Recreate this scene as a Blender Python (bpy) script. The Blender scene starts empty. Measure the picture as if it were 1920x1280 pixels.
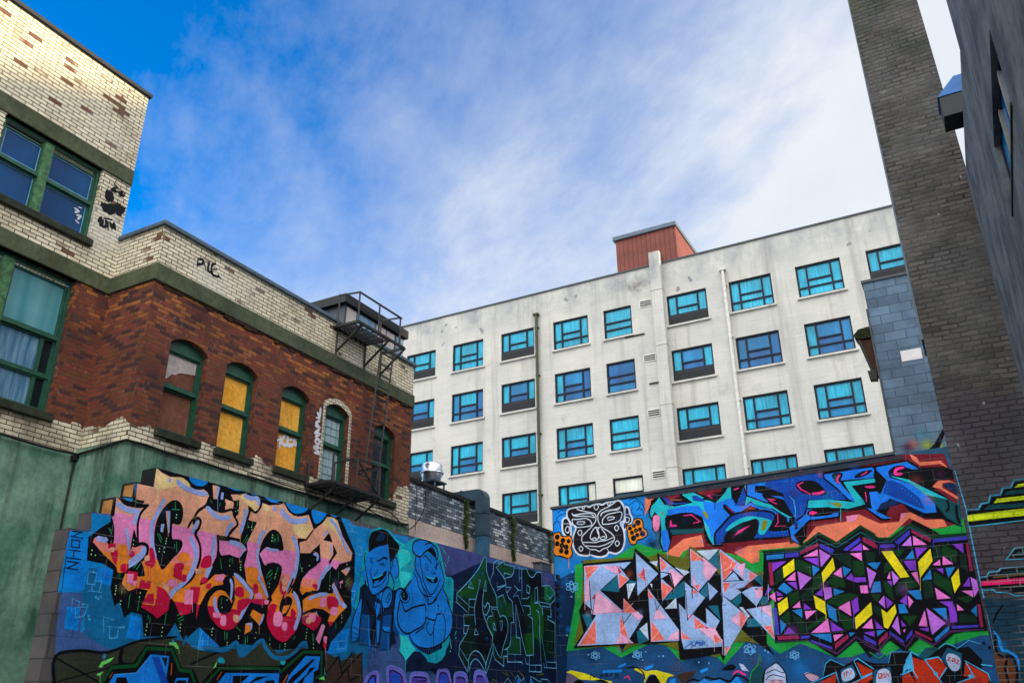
PALETTE=[(0.0343,0.0762,0.2232),(0.003,0.162,0.4287),(0.0037,0.0976,0.2423),(0.0423,0.0545,0.1812),(0.003,0.0091,0.0343),(0.0024,0.1812,0.6105),(0.0612,0.3515,0.7529),(0.0021,0.0027,0.0044),(0.5149,0.2423,0.162),(0.3515,0.0044,0.0343),(0.6584,0.1878,0.0194),(0.6445,0.1878,0.1559),(0.6308,0.1812,0.4125),(0.5972,0.305,0.1946),(0.305,0.402,0.807),(0.6584,0.1946,0.3763),(0.7305,0.5395,0.2542),(0.0212,0.2623,0.0908),(0.305,0.6795,0.305),(0.0212,0.0252,0.016),(0.0296,0.0176,0.0144),(0.003,0.0482,0.013),(0.006,0.162,0.6105),(0.003,0.0452,0.305),(0.3515,0.0612,0.013),(0.1022,0.5149,0.1022),(0.0048,0.2623,0.3515),(0.0612,0.0382,0.305),(0.0908,0.2051,0.6105),(0.1559,0.0802,0.4564),(0.0097,0.0704,0.5149),(0.0168,0.4564,0.4851),(0.0024,0.0103,0.0343),(0.006,0.1812,0.6445),(0.0024,0.0482,0.1878),(0.0018,0.0212,0.0704),(0.0015,0.0116,0.008),(0.0037,0.0423,0.016),(0.0052,0.0578,0.007),(0.007,0.1144,0.0452),(0.0015,0.0027,0.007),(0.1022,0.3278,0.5457),(0.0612,0.0802,0.007),(0.008,0.1274,0.3515),(0.003,0.016,0.0545),(0.008,0.0482,0.1413),(0.007,0.1812,0.5776),(0.107,0.0844,0.162),(0.008,0.2159,0.0343),(0.008,0.006,0.0103),(0.6105,0.6795,0.807),(0.7758,0.2232,0.0097),(0.1221,0.008,0.016),(0.8714,0.2159,0.1221),(0.008,0.305,0.3763),(0.008,0.1329,0.5776),(0.003,0.0395,0.2542),(0.1413,0.1559,0.013),(0.6105,0.0212,0.1878),(0.0044,0.0482,0.0612),(0.0612,0.013,0.0452),(0.2232,0.0212,0.0212),(0.0232,0.0252,0.0369),(0.0762,0.0844,0.008),(0.0044,0.0844,0.1413),(0.2705,0.4125,0.7305),(0.4452,0.552,0.7305),(0.6724,0.3419,0.5271),(0.305,0.1878,0.402),(0.807,0.1559,0.1221),(0.305,0.0212,0.0802),(0.9131,0.6795,0.6105),(0.007,0.0704,0.305),(0.1144,0.3763,0.7529),(0.0033,0.0273,0.0075),(0.003,0.016,0.0103),(0.6105,0.5149,0.0097),(0.5647,0.1274,0.4452),(0.15,0.0296,0.402),(0.3419,0.107,0.5149),(0.0091,0.1274,0.3763),(0.1946,0.0116,0.0545),(0.0343,0.0296,0.3419),(0.0037,0.0273,0.0116),(0.007,0.0545,0.0887),(0.0423,0.0116,0.0612),(0.6105,0.5457,0.013),(0.4125,0.5149,0.7913),(0.3515,0.2232,0.305),(0.305,0.0194,0.006),(0.0452,0.3763,0.7157),(0.0052,0.0545,0.117),(0.0452,0.2232,0.4564),(0.0296,0.2623,0.4287),(0.4851,0.6105,0.013),(0.5149,0.0091,0.1022),(0.0802,0.0578,0.013),(0.008,0.0296,0.0545),(0.0844,0.0273,0.0103),(0.305,0.3763,0.0212),(0.008,0.0091,0.0116),(0.6105,0.6105,0.6795)]
ART="""\
#background_paint
P 0 0 0 01 6784,1858 -120,684 -74,1079 0,59 294,49 -45,210 320,32 -36,212 323,23 -85,216 337,37 -24,215 1236,-3 1618,17 1456,-6 1631,59 2277,42 4138,41 0,-1287 -50,-1497
P 1 1 0 01 6590,3666 285,35 -33,225 313,24 -9,-223 226,-365 159,-503 -551,-324 -26,457 -361,-39 -3,119
P 2 2 0 01 6823,3258 606,98 152,-428 390,-95 -101,-333 -487,-123 -325,133
P 2 3 0 01 7503,2921 5139,497 -53,-1058 -2188,-231 -1945,207 -1036,43
P 1 4 0 01 11800,4742 186,-78 1630,67 164,-1107 -1423,-411 -601,205 -147,1322
P 3 5 0 01 13614,4762 935,12 1906,21 -109,-410 -1170,-410 -904,509
P 4 6 0 01 14910,4101 1548,559 3572,103 0,-1844 -42,-761 -4643,-86 -1320,480 1174,804
P 3 7 0 01 19174,4802 856,9 0,-533 -637,232
G 1:0.7 4 250 00 7607,2801
G 1:0.8 5 394 00 11859,3780
G 4:0.9 7 294 00 15071,4068
G 4:0.8 7 337 00 16460,4399
G 0:0.6 3 230 00 7051,2211
G 0:0.8 4 340 00 12727,2494
G 4:0.8 7 370 00 14388,2427
G 3:0.5 8 255 00 19740,4358
G 3:0.7 7 129 00 15894,4660
P 5 3 0 01 6590,3652 358,-11 -21,-627 -290,-14 -47,511
P 5 3 0 01 7053,3294 224,29 15,-218 -220,26
P 5 3 0 01 6743,2811 179,-8 26,-252 -185,10
P 5 5 0 01 7649,2792 176,-24 21,-270 -215,25
P 5 4 0 01 8795,2792 173,0 8,-376 -176,32
P 5 4 0 01 9002,2598 157,-5 11,-181 -175,5
P 5 4 0 01 11572,2860 448,83 -32,-357 -509,-75
G 5:0.7 4 108 00 6828,3133
G 5:0.7 4 100 00 7208,3211
G 5:0.7 4 104 00 6836,2674
G 5:0.7 6 117 00 7761,2634
G 5:0.7 5 181 00 11826,2786
G 5:0.7 5 112 00 8896,2598
G 5:0.7 6 175 00 12030,3534
G 5:0.7 6 132 00 11836,2703
S 6 5 14 00 6943,3236 7,-142 110,2 -1,139 -116,1
S 6 6 15 00 7033,3138 116,9 -14,-126
S 6 7 15 00 7021,3087 21,-71 135,-1
S 6 8 15 00 6984,3014 65,-2
S 6 5 14 00 6794,2903 21,-146
S 6 6 14 00 6794,2903 106,-23 -5,-58
S 6 7 14 00 6854,2808 164,25 -28,-108 -105,-32 -31,115
S 6 8 14 00 6931,2864 94,-11
S 6 3 14 00 7257,2748 46,-191
S 6 5 15 00 7259,2738 161,-26
S 6 5 15 00 7329,2632 230,2
S 6 6 15 00 7373,2620 20,-124 105,16 6,118
S 6 6 17 00 8843,2718 -40,-272 176,10 -32,269
S 6 7 17 00 8798,2553 147,9
S 6 8 16 00 8864,2600 17,-96
S 6 7 21 00 11881,3532 35,-119 179,18 9,139 -201,-36
S 6 8 21 00 11995,3517 38,-147
S 6 7 20 00 11646,2715 298,31
S 6 8 20 00 11680,2601 277,28 2,184
S 6 9 20 00 11753,2708 13,-115
S 6 5 17 00 11759,4656 37,-123 252,27
S 6 6 17 00 11782,4660 234,-17
S 6 7 17 00 11926,4613 -14,-90
S 6 8 16 00 11746,4657 166,-6 -8,-94 131,-2
S 6 5 16 00 12188,4734 28,-90
S 6 5 16 00 12380,4741 -28,-98
S 6 6 15 00 12077,4330 152,-12 -6,-128 -113,-5
S 6 7 16 00 12119,4279 130,31
D 6:1 3 17 00 7108,2954
D 6:1 3 16 00 7146,2938
D 6:1 4 17 00 7176,2966
D 6:1 3 16 00 7051,2730
D 6:1 9 16 00 6945,2855
D 6:1 3 17 00 7071,2694
D 6:1 6 16 00 7012,3239
D 6:1 7 17 00 7528,2632
D 6:1 6 17 00 7570,2640
D 6:1 6 18 00 11843,2871
D 6:1 9 19 00 11739,2838
D 6:1 7 15 00 8842,2750
S 7 4 24 00 6624,3672 136,8
S 7 5 24 00 6748,3681 -104,-70
S 7 6 24 00 6627,3611 153,2
S 7 7 24 00 6774,3617 -2,-21
S 7 8 24 00 6635,3573 118,6
S 7 9 23 00 6643,3571 10,-83
S 7 9 24 00 6749,3579 7,-89
S 7 10 24 00 6650,3490 113,2
S 7 11 23 00 6639,3452 140,5
S 7 12 23 00 6695,3455 10,-73
S 7 13 24 00 6610,3359 202,4
S 7 14 23 00 6635,3319 163,2
S 7 15 23 00 6786,3322 -134,-79
S 7 16 23 00 6636,3241 157,-1
D 7:1 4 7 00 6641,3192
D 7:1 4 7 00 6676,3187
D 7:1 4 7 00 6709,3186
D 7:1 5 7 00 6742,3189
D 7:1 5 7 00 6781,3189
S 4 17 14 00 6608,3344 31,-409
#tall_lettering
P 7 10 0 01 6855,3640 79,74 80,75 126,96 -36,56 35,247 284,58 -2,205 270,2 -10,243 3902,44 248,-282 212,-254 26,-477 -65,-146 40,-379 -183,-256 -294,-241 -66,-144 -462,-12 -58,145 -251,-137 -610,-56 -452,67 -468,-72 -419,235 -239,-198 -181,219 -105,-175 -366,-24 -77,258 -169,16 -84,-78 -111,181 -62,-56 -104,209 4,213 -158,60 -237,8
P 8 11 0 01 7420,4423 254,9 30,-225 -270,13
B 0:9,3.02:10,3.5:11,3.63:12,4:8,4.42:13 12 0 01 7145,4190 132,-55 144,-10 147,56 -132,29 -9,214 254,10 -3,262 3,0 96,-40 147,-25 139,31 95,3 95,-68 128,-44 148,31 84,-31 36,-47 -36,-134 -120,-106 -49,-150 51,56 52,-37 -13,-96 -45,-89 100,-134 34,-110 -3,-149 -35,-140 -169,-197 -176,-117 -33,-195 -152,-123 -90,50 -182,66 62,213 -172,12 -116,-54 -117,79 29,168 -82,-31 -116,87 -165,90 -181,125 13,48 51,39 99,-10 87,-69 13,117 -35,109 -31,89 39,50
B 0:9,3.02:10,3.5:11,3.63:12,4:8,4.42:13 13 0 01 8331,4069 70,105 160,124 63,84 147,-32 163,-18 169,69 64,-87 84,-102 -99,-109 -82,-98 -191,-7 39,-136 4,-164 -73,-161 -82,-147 -64,-64 -61,-163 -54,-268 -163,-46 -113,150 -212,171 301,275 104,70 76,158 -43,154 -67,127 34,145 55,33
B 0:9,3.02:10,3.5:11,3.63:12,4:8,4.42:13 14 0 01 8937,3936 454,35 100,-95 -130,-140 -201,20 -155,-34 -64,96
B 0:9,3.02:10,3.5:11,3.63:12,4:8,4.42:13 14 0 01 8704,2816 26,188 89,176 137,94 164,52 -12,69 101,70 89,-48 5,-34 35,-113 81,-293 -92,-31 -76,164 -66,109 -176,15 -106,-102 -25,-114 67,-127 142,-111 165,-55 154,34 124,135 106,172 80,191 -165,131 -150,101 -172,49 -157,-20 -145,-76 -131,-130 -142,-50
B 0:9,3.02:10,3.5:11,3.63:12,4:8,4.42:13 15 0 01 8878,3018 -1,36 10,33 18,34 27,41 36,42 41,30 48,14 53,2 56,-11 51,-36 54,-50 74,-22 123,38 144,65 95,28 10,-42 -39,-78 -42,-76 -32,-61 -36,-58 -38,-53 -39,-49 -42,-45 -44,-35 -48,-23 -52,-14 -53,-3 -55,9 -56,20 -54,26 -52,32 -49,39 -41,40 -31,42 -23,44
B 0:9,3.02:10,3.5:11,3.63:12,4:8,4.42:13 14 0 01 9051,4614 212,49 97,40 91,-26 141,9 63,-65 -4,-91 -78,-72 -111,36 -22,-80 -14,-128 -64,-135 -28,-140 -216,2 123,154 9,51 -81,84 76,51 -7,148 -43,54 -81,-16
P 13 11 0 01 8682,4685 149,19 -21,-207 -79,-10
P 14 12 0 01 8775,4699 56,5 -22,-201 -31,-6
P 14 11 0 01 8864,4606 47,10 1,-105 -48,-3
B 0:9,3.02:10,3.5:11,3.63:12,4:8,4.42:13 15 0 01 8950,4531 168,-16 48,-90 -63,-24 -127,-25
B 0:9,3.02:10,3.5:11,3.63:12,4:8,4.42:13 16 0 01 9709,4619 148,-11 179,48 124,64 132,-121 123,-44 196,22 155,56 149,-206 -159,-189 -195,-31 58,-215 2,-377 -100,-252 154,-9 130,-240 -14,-189 -131,-158 -174,-96 -183,12 -180,131 -74,137 5,204 37,113 137,187 46,194 -109,112 -216,-17 -59,-82 83,-199 67,-212 -76,-80 -209,3 -158,138 -61,172 -59,160 34,211 -35,117 65,134 92,191 -177,19 31,132 105,7 78,66
B 0:9,3.02:10,3.5:11,3.63:12,4:8,4.42:13 17 0 01 10917,4413 213,147 113,132 178,-24 76,14 174,-256 288,-240 -21,-130 -302,-111 -78,-93 -158,61 -133,-139 -91,-104 -37,-202 -200,-22 -124,-116 -100,92 21,207 142,135 228,137 28,111 -195,66 -55,-48 -255,-37 -13,169 142,63
B 0:9,3.02:10,3.5:11,3.63:12,4:8,4.42:13 18 0 01 10801,3288 127,90 274,81 293,5 38,44 -77,112 81,36 150,-172 222,-208 -181,-150 -213,-194 -74,92 51,109 -196,61 -204,-6 -266,-88
B 0:9,3.02:10,3.5:11,3.63:12,4:8,4.42:13 19 0 01 10823,3050 139,62 175,41 122,-156 -134,-150 -155,51 -132,40
P 10 17 0 01 9739,3058 243,-68 -81,-154 -216,129
S 7 18 15 01 9739,3058 243,-68 -81,-154 -216,129
P 10 19 0 01 9629,2844 131,22 -7,-116 -125,-55
P 8 18 0 01 11690,3853 215,90 26,-32 -100,-124
P 15 19 0 01 11667,3665 94,45 -5,-49 -64,-21
P 15 20 0 01 11304,2962 85,-20 -109,-287 -99,69
P 15 21 0 01 11376,2788 84,-8 -29,-193 -55,35
P 9 22 0 01 11375,2711 88,-46 -32,-78 -55,35
P 7 14 0 01 8094,4341 34,-8 34,-18 28,-25 21,-35 15,-42 8,-42 1,-42 -6,-42 -10,-33 -13,-20 -17,-11 -21,-7 -29,-2 -32,2 -24,-3 -9,-10 1,-16 4,-26 7,-46 10,-55 16,-39 22,-8 27,8 28,6 31,-1 33,-4 25,-9 14,-17 6,-22 -1,-26 -9,-29 -16,-33 -22,-34 -27,-32 -32,-32 -35,-38 -41,-56 -44,-61 -39,-36 -31,8 -27,34 -26,38 -27,35 -26,39 -24,45 -21,52 -18,57 -14,58 -9,58 -5,58 1,57 7,56 13,56 17,51 21,47 26,42 26,38 27,33 28,29 29,22 31,17 32,12
P 8 15 0 01 7935,4161 75,14 40,-286 -25,-4
P 14 16 0 01 7972,4168 38,7 40,-286 -17,-3
P 14 16 0 01 7893,3979 54,10 -7,-113 -42,4
S 7 13 50 10 7201,4195 87,-53 131,-7 128,19 101,31
S 7 14 34 10 7630,4171 -79,-104 -23,-135 22,-137 29,-119
P 7 15 0 01 7478,3842 24,-23 77,-143 -62,-30 -39,-91 -1,132
S 7 16 45 10 7521,3625 120,56 90,-24 7,-101 -80,-97 -110,-93 -100,-70
P 7 17 0 01 7673,3451 51,-57 41,-111 -69,-14 -141,-1 -105,18
S 7 15 41 10 8653,4501 -40,-129 -121,-100 -56,-110 7,-81 46,84 66,-29 -19,-109 -55,-73 106,-127 39,-121 -6,-149 -81,-212 -203,-156 -96,-86 -29,-141
S 7 13 42 10 6940,3684 -49,-99 9,-150
S 7 13 33 10 7122,3913 53,-106 24,-205 -79,29
P 7 15 0 01 7187,4203 29,13 54,10 52,5 36,-2 33,-6 37,-4 50,3 53,4 35,-1 8,-13 -11,-18 -21,-18 -33,-16 -45,-16 -45,-9 -45,-1 -45,5 -42,9 -44,16 -41,21
P 1 16 0 01 7236,4208 158,15 -10,-45 -91,3
P 7 16 0 01 8625,4466 26,5 46,-4 54,0 70,12 79,16 56,0 21,-29 -2,-45 -17,-36 -35,-21 -52,-13 -52,-4 -53,7 -54,16 -43,20 -29,26 -17,29
P 7 16 0 01 9132,4530 94,44 15,-197 -53,-84 -73,85
S 7 17 39 10 8624,4382 148,-38 161,-6 170,63 64,-87 84,-102 -99,-109 -80,-110
S 7 18 34 10 8343,4002 66,127 84,38 59,-36 -8,-83 -42,-100 81,-115 53,-175 -23,-163
P 7 18 0 01 8870,4002 484,-12 74,-38 80,-79 -52,-99 -93,-49 53,92 75,59 -116,87 -437,-33 30,-178 53,-28 139,38 169,-30 123,66 62,-281 -44,-41 -243,76 -159,-15 -143,-82 -64,-76 -57,-30 105,196 29,202
P 7 19 0 01 9407,4295 224,21 -77,-183 -121,-216 -95,70 57,169
S 7 20 33 10 9421,4537 32,-95 -31,-132 -52,-158
S 7 21 39 10 9444,4503 131,-58 85,87 23,82 -55,66 -144,10 -125,5
P 7 16 0 01 9044,3124 11,25 17,23 24,14 34,4 41,-5 38,-10 34,-15 32,-20 24,-25 15,-32 7,-37 -5,-33 -20,-29 -31,-25 -34,-16 -37,-6 -39,2 -35,11 -28,22 -24,31 -17,31 -9,31 -2,31
S 7 19 37 10 8777,2822 -14,163 73,185 120,104 165,47 -5,74 102,65 84,-66 35,-264 -61,-166
S 7 20 38 10 9229,3538 207,-57 132,-91 156,-126 -88,-198 -106,-172
P 7 21 0 01 9699,3095 203,19 147,75 39,101 37,-70 -81,-116 -27,-170 -106,-103 80,160 -236,74 -70,-100 -82,-111
P 7 17 0 01 10037,4265 40,-7 42,-16 36,-22 29,-29 23,-36 19,-40 22,-48 18,-52 -11,-38 -61,-13 -89,1 -80,3 -56,5 -46,6 -44,-7 -48,-40 -46,-54 -31,-25 -7,28 8,56 14,56 18,47 23,46 27,43 29,40 32,37 33,28 34,19 35,10
P 7 22 0 01 10071,3773 58,-1 64,-8 48,-18 22,-29 7,-38 -3,-44 -11,-51 -21,-58 -27,-60 -37,-67 -44,-69 -37,-50 -20,-27 -12,-8 -20,18 -36,58 -44,84 -41,76 -33,54 -30,46 -30,48 -36,56 -36,57 -23,46 -4,36 9,26 20,3 37,-38 49,-62 42,-43 25,-6 19,13 25,15 34,15 40,17
S 7 18 38 10 10570,4208 59,-215 -8,-378 -173,-273
P 7 19 0 01 10549,4218 207,20 143,158 231,164 109,160 -71,-125 -231,-178 -158,-202 -173,-54
P 7 19 0 01 10471,3311 32,-5 35,-11 23,-19 6,-27 -6,-34 -14,-40 -25,-53 -33,-59 -33,-44 -31,-20 -31,-6 -28,6 -24,18 -20,28 -13,34 -4,40 3,44 11,40 22,33 30,27 29,22 24,15 22,9
P 10 20 0 01 10354,3083 27,76 145,27 -77,-119 -70,-30
S 7 21 34 10 10578,3788 -60,-264 -156,-230 -51,-166 54,-117
S 7 22 41 10 10468,3468 198,-42 104,-129 43,-248 -71,-192
P 7 23 0 01 10659,3840 203,48 184,-9 43,-7 -190,-118 -142,-135 -60,-136 -69,82
P 7 20 0 01 11174,4284 142,155 105,-151
P 7 24 0 01 10929,4077 170,134 56,-290 -88,-39 -1,174
P 7 18 0 01 11435,4262 125,-134 -126,-142 -34,-73 -38,50 93,122
P 7 20 0 01 11400,3913 160,-74 74,119 304,98 58,-329 -183,-186 -141,79 -135,39 -89,-158 -287,-44 40,176 89,131
P 8 21 0 01 11690,3853 215,90 26,-32 -100,-124
P 14 22 0 01 11795,3908 121,36 -47,-96
P 15 21 0 01 11667,3665 94,45 -5,-49 -64,-21
P 7 24 0 01 11164,3428 -89,-18 -79,-22 -67,-23 -55,-30 -42,-32 -31,-15 -22,13 -10,29 12,32 43,34 65,37 68,25 62,4 65,-7 77,-1 106,15 117,21 86,11 43,-6 11,-16 -29,-15 -88,-11 -127,-11
P 7 23 0 01 10826,3100 266,94 204,0 196,-61 -51,-109 -159,-51 -101,158 -219,-19
S 7 25 37 10 11537,3656 172,-170 222,-208
S 7 26 39 10 11932,3272 -204,-146 -191,-199
P 7 13 0 01 7717,4696 12,-7 45,-19 46,-16 44,-10 44,-6 44,-1 43,5 43,11 39,12 38,13 36,14 11,9
P 7 14 0 01 8151,4664 21,-22 30,-26 36,-22 43,-18 50,-16 50,-7 51,3 51,10 46,18 39,27 34,34 21,32 11,30 -494,-6 -12,-9 7,-12
P 5 14 0 01 7909,4698 2,0 40,-1 26,2
P 5 15 0 01 8242,4702 11,-27 20,-26 25,-18 34,-14 39,-7 49,0 54,7 47,14 35,27 27,35 8,13
P 7 22 0 01 10363,4726 392,-13 533,24 264,3 72,-93 -385,73 -230,13 -123,-1 -140,-103 -232,-76 -203,50 -131,108 -143,-61 -144,-35 -168,20 -172,69 -172,-23 -200,-41 -186,12 -74,58 -10,0 -150,-21 -95,-8 -24,26
P 5 23 0 01 8951,4710 1,0 87,-13 83,-6 67,7 63,14 4,2
P 5 23 0 01 9435,4716 11,-6 37,-8 50,5 49,10
P 5 23 0 01 9735,4719 44,-20 49,-18 31,-9 31,-5 32,0 37,5 39,11 32,12 33,16 15,12
P 5 23 0 01 10215,4724 -3,-17 33,-29 40,-27 36,-24 43,-21 46,-12 50,-1 52,9 53,14 56,22 56,27 40,27 23,27 4,11
P 5 23 0 01 10846,4731 -21,-38 20,-51 28,-45 24,-37 31,-31 38,-11 51,18 58,37 48,42 45,49 35,54 -5,18 -349,-4
P 5 23 0 01 11306,4737 10,-9 51,-13 49,-5 48,10 47,19
P 5 16 0 01 8561,4706 -3,-36 -84,-54 -105,-11 18,99
P 16 16 0 01 7693,4476 -8,66 -8,82 5,56 22,6 35,-21 40,-20 42,-12 48,-10 57,-4 73,13 82,19 71,7 61,-18 50,-32 23,-28 -18,-19 -44,-16 -49,-12 -43,-4 -47,-1 -54,-8 -69,-26 -77,-34 -65,-26 -47,-12 -36,-3 -26,4 -13,7 -3,15
S 16 17 28 00 7748,4442 19,-132 8,-78
S 16 17 18 00 8043,4493 16,-84
P 16 23 0 01 9220,4611 12,26 37,26 43,17 42,3 46,-5 52,-8 64,-4 69,-7 49,-16 16,-34 -5,-44 -11,-38 -15,-27 -22,-20 -26,-10 -28,7 -31,17 -35,16 -39,8 -43,6 -43,12 -52,22 -52,27
P 16 20 0 01 10416,4408 53,27 89,17 88,10 89,7 89,-2 48,-21 -16,-60 -56,-81 -66,-57 -72,-15 -81,9 -68,23 -54,42 -39,55
P 16 24 0 01 11133,4533 15,46 54,62 64,42 70,14 80,-4 71,-27 55,-59 45,-82 37,-78 35,-77 27,-73 3,-37 -33,25 -56,62 -61,58 -59,42 -63,39 -66,28 -83,8 -87,-2
P 16 23 0 01 9731,4597 37,9 53,-1 38,-9 11,-19 -5,-27 -15,-21 -32,-14 -42,-9 -32,3 -16,25 -7,36
S 16 24 25 00 9806,4521 -1,-296
S 16 25 18 00 11283,4267 20,-258
S 16 25 19 00 11575,4284 8,-263
S 16 20 15 00 10731,4194 9,-145
S 14 17 69 10 7167,4113 123,-41 130,-8 101,19
S 14 18 57 10 7496,4079 -13,-101 -17,-79
S 14 19 47 10 7365,3828 46,-98 31,-91 12,-61
S 14 14 69 10 6974,3639 71,1 72,1
S 14 18 59 10 7885,4311 -39,-88 -53,-155 -45,-119 37,-192 34,-103 66,-131
S 14 23 70 10 8045,4599 128,-55 214,-26 215,8
S 14 19 74 10 8410,3891 76,-91 64,-105 -1,-159 -49,-140
S 14 20 59 10 8503,4127 -42,-101 -32,-74
S 14 20 82 10 7689,3634 -22,-88 -78,-65 -98,-86
S 14 21 38 10 7463,3349 124,79 108,111
D 14:1 17 31 00 7926,4584
S 14 21 70 10 8630,4347 138,-70 149,-33 172,43
S 14 22 63 10 9167,4215 -85,-87 -29,-114
S 14 24 65 10 9380,4466 -8,-165 -52,-207
S 14 20 70 10 8827,3977 24,-184 -18,-165 -51,-236
S 14 25 68 10 9314,4668 108,-29 173,22 33,-97
S 14 24 87 10 10120,4593 86,-63 222,-67 328,86
S 14 25 75 10 9807,4213 -72,-113 -18,-115
S 14 24 80 10 10440,4227 94,-117 56,-123 -4,-260 -41,-121
S 14 23 72 10 9131,3931 149,-1 157,-37
S 14 26 68 10 11313,4649 139,-61 125,-120 154,-174 150,-133
S 14 27 54 10 11371,4253 29,-162
S 14 28 63 10 11271,4459 -96,-99
S 14 25 72 10 11422,3903 -118,-84 -87,-144
S 14 26 56 10 9722,3948 -9,-113 46,-129 80,-173
S 14 25 47 10 10966,4029 105,-12 -11,-82
S 14 27 68 10 9883,3947 253,13
S 14 24 41 10 9441,3869 -82,-121
D 14:1 23 43 00 9972,4578
S 14 27 63 10 9301,3500 179,-85 114,-82 96,-73 -104,-199 -88,-169
S 14 20 52 10 8987,3141 30,-132 74,-72
S 14 28 47 10 9232,3421 49,-99 4,-174
S 14 26 65 10 11423,3900 -155,-128 -90,-118 -42,-163
S 14 25 74 10 10576,3379 113,-128 60,-157 -37,-153 -43,-102
S 14 28 49 10 9731,3553 142,-128 148,-166
S 14 27 59 10 10936,3314 231,89 225,36
S 14 28 75 10 11501,3598 99,-110 102,-137 183,-63
S 14 26 41 10 10531,3704 -54,-159 -101,-225
S 14 22 35 10 9972,3001 -22,-84 -50,-75
S 14 28 31 10 9656,2835 83,6 10,-69
S 14 24 27 10 11139,3141 106,-120
S 14 24 28 10 11345,2965 -7,-116
S 14 20 71 10 8537,3517 -36,-128 -120,-136 -122,-100 -51,-102
S 14 21 31 10 8865,3549 -83,-227
P 9 15 0 01 7152,3595 27,13 38,10 28,1 10,-16 0,-26 -10,-20 -24,-10 -34,-4 -25,2 -13,13 -4,20
P 9 16 0 01 7204,3520 26,17 39,8 30,-11 13,-50 3,-69 -6,-45 -20,3 -30,28 -25,31 -18,30 -13,33
P 10 22 0 01 7297,3606 35,14 51,4 38,-9 17,-33 4,-47 -10,-34 -32,-11 -46,3 -36,13 -19,30 -9,40
P 9 22 0 01 7483,3561 19,7 26,-1 19,-7 7,-19 1,-25 -8,-19 -21,-7 -29,0 -20,7 -6,19 3,26
P 10 21 0 01 8278,3656 43,14 58,4 43,-9 18,-32 3,-46 -15,-33 -47,-12 -65,0 -47,12 -14,30 4,41
P 9 21 0 01 8221,3503 43,17 57,8 40,-6 12,-28 -4,-41 -19,-32 -42,-17 -56,-7 -40,6 -13,28 4,40
P 9 22 0 01 8692,3659 42,25 52,12 39,-7 20,-41 6,-61 -15,-47 -54,-23 -74,-9 -51,9 -8,39 16,58
P 9 21 0 01 7769,3636 14,20 28,-8 27,-24 24,-44 24,-59 9,-51 -13,-42 -27,-33 -26,2 -25,66 -25,100
P 10 22 0 01 7332,3435 45,19 62,4 42,-13 5,-40 -16,-56 -24,-43 -34,-23 -42,-10 -31,9 -16,43 -4,63
P 9 23 0 01 7381,3380 33,14 46,7 31,-6 6,-27 -8,-40 -16,-29 -27,-10 -35,0 -26,9 -12,24 -2,33
P 8 17 0 01 7184,3558 18,8 24,4 17,-3 6,-15 0,-21 -7,-16 -19,-5 -25,1 -18,5 -6,12 2,17
P 8 22 0 01 7723,3532 19,9 26,4 19,-4 7,-18 0,-27 -7,-19 -20,-6 -27,0 -20,7 -6,16 1,21
P 9 23 0 01 7724,3458 31,16 52,15 43,7 27,-6 19,-14 1,-16 -27,-18 -45,-20 -39,-9 -31,8 -26,19
P 9 24 0 01 7495,3316 153,-1 4,-146 -153,3
P 15 25 0 01 7489,3279 101,8 4,-119 -88,0
P 15 25 0 01 7600,3205 57,1 0,-62 -59,4
P 9 13 0 01 7704,3233 171,-1 6,-99 -182,-10
P 10 17 0 01 7789,3196 55,59 -80,1
P 9 13 0 01 7841,3066 102,21 22,-113 -117,-12
P 9 22 0 01 8216,3452 126,17 32,-173 -163,35
P 15 23 0 01 8136,3284 151,18 19,-101 -166,-8
P 8 24 0 01 8049,3236 114,-19 35,-114 -122,62
P 9 21 0 01 8529,3237 175,14 -6,-217 -146,-3
P 15 22 0 01 8451,3190 136,9 20,-190 -143,-8
P 9 25 0 01 7977,3186 128,-29 115,-94 -9,-171 -156,-108 -90,55 43,118
P 9 23 0 01 8365,3383 79,-1 2,-88 -69,-19
P 9 22 0 01 8728,3372 63,-15 -7,-46 -76,2
P 8 21 0 01 8572,3488 136,-5 -34,-61 -90,0
S 10 26 17 00 7962,3194 15,-250 -191,2
P 9 28 0 01 9363,3319 37,17 52,7 41,-9 27,-36 16,-53 -6,-37 -46,-11 -69,3 -51,14 -17,31 1,42
P 9 28 0 01 9439,3152 76,26 104,16 65,-6 -10,-41 -49,-62 -51,-48 -46,-23 -48,-9 -35,9 -20,38 -7,56
P 9 29 0 01 8938,2934 10,11 39,-5 58,-7 90,-7 109,-7 87,4 43,34 20,46 17,19 27,-31 24,-58 5,-55 -24,-42 -43,-39 -44,-30 -38,-21 -40,-13 -42,-3 -48,6 -50,16 -51,28 -59,49 -59,61
P 15 30 0 01 8998,2940 36,6 51,0 37,-7 14,-17 1,-22 -13,-17 -34,-8 -47,-1 -35,5 -16,18 -5,25
P 15 31 0 01 9143,2907 27,14 38,1 29,-12 14,-35 5,-48 -7,-35 -28,-14 -41,0 -30,12 -13,34 -3,48
P 8 30 0 01 9376,2939 28,8 41,0 29,-11 10,-28 -1,-38 -10,-26 -24,-5 -34,7 -26,14 -14,25 -6,31
P 9 29 0 01 9702,3405 25,13 35,-1 26,-14 13,-35 4,-49 -7,-35 -27,-13 -39,0 -29,14 -11,36 0,49
P 15 30 0 01 9781,3282 35,14 49,2 37,-10 15,-31 3,-44 -11,-32 -35,-14 -49,-2 -36,10 -16,31 -3,44
P 9 31 0 01 9701,3190 105,13 143,11 97,-1 12,-22 -34,-34 -55,-24 -83,-5 -103,6 -75,9 -34,14 -6,18
P 15 32 0 01 9967,3205 24,7 33,1 23,-6 6,-16 -5,-23 -11,-17 -21,-6 -29,-1 -20,6 -8,16 -1,23
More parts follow.
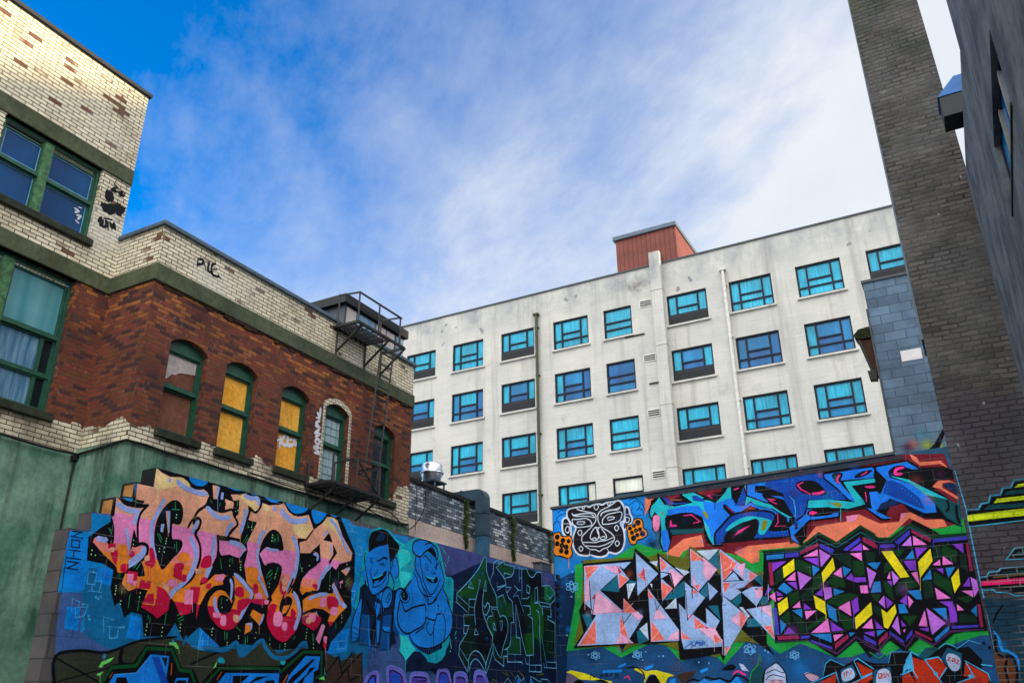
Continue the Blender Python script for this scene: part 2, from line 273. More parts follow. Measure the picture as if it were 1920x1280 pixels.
P 9 33 0 01 10074,3143 50,25 65,2 45,-12 0,-26 -19,-40 -1,-45 35,-56 54,-61 61,-41 75,-2 83,17 62,2 31,-29 10,-45 -6,-46 -23,-49 -40,-50 -48,-35 -56,-12 -65,3 -63,15 -62,27 -61,38 -53,43 -45,47 -36,52 -22,59 -5,76 10,83
P 15 34 0 01 10196,3045 48,20 67,1 49,-19 20,-52 2,-71 -16,-53 -47,-21 -66,-3 -49,18 -20,53 -4,73
P 15 35 0 01 10387,2915 30,10 43,-1 30,-13 10,-31 -2,-43 -12,-30 -28,-10 -37,3 -28,13 -12,31 -3,41
P 9 34 0 01 10552,3138 38,-2 55,-28 30,-33 -19,-43 -44,-48 -36,-17 -19,45 -11,76
P 9 28 0 01 10986,3552 35,10 63,2 44,-8 5,-27 -13,-37 -23,-19 -40,17 -50,35
P 9 27 0 01 10268,3558 20,23 26,13 26,-15 30,-66 30,-94 10,-71 -25,-28 -44,-5 -39,10 -25,29 -18,45 -11,44 -1,42 8,42
P 9 29 0 01 11377,3385 47,26 74,9 67,-3 50,-17 43,-30 24,-35 1,-43 -18,-47 -33,-34 -58,-17 -74,-4 -59,17 -40,51 -26,72
P 15 28 0 01 11225,3356 40,22 53,12 39,-7 14,-41 -2,-60 -16,-44 -40,-15 -55,1 -39,14 -13,34 2,47
P 15 30 0 01 11500,3238 51,15 71,4 49,-9 12,-33 -9,-48 -23,-34 -46,-12 -59,0 -44,12 -18,31 -2,42
P 9 25 0 01 10852,3052 114,19 164,9 119,-7 32,-29 -12,-45 -26,-42 -31,-41 -45,-38 -53,-20 -69,10 -77,29 -61,34 -46,40 -30,46
P 15 26 0 01 10983,3101 41,12 58,0 42,-12 13,-35 -3,-48 -16,-33 -36,-8 -49,8 -37,16 -18,31 -6,40
P 8 27 0 01 10933,3034 37,8 49,-1 33,-10 4,-23 -13,-32 -21,-23 -32,-7 -40,1 -27,10 -9,23 4,32
P 10 29 0 01 9514,3622 65,20 101,5 74,-18 22,-59 -6,-81 -21,-55 -40,-7 -55,20 -49,31 -47,46 -40,56
P 9 23 0 01 8723,3383 31,7 37,0 23,-8 0,-22 -13,-30 -20,-20 -31,-4 -38,5 -24,11 0,19 14,24
P 9 24 0 01 8813,3303 22,13 30,8 21,-1 7,-19 -2,-28 -9,-22 -23,-10 -30,-2 -22,4 -6,16 2,22
P 10 29 0 01 10815,3481 79,11 99,6 61,-3 -9,-18 -48,-26 -56,-20 -63,-9 -70,-3 -45,5 -7,16 19,23
P 15 20 0 01 8960,3434 44,21 62,18 44,3 11,-25 -7,-39 -19,-31 -37,-14 -50,-4 -37,4 -18,17 -5,27
P 8 28 0 01 10270,3545 24,25 44,19 37,7 25,-14 19,-28 4,-28 -19,-30 -33,-31 -32,-12 -31,20 -28,38
P 8 29 0 01 10302,3449 26,7 40,-1 28,-8 6,-19 -5,-26 -11,-19 -16,-9 -21,-3 -18,6 -16,21 -13,30
S 17 15 15 00 8070,4313 16,-89
S 17 16 16 00 8033,4203 126,18
S 17 19 15 00 7857,3846 82,-108
S 17 20 15 00 7883,3850 61,-67
S 17 16 15 00 8189,3788 25,-130
S 17 18 15 00 7424,4207 53,-33
S 17 14 14 00 7109,3795 33,-36
S 17 15 14 00 7135,3789 25,-58
S 17 22 14 00 7614,3422 -40,-58
S 17 23 14 00 7665,3428 -49,-80
S 17 17 15 00 8161,3750 10,-54
D 18:1 15 10 00 8123,4145
D 18:1 15 10 00 8123,4105
D 18:1 15 9 00 8016,3805
D 18:1 15 10 00 8016,3772
D 18:1 15 10 00 8015,3739
D 18:1 15 9 00 8005,3682
D 18:1 15 9 00 8011,3628
D 18:1 19 9 00 7927,3659
D 18:1 19 9 00 7927,3621
D 18:1 21 9 00 7506,3702
D 18:1 21 9 00 7510,3650
D 18:1 14 9 00 6934,3490
D 18:1 14 9 00 6934,3440
D 18:1 13 9 00 6993,3438
S 17 24 13 00 8672,4463 39,-40
S 17 22 13 00 8865,4453 -7,-50
S 17 19 13 00 8998,3674 42,-111
S 17 19 13 00 9184,3712 -6,-61
S 17 19 13 00 9224,3717 11,-70
S 17 18 14 00 10100,4211 35,-111
S 17 25 14 00 9447,4265 11,-73
S 17 20 14 00 9544,4307 -2,-101
S 17 23 14 00 9197,4543 -4,-76
S 17 25 14 00 9473,4095 -68,-109
S 17 26 13 00 9481,4047 -53,-95
S 17 25 15 00 10670,3829 9,-64
S 17 29 14 00 10016,3653 -71,-120
S 17 30 14 00 10075,3624 -60,-82
S 17 23 14 00 10172,3711 -22,-103
D 18:1 18 10 00 9994,4174
D 18:1 18 10 00 9991,4135
D 18:1 18 10 00 9989,4084
D 18:1 26 10 00 9473,4207
D 18:1 21 10 00 9532,4217
D 18:1 20 10 00 9546,4182
D 18:1 19 9 00 9403,3688
D 18:1 19 9 00 9401,3646
D 18:1 19 9 00 9407,3611
D 18:1 21 9 00 9412,3576
D 18:1 19 9 00 9193,3606
D 18:1 18 9 00 9180,4390
D 18:1 18 10 00 9227,4412
D 18:1 24 10 00 10719,3757
D 18:1 24 10 00 10889,3832
D 18:1 29 11 00 11330,4413
D 18:1 21 11 00 11833,3978
G 17:0.6 19 75 00 10040,4111
S 17 13 11 00 7456,3076 4,-51
S 17 13 12 00 7583,3033 7,-156
S 17 13 11 00 7738,2993 -3,-144
S 17 13 11 00 7910,2813 4,-51
S 17 13 12 00 7949,2786 0,-72
S 17 26 12 00 8189,2858 -3,-126
S 17 14 12 00 8394,2802 90,50
S 17 15 12 00 8373,2842 75,49
S 17 15 12 00 8414,2771 78,38
D 18:1 13 9 00 7361,3116
D 18:1 13 9 00 7365,3086
D 18:1 13 9 00 7367,3056
D 18:1 13 9 00 7367,3016
D 18:1 13 9 00 7464,2945
D 18:1 13 9 00 7466,2905
D 18:1 13 9 00 7736,3070
D 18:1 13 9 00 7733,3018
D 18:1 11 9 00 7913,2701
D 18:1 11 9 00 7916,2671
D 18:1 11 9 00 7915,2625
D 18:1 11 9 00 7912,2574
D 18:1 11 9 00 8163,2679
D 18:1 11 9 00 8167,2622
D 18:1 11 9 00 8169,2576
D 18:1 11 9 00 8454,2743
D 18:1 11 9 00 8455,2700
D 18:1 11 9 00 8456,2658
D 18:1 30 9 00 9008,2724
D 18:1 11 10 00 9011,2686
D 18:1 11 10 00 9022,2643
G 17:0.6 23 39 00 7373,3239
S 17 21 13 00 9117,3154 0,-91
S 17 11 13 00 9248,2703 19,-110
S 17 11 13 00 9297,2695 7,-89
S 17 17 13 00 9697,2677 6,-91
S 17 11 13 00 9660,2651 6,-90
S 17 30 13 00 9450,2785 90,-51
S 17 23 13 00 9914,2808 6,-93
S 17 11 14 00 11100,2807 15,-112
S 17 12 14 00 11132,2797 6,-126
S 17 11 13 00 10378,2602 8,-59
S 17 17 14 00 10702,2731 -32,-39
S 17 31 14 00 10052,3656 -95,-87
S 17 32 14 00 10061,3595 -114,-76
S 17 33 14 00 10052,3532 -75,-95
S 17 24 14 00 10173,3709 9,-62
S 17 29 15 00 11413,3804 -1,-176
S 17 21 16 00 11626,3831 13,-108
S 17 29 16 00 11904,3741 -83,-65
S 17 30 16 00 11887,3684 -59,-76
S 17 27 15 00 11654,3015 0,-92
S 17 20 13 00 9029,3582 15,-44
S 17 34 13 00 10142,2682 16,-46
D 18:1 29 9 00 9216,3130
D 18:1 30 9 00 9140,3020
D 18:1 31 9 00 9019,2731
D 18:1 12 8 00 9014,2686
D 18:1 12 9 00 9022,2643
D 18:1 11 9 00 9319,2563
D 18:1 11 9 00 9321,2529
D 18:1 34 10 00 10029,3449
D 18:1 29 9 00 10027,3399
D 18:1 23 10 00 10133,3541
D 18:1 24 10 00 10142,3605
D 18:1 23 10 00 10138,3567
D 18:1 17 9 00 9857,2734
D 18:1 11 9 00 9852,2658
D 18:1 11 9 00 10165,2590
D 18:1 26 10 00 10955,2860
D 18:1 11 10 00 10958,2810
D 18:1 11 10 00 10958,2760
D 18:1 11 10 00 10954,2722
D 18:1 11 10 00 11141,2647
D 18:1 11 10 00 11148,2591
D 18:1 27 11 00 11780,3144
D 18:1 27 10 00 11792,3098
D 18:1 27 10 00 11793,3032
D 18:1 17 9 00 9518,2665
D 18:1 11 9 00 9527,2631
D 18:1 11 10 00 10494,2615
D 18:1 11 9 00 10499,2579
D 18:1 11 9 00 10496,2537
D 18:1 20 9 00 9399,3607
D 18:1 22 9 00 9413,3573
D 18:1 25 10 00 10718,3767
D 18:1 24 10 00 10724,3723
D 18:1 29 11 00 11429,3577
D 18:1 29 11 00 11424,3523
#angular_lettering
P 19 35 0 01 6714,2260 310,74 366,7 363,133 572,87 296,-49 104,-62 317,-31 437,72 205,-111 202,207 123,60 343,-184 457,124 640,-45 417,-111 298,97 225,62 86,-570 -5683,-105
S 7 36 35 10 6785,1915 -76,339 315,80 367,1 440,156 579,89
S 7 37 35 10 6718,2243 796,-315
S 7 38 25 10 7464,2168 -687,-186
S 7 38 57 10 7596,2389 37,-184 416,16
S 7 36 31 10 8697,2247 397,154 189,45
P 20 36 0 01 11493,2399 256,101 130,-183 481,271 101,-569 -947,-17
P 19 37 0 01 11868,2415 291,163 91,-46 -373,-199
S 7 38 37 00 11488,2223 289,270 111,-258 501,355
S 7 39 38 00 11619,2004 398,318 76,-195 330,125
S 7 40 39 00 11877,2333 253,244 40,-108
S 7 40 38 00 12388,2607 44,-588
S 2 36 54 00 8569,2597 -34,-110
S 2 37 60 10 8888,2480 393,-20 205,111 131,-166 351,224 101,-83 234,-138 343,47 229,191 116,-33
P 7 39 0 01 8893,1987 273,275 1225,34 475,266 546,14 75,-417 -296,-125
P 7 40 0 01 7340,1928 140,276 311,32 148,216 439,4 185,-249 201,-14 187,-234
S 21 41 39 00 8981,1988 248,231 550,26 617,16 50,-47 472,307 426,14 30,-350 -127,-33
S 21 41 40 00 7378,1966 110,201 348,32 123,214 398,6 184,-244 186,-14 119,-184
P 22 42 0 01 7480,1978 60,110 312,29 186,225 294,-6 5,-379 -847,-26
P 23 43 0 01 8056,2317 119,-4 206,-305 -103,-22
P 7 44 0 01 8215,2315 93,4 -10,-122
P 7 43 0 01 7583,2056 132,4 85,-113 -229,-5
S 6 43 11 00 7540,2088 319,29 179,223
S 22 42 27 00 8479,1990 28,72 180,5 -1,-72
S 24 44 27 00 8389,2251 13,-142
S 24 43 12 00 7512,2111 -33,-68
P 22 42 0 01 9185,1993 164,171 1068,28 -1,-146
P 7 43 0 01 9487,2129 327,17 -177,-118 -129,-29
P 7 44 0 01 9957,2130 243,21 -388,-119 -74,-28
S 7 43 17 00 9433,2167 19,-169
P 7 45 0 01 10128,2080 206,19 -9,-83 -146,-3
S 24 43 21 00 9273,2175 -74,-105
S 24 42 47 00 10604,2177 -91,-129
P 22 43 0 01 10588,2050 39,113 345,302 343,8 -24,-194 -103,-40 3,-205
P 7 44 0 01 10643,2051 482,317 87,63 -93,-19 -424,-261 -78,-72
P 7 45 0 01 10757,2025 272,179 58,90 140,19 -237,-168 -53,-116
P 7 46 0 01 10679,2108 462,320 49,-12 -297,-230 -224,-162
P 25 43 0 01 7302,2160 32,67 165,59 -48,-54 -85,-42 -18,-29
P 25 42 0 01 7295,2085 86,31 -37,-44 -33,-5
P 25 42 0 01 8300,2504 109,6 51,-49 20,-30 -42,-2 -63,43 -69,1
P 25 42 0 01 9103,2208 64,105 -14,-78
P 25 42 0 01 11320,2140 115,47 31,-58
G 6:0.9 44 47 00 7357,2285
G 6:0.9 43 42 00 8360,2518
G 6:0.9 42 37 00 9215,2355
G 6:0.9 42 42 00 10480,2356
G 6:0.9 43 36 00 11468,2218
S 26 44 12 00 11443,2322 8,-164
P 26 43 0 01 9171,2340 23,11 36,7 31,-1 25,-18 20,-27 3,-19 -29,-6 -46,2 -37,6 -19,13 -10,17
P 26 43 0 01 10424,2368 33,6 45,3 30,-5 0,-17 -16,-25 -19,-16 -22,-2 -26,5 -19,9 -11,13 -4,17
D 25:1 42 9 00 8477,2410
D 25:1 42 9 00 8488,2385
#bubble_lettering
P 27 5 0 01 12490,2051 113,171 240,50 19,-213
S 28 41 76 10 12490,2051 113,171 240,50 19,-213
S 29 42 37 10 12492,2035 111,187 240,50 20,-229
S 7 43 19 10 12563,2053 79,149 148,26 -4,-171
P 27 1 0 01 13190,2065 -24,294 200,7 229,-47 92,-121 29,-122
S 28 2 80 10 13190,2065 -24,294 200,7 229,-47 92,-121 29,-122
S 29 3 39 10 13192,2049 -26,310 200,7 229,-47 92,-121 30,-139
S 7 4 19 10 13250,2066 -21,251 202,-4 149,-73 33,-166
P 27 8 0 01 13905,2080 8,204 482,3 56,-196
S 28 9 82 10 13905,2080 8,204 482,3 56,-196
S 29 10 40 10 13907,2063 6,221 482,3 57,-214
S 7 11 20 10 13923,2136 36,103 394,0 3,-46 -307,-19
P 27 8 0 01 14748,2097 56,286 310,-2 132,-274
S 28 9 85 10 14748,2097 56,286 310,-2 132,-274
S 29 10 41 10 14748,2079 56,304 310,-2 132,-292
S 7 11 21 10 14792,2145 62,180 238,7 103,-178
P 27 7 0 01 15393,2110 17,220 380,-1 56,-210
S 28 10 89 10 15393,2110 17,220 380,-1 56,-210
S 29 11 43 10 15393,2092 17,238 380,-1 57,-229
S 7 12 21 10 15437,2269 303,-4 29,-148
P 30 5 0 01 13252,2274 243,8 77,-209 -303,-6
P 30 12 0 01 14878,2301 191,6 80,-202 -285,-6
P 30 44 0 01 12645,2170 110,24 13,-137 -168,-4
P 27 7 0 01 16160,2125 22,254 354,-1 168,-242
S 28 8 94 10 16160,2125 22,254 354,-1 168,-242
S 29 9 45 10 16160,2106 22,273 354,-1 168,-261
S 7 10 22 10 16212,2202 52,116 217,6
#portrait_figures
P 26 41 0 01 12275,4244 36,40 43,0 30,22 3,77 -10,99 2,83 21,49 34,33 52,31 81,37 100,35 9,2 300,4 76,-29 91,-44 87,-41 73,-42 69,-39 80,-9 96,42 108,72 117,63 106,37 732,8 87,-89 88,-145 71,-131 42,-101 24,-86 44,-62 91,-7 111,17 78,-42 20,-159 -11,-217 -15,-187 -7,-107 -11,-77 -21,-101 -27,-162 -37,-187 -64,-160 -94,-116 -121,-88 -155,-56 -212,-18 -246,14 -220,34 -172,50 -147,69 -123,89 -98,122 -76,142 -63,123 -14,100 -2,81 -105,40 -322,-42 -425,-83 -306,-24 -74,95 44,156 46,137 9,81 11,63 13,84 14,139 16,160
G 26:0.8 42 101 00 12326,4112
G 26:0.8 42 120 00 12166,3817
G 26:0.8 42 120 00 12151,3425
G 26:0.8 42 157 00 15072,4042
G 26:0.8 42 118 00 15110,3721
G 26:0.8 42 135 00 13567,2978
G 26:0.8 42 143 00 14247,2539
G 26:0.8 42 119 00 14698,2630
P 31 42 0 01 13309,4444 90,31 131,6 104,-14 57,-41 30,-62 -9,-61 -74,-57 -112,-56 -87,-47 -45,-35 -19,-26 27,-17 117,5 161,13 92,-20 -45,-96 -115,-129 -102,-74 -61,28 -48,84 -34,88 -14,77 -1,82 -3,81 -25,88 -28,88
P 4 43 0 01 13690,2446 75,140 165,101 219,0 184,-97 72,-68 253,-13 95,-32 113,101 120,-19 39,209 94,105 17,-430 -1438,-110
G 4:0.9 44 185 00 14095,2486
G 4:0.9 44 146 00 15246,2755
P 31 45 0 01 13417,3026 320,-48 28,-91 248,-149 -146,-89 -202,-147 -48,77 -151,84 28,172
S 31 43 24 10 12907,4725 175,-94 370,-79 -124,-68 47,-55
S 31 42 22 10 14794,4718 155,-124
S 31 42 26 10 15051,4569 -45,-140
S 31 43 22 10 14906,4429 66,-84
S 31 45 35 10 15164,2975 56,-171
S 31 7 25 10 15421,3144 -61,-81
D 31:1 7 18 00 15400,3015
D 31:1 46 17 00 15185,2752
P 32 46 0 01 12221,3644 142,84 143,-98 125,-89 264,132 283,31 124,13 206,71 -72,-175 -107,-246 -26,-464 70,-109 -512,-86 -584,21 -73,536
P 33 47 0 01 12243,3423 21,21 19,13 13,-6 4,-31 -3,-51 -5,-63 -9,-79 -12,-91 -9,-84 5,-72 8,-66 -11,-57 -48,-56 -67,-47 -54,-15 -30,33 -17,66 -6,68 8,63 19,66 24,68 27,74 31,77 29,64 23,46 21,34
S 7 48 21 10 12242,3434 -77,-150 -88,-204 -17,-173 34,-157
S 7 49 22 10 12297,3440 1,-188 -29,-265 -5,-130
S 7 50 21 00 12107,2975 129,-23
S 7 50 21 00 12098,2889 148,-33
S 7 51 21 00 12107,2804 161,10
S 7 52 21 00 12095,2739 159,31
P 34 52 0 01 12320,3210 208,-5 27,-481 -277,-6 13,227
P 33 47 0 01 12678,3444 141,-32 -10,-115 -67,-119 -95,184
P 33 47 0 01 12725,3143 118,-12 -19,-325 -77,-115 -5,264
P 34 47 0 01 12934,3228 278,47 -34,-582 -312,-39 31,312
S 7 53 61 10 12409,3451 148,-154 148,-144 -58,-204 3,-242
S 7 54 54 10 12963,3345 -147,-127 -91,-75
S 7 55 25 10 12637,3474 56,-187 32,-144 17,-188 45,-284
S 7 48 48 10 13208,3333 -13,-346 -17,-294
S 33 56 28 00 12511,3182 27,-285 48,-302
S 33 49 23 00 13088,3059 25,-303 42,-265
P 33 50 0 01 12910,3046 239,6 6,-79 -160,0
S 7 51 37 10 12916,2979 200,-20
S 2 56 24 00 12749,2669 1,-109
S 34 57 61 00 12586,2791 31,-129
P 34 49 0 01 13248,3336 165,-253 -26,-197 -154,127
P 33 47 0 01 12406,4275 36,26 42,13 35,13 20,15 13,14 22,14 35,14 44,14 57,17 85,32 98,36 76,7 34,-46 11,-75 11,-64 20,-33 18,-23 11,-34 -3,-56 -11,-69 -11,-70 -3,-74 -3,-75 -17,-67 -37,-51 -52,-42 -62,-40 -78,-48 -89,-46 -78,-25 -58,8 -46,29 -39,39 -29,47 -22,57 -22,59 -28,62 -28,64 -19,59 -6,49 3,44 9,46 14,56 21,58
P 33 48 0 01 12338,4183 70,80 100,-32 32,-136 -64,-148 -122,77
P 33 48 0 01 13115,4221 29,44 35,34 34,9 34,-27 34,-51 27,-55 21,-55 15,-59 -2,-52 -28,-48 -45,-42 -44,-20 -40,14 -39,35 -32,33 -24,19 -17,18 -6,29 7,53 18,65
S 7 49 28 10 13115,4221 99,75 94,-121 34,-166 -98,-96
S 7 50 20 10 13088,4049 54,103 -27,69
P 32 51 0 01 12397,4273 -9,199 13,61 88,110 273,94 166,-9 219,-112 177,-83 6,-86 -122,-67 -14,-87 -58,-69 -79,-47 -60,221 -28,92 -259,-75 -136,-51 -55,-37
P 7 52 0 01 12406,4275 -11,61 0,93 9,81 15,54 24,42 46,37 81,36 103,32 90,20 58,8 46,-4 62,-19 101,-40 116,-56 90,-52 49,-42 24,-38 0,-44 -31,-56 -54,-60 -50,-50 -36,-42 -33,-32 -30,0 -30,56 -28,89 -22,73 -4,43 1,27 -24,10 -74,-15 -99,-31 -86,-30 -56,-21 -43,-18 -36,-17 -29,-16 -22,-15 -24,-15 -33,-27 -35,-27
P 35 53 0 01 12578,4538 34,40 60,47 57,33 49,7 46,-7 29,-16 5,-26 -13,-33 -26,-31 -46,-26 -59,-24 -51,-11 -42,5 -35,17
S 7 54 15 10 12544,4484 108,125 134,95
S 7 55 16 10 12664,4479 130,129 95,89
S 7 56 16 10 12803,4501 95,88 76,85
S 7 55 16 10 12500,4525 109,114
S 7 49 13 10 12507,4137 34,-54 -31,-85 -34,-51 65,-72
S 7 50 26 10 12339,3976 75,-185 73,-163 143,-76 245,119 151,133 2,214
S 7 51 22 10 12331,4252 -40,-75 23,-136 44,-63
P 7 53 0 01 12633,4155 17,5 40,7 41,13 37,24 39,30 38,21 38,4 37,-5 28,-8 19,-11 10,-13 -6,-9 -31,2 -46,7 -46,-2 -39,-22 -38,-31 -37,-22 -42,-4 -41,6
S 7 54 18 10 12738,4098 118,28 43,-30
D 7:1 55 19 00 12838,4106
S 7 52 15 10 12438,4151 36,28 43,-41 -33,-62
D 7:1 53 13 00 12479,4122
S 7 51 17 10 12696,4010 -24,-61 -73,-67
P 7 52 0 01 12565,3832 49,18 71,16 71,24 70,46 70,53 50,30 22,-10 1,-34 -16,-38 -38,-40 -56,-45 -56,-38 -53,-29 -54,-22 -45,-14 -35,-3 -26,5 -19,12 -15,19 -6,26
P 33 53 0 01 12609,3779 152,53 -35,-51 -94,-45
S 31 54 16 10 12574,3833 144,40 134,64
S 7 55 19 10 12481,3902 89,-127 28,-89 210,70 169,149
S 7 52 22 10 12233,3894 88,68
P 33 53 0 01 12252,3896 21,34 37,24 31,-1 20,-44 14,-68 2,-55 -17,-30 -28,-17 -27,5 -24,40 -23,61
S 7 54 33 10 12378,3775 -60,-165 -15,-225
S 7 51 31 10 13049,4020 161,-194 -32,-122
S 33 52 27 10 13095,3955 141,-197
S 33 53 22 10 13302,3980 -51,-149
P 33 56 0 01 13011,3732 46,0 46,-17 35,-27 22,-34 11,-44 -2,-48 -18,-59 -32,-65 -39,-48 -51,-24 -58,-8 -49,6 -33,21 -23,35 -12,41 -2,48 8,54 20,50 36,48 48,45
S 7 57 26 11 13011,3732 127,-44 31,-126 -89,-172 -158,-26 -68,97 26,152
S 7 58 19 11 13081,3635 26,-68 -73,-100 -44,42
P 33 58 0 01 12688,3559 190,77 -46,-154 -81,26
S 7 59 22 10 12685,3581 103,-46 -69,-110 -11,-92
P 33 54 0 01 13303,3694 34,30 43,19 45,12 40,-5 42,-12 47,7 61,42 68,62 55,63 35,56 22,57 20,68 12,93 9,105 28,84 57,47 77,26 88,22 102,30 114,26 110,4 107,-30 103,-53 88,-58 67,-61 51,-66 38,-62 22,-54 8,-49 2,-50 -12,-49 -17,-50 11,-58 67,-74 94,-82 72,-78 27,-66 5,-61 0,-62 1,-64 -4,-65 -15,-64 -25,-62 -36,-60 -54,-62 -87,-66 -106,-67 -87,-58 -38,-45 -19,-37 -54,-34 -123,-40 -157,-38 -148,-16 -124,17 -114,38 -97,44 -71,52 -54,57 -57,42 -69,7 -73,-9 -69,11 -68,46 -64,66 -48,71 -26,75 -9,79 -3,74 4,64 11,58 12,56 6,57 6,56
P 33 55 0 01 13460,3580 105,25 133,-1 127,0 111,12 106,14 94,6 71,-10 60,-17 78,-2 115,27 134,41 124,32 107,21 99,12 86,-17 75,-62 63,-91 46,-86 26,-71 9,-67 -2,-64 -7,-62 -19,-59 -42,-61 -77,-67 -101,-68 -106,-57 -104,-41 -109,-29 -113,-23 -119,-20 -124,-13 -118,1 -116,23 -111,37 -88,39 -49,39 -26,41 -40,30 -73,10 -87,-1 -75,9 -55,25 -45,35 -33,46 -25,59 -14,71 2,76 15,91 32,96
S 7 56 35 11 13440,3554 -70,-184 -8,-163 73,-134 152,-82 171,1 148,57 347,157 5,306 -115,14 -329,-79 -232,-81
S 7 57 33 10 13759,2980 49,-90 202,-105 404,-25 438,122 308,193 93,184 -59,225 -183,227
P 7 58 0 01 13739,2955 92,-87 247,-103 338,-29 460,135 4,-74 -460,-144 -272,45 -269,103
S 33 59 11 00 13876,2847 22,-71
S 33 59 11 00 13949,2818 22,-72
S 33 59 11 00 14023,2792 22,-71
S 33 59 11 00 14097,2773 22,-72
S 33 59 11 00 14171,2758 22,-72
S 33 59 11 00 14245,2749 23,-72
S 33 59 11 00 14320,2746 22,-72
S 33 59 11 00 14395,2748 22,-73
S 33 59 11 00 14470,2754 22,-73
S 33 59 11 00 14545,2767 22,-73
S 33 59 11 00 14621,2784 22,-73
S 33 59 11 00 14697,2808 22,-74
S 33 59 11 00 14773,2838 23,-74
P 33 58 0 01 14349,3521 76,49 96,41 81,21 52,-6 37,-25 33,-33 38,-42 33,-50 8,-39 -36,-17 -60,-6 -46,-14 -7,-33 7,-40 -19,-28 -73,-8 -100,3 -84,8 -57,5 -41,9 -19,25 6,52 28,68
S 7 59 29 10 14268,3329 140,-37 210,5 43,103 142,24
S 7 59 29 10 14324,3555 208,58 114,87
D 7:1 60 28 00 14700,3566
S 7 61 21 10 14702,3528 29,-97
S 7 60 24 10 14620,3272 -64,-128 16,-315
S 7 61 24 10 14387,3266 -84,-141 167,-121 109,142
S 7 62 47 00 13952,3005 282,127
S 7 60 25 10 14801,3475 152,-139 33,-198 -64,-203
S 7 61 21 10 14968,3553 -66,-170
D 7:1 61 13 00 14925,3134
S 7 58 24 10 13824,3628 -31,-195
P 7 57 0 01 13432,3660 34,33 58,31 52,11 41,-21 35,-39 18,-38 -7,-30 -23,-29 -29,-19 -33,-9 -39,-1 -35,11 -35,27 -30,38
S 7 58 16 11 13392,3632 161,137 160,-128 -36,-100 -128,-24 -87,27
D 31:1 59 11 00 13531,3623
D 31:1 59 11 00 13527,3670
P 33 55 0 01 14089,4432 24,38 35,27 52,15 77,1 94,-10 92,-18 91,-26 88,-33 68,-37 36,-36 15,-40 4,-48 -1,-58 -12,-67 -27,-74 -51,-91 -66,-98 -62,-74 -48,-35 -43,-11 -49,6 -64,21 -70,37 -58,46 -36,57 -23,67 -21,67 -24,65 -21,65 -13,64 -5,65 4,63
P 33 56 0 01 13779,4641 43,37 63,30 70,24 75,19 82,12 74,6 57,-2 51,-9 59,-15 83,-21 92,-28 71,-32 38,-39 17,-45 0,-40 -20,-42 -36,-39 -37,-10 -29,45 -31,74 -45,48 -71,-1 -85,-25 -79,-34 -65,-42 -59,-51 -54,-36 -49,-14 -45,0 -43,8 -44,15 -43,24 -30,32 -18,47 -6,55
S 7 57 30 11 13779,4641 176,91 231,23 167,-12 246,-81 56,-150 -70,-62 -130,190 -234,-86 -178,-129 -137,-6 -140,68
P 7 58 0 01 14221,4567 47,20 86,24 77,13 51,-6 41,-17 31,-24 23,-34 12,-40 -5,-27 -30,-3 -47,11 -45,14 -33,16 -30,19 -35,16 -57,7 -63,3
S 7 58 22 10 14168,4662 115,57 95,2
S 7 60 28 10 13885,4403 -35,-156 76,-140 119,-85 77,-140 144,-109 102,-164
S 7 61 25 10 14022,4397 32,-160 77,-129
S 7 62 24 10 13815,4093 118,-97 102,-186 237,-148 76,-117
S 7 61 30 10 14707,4441 133,-218 58,-176 -116,-168 -274,-269
S 7 63 24 10 14108,4105 79,-166 220,-189 183,108 182,252
S 7 64 21 10 14169,3862 54,-143 232,-1
S 7 62 25 10 14113,4410 90,51 145,-70 50,-44
S 7 62 25 10 14522,4273 93,64 70,62
S 7 63 14 10 14213,4296 45,19 51,-57 -43,-70 -49,32 -4,76
D 7:1 64 13 00 14274,4253
D 7:1 63 19 00 14594,4269
S 7 64 17 10 14430,4197 26,-48 118,27
P 7 64 0 01 14177,4114 12,-10 37,-30 47,-24 57,-8 67,-2 65,7 62,24 58,33 44,14 27,-22 12,-42 -10,-35 -40,-21 -62,-16 -64,-8 -64,-3 -66,3 -59,16 -54,40 -47,53
P 33 65 0 01 14415,4029 119,1 -45,-43
S 31 65 16 10 14225,4082 165,-31 166,20
S 7 60 31 10 13759,3938 -125,-99 -100,-108 -109,24 -123,-49 -51,-136 -4,-211
S 7 62 30 10 14854,3913 154,-138 133,-219
#green_lettering
P 36 45 0 01 16558,4796 80,-369 165,-194 223,-241 342,62 410,-95 51,-456 -178,-41 -64,-427 115,-59 238,146 245,177 145,743 199,304 -242,417 224,14 830,-12 -15,-300 420,78 284,-143 0,-205 -276,-115 19,-264 200,-174 -49,-756 -748,-105 10,209 -394,-144 -376,-18 -243,28 -646,-32 -228,-266 -438,182 -263,-319 -365,387 -391,-353 -320,245 -6,189 285,234 -133,357 222,68 -496,164 -6,172 538,338 360,292 248,282
P 37 46 0 01 16527,4796 33,-86 11,-170 12,-147 35,-85 34,-64 -13,-56 -103,-51 -150,-45 -120,-50 -46,-66 -16,-71 -39,-54 -83,-29 -105,-13 -118,-1 -167,6 -179,18 -76,45 110,86 214,112 191,111 120,99 96,99 92,100 99,131 95,133 65,48
P 38 47 0 01 16002,4269 233,133 135,-219 -233,-207 -331,-60 -122,-88 -175,69 369,179
P 37 46 0 01 17027,4625 377,161 479,-48 -96,-238 -357,-2 -58,-48
P 37 46 0 01 17082,3944 228,104 230,-193 238,91 23,-338 -380,-18 -284,2
P 38 46 0 01 18750,4227 120,-246 333,47 126,-177 49,-356 -119,-362 -419,114 -47,430 -221,65 71,218
P 38 47 0 01 18338,3282 507,90 -52,-513 -345,-16
P 37 46 0 01 17735,3176 209,107 207,-148 23,-266 -618,-18
P 39 46 0 01 19464,4481 281,47 275,-166 -369,-262 -239,50
P 37 46 0 01 16697,3491 218,69 110,-173 -110,-264 -270,159
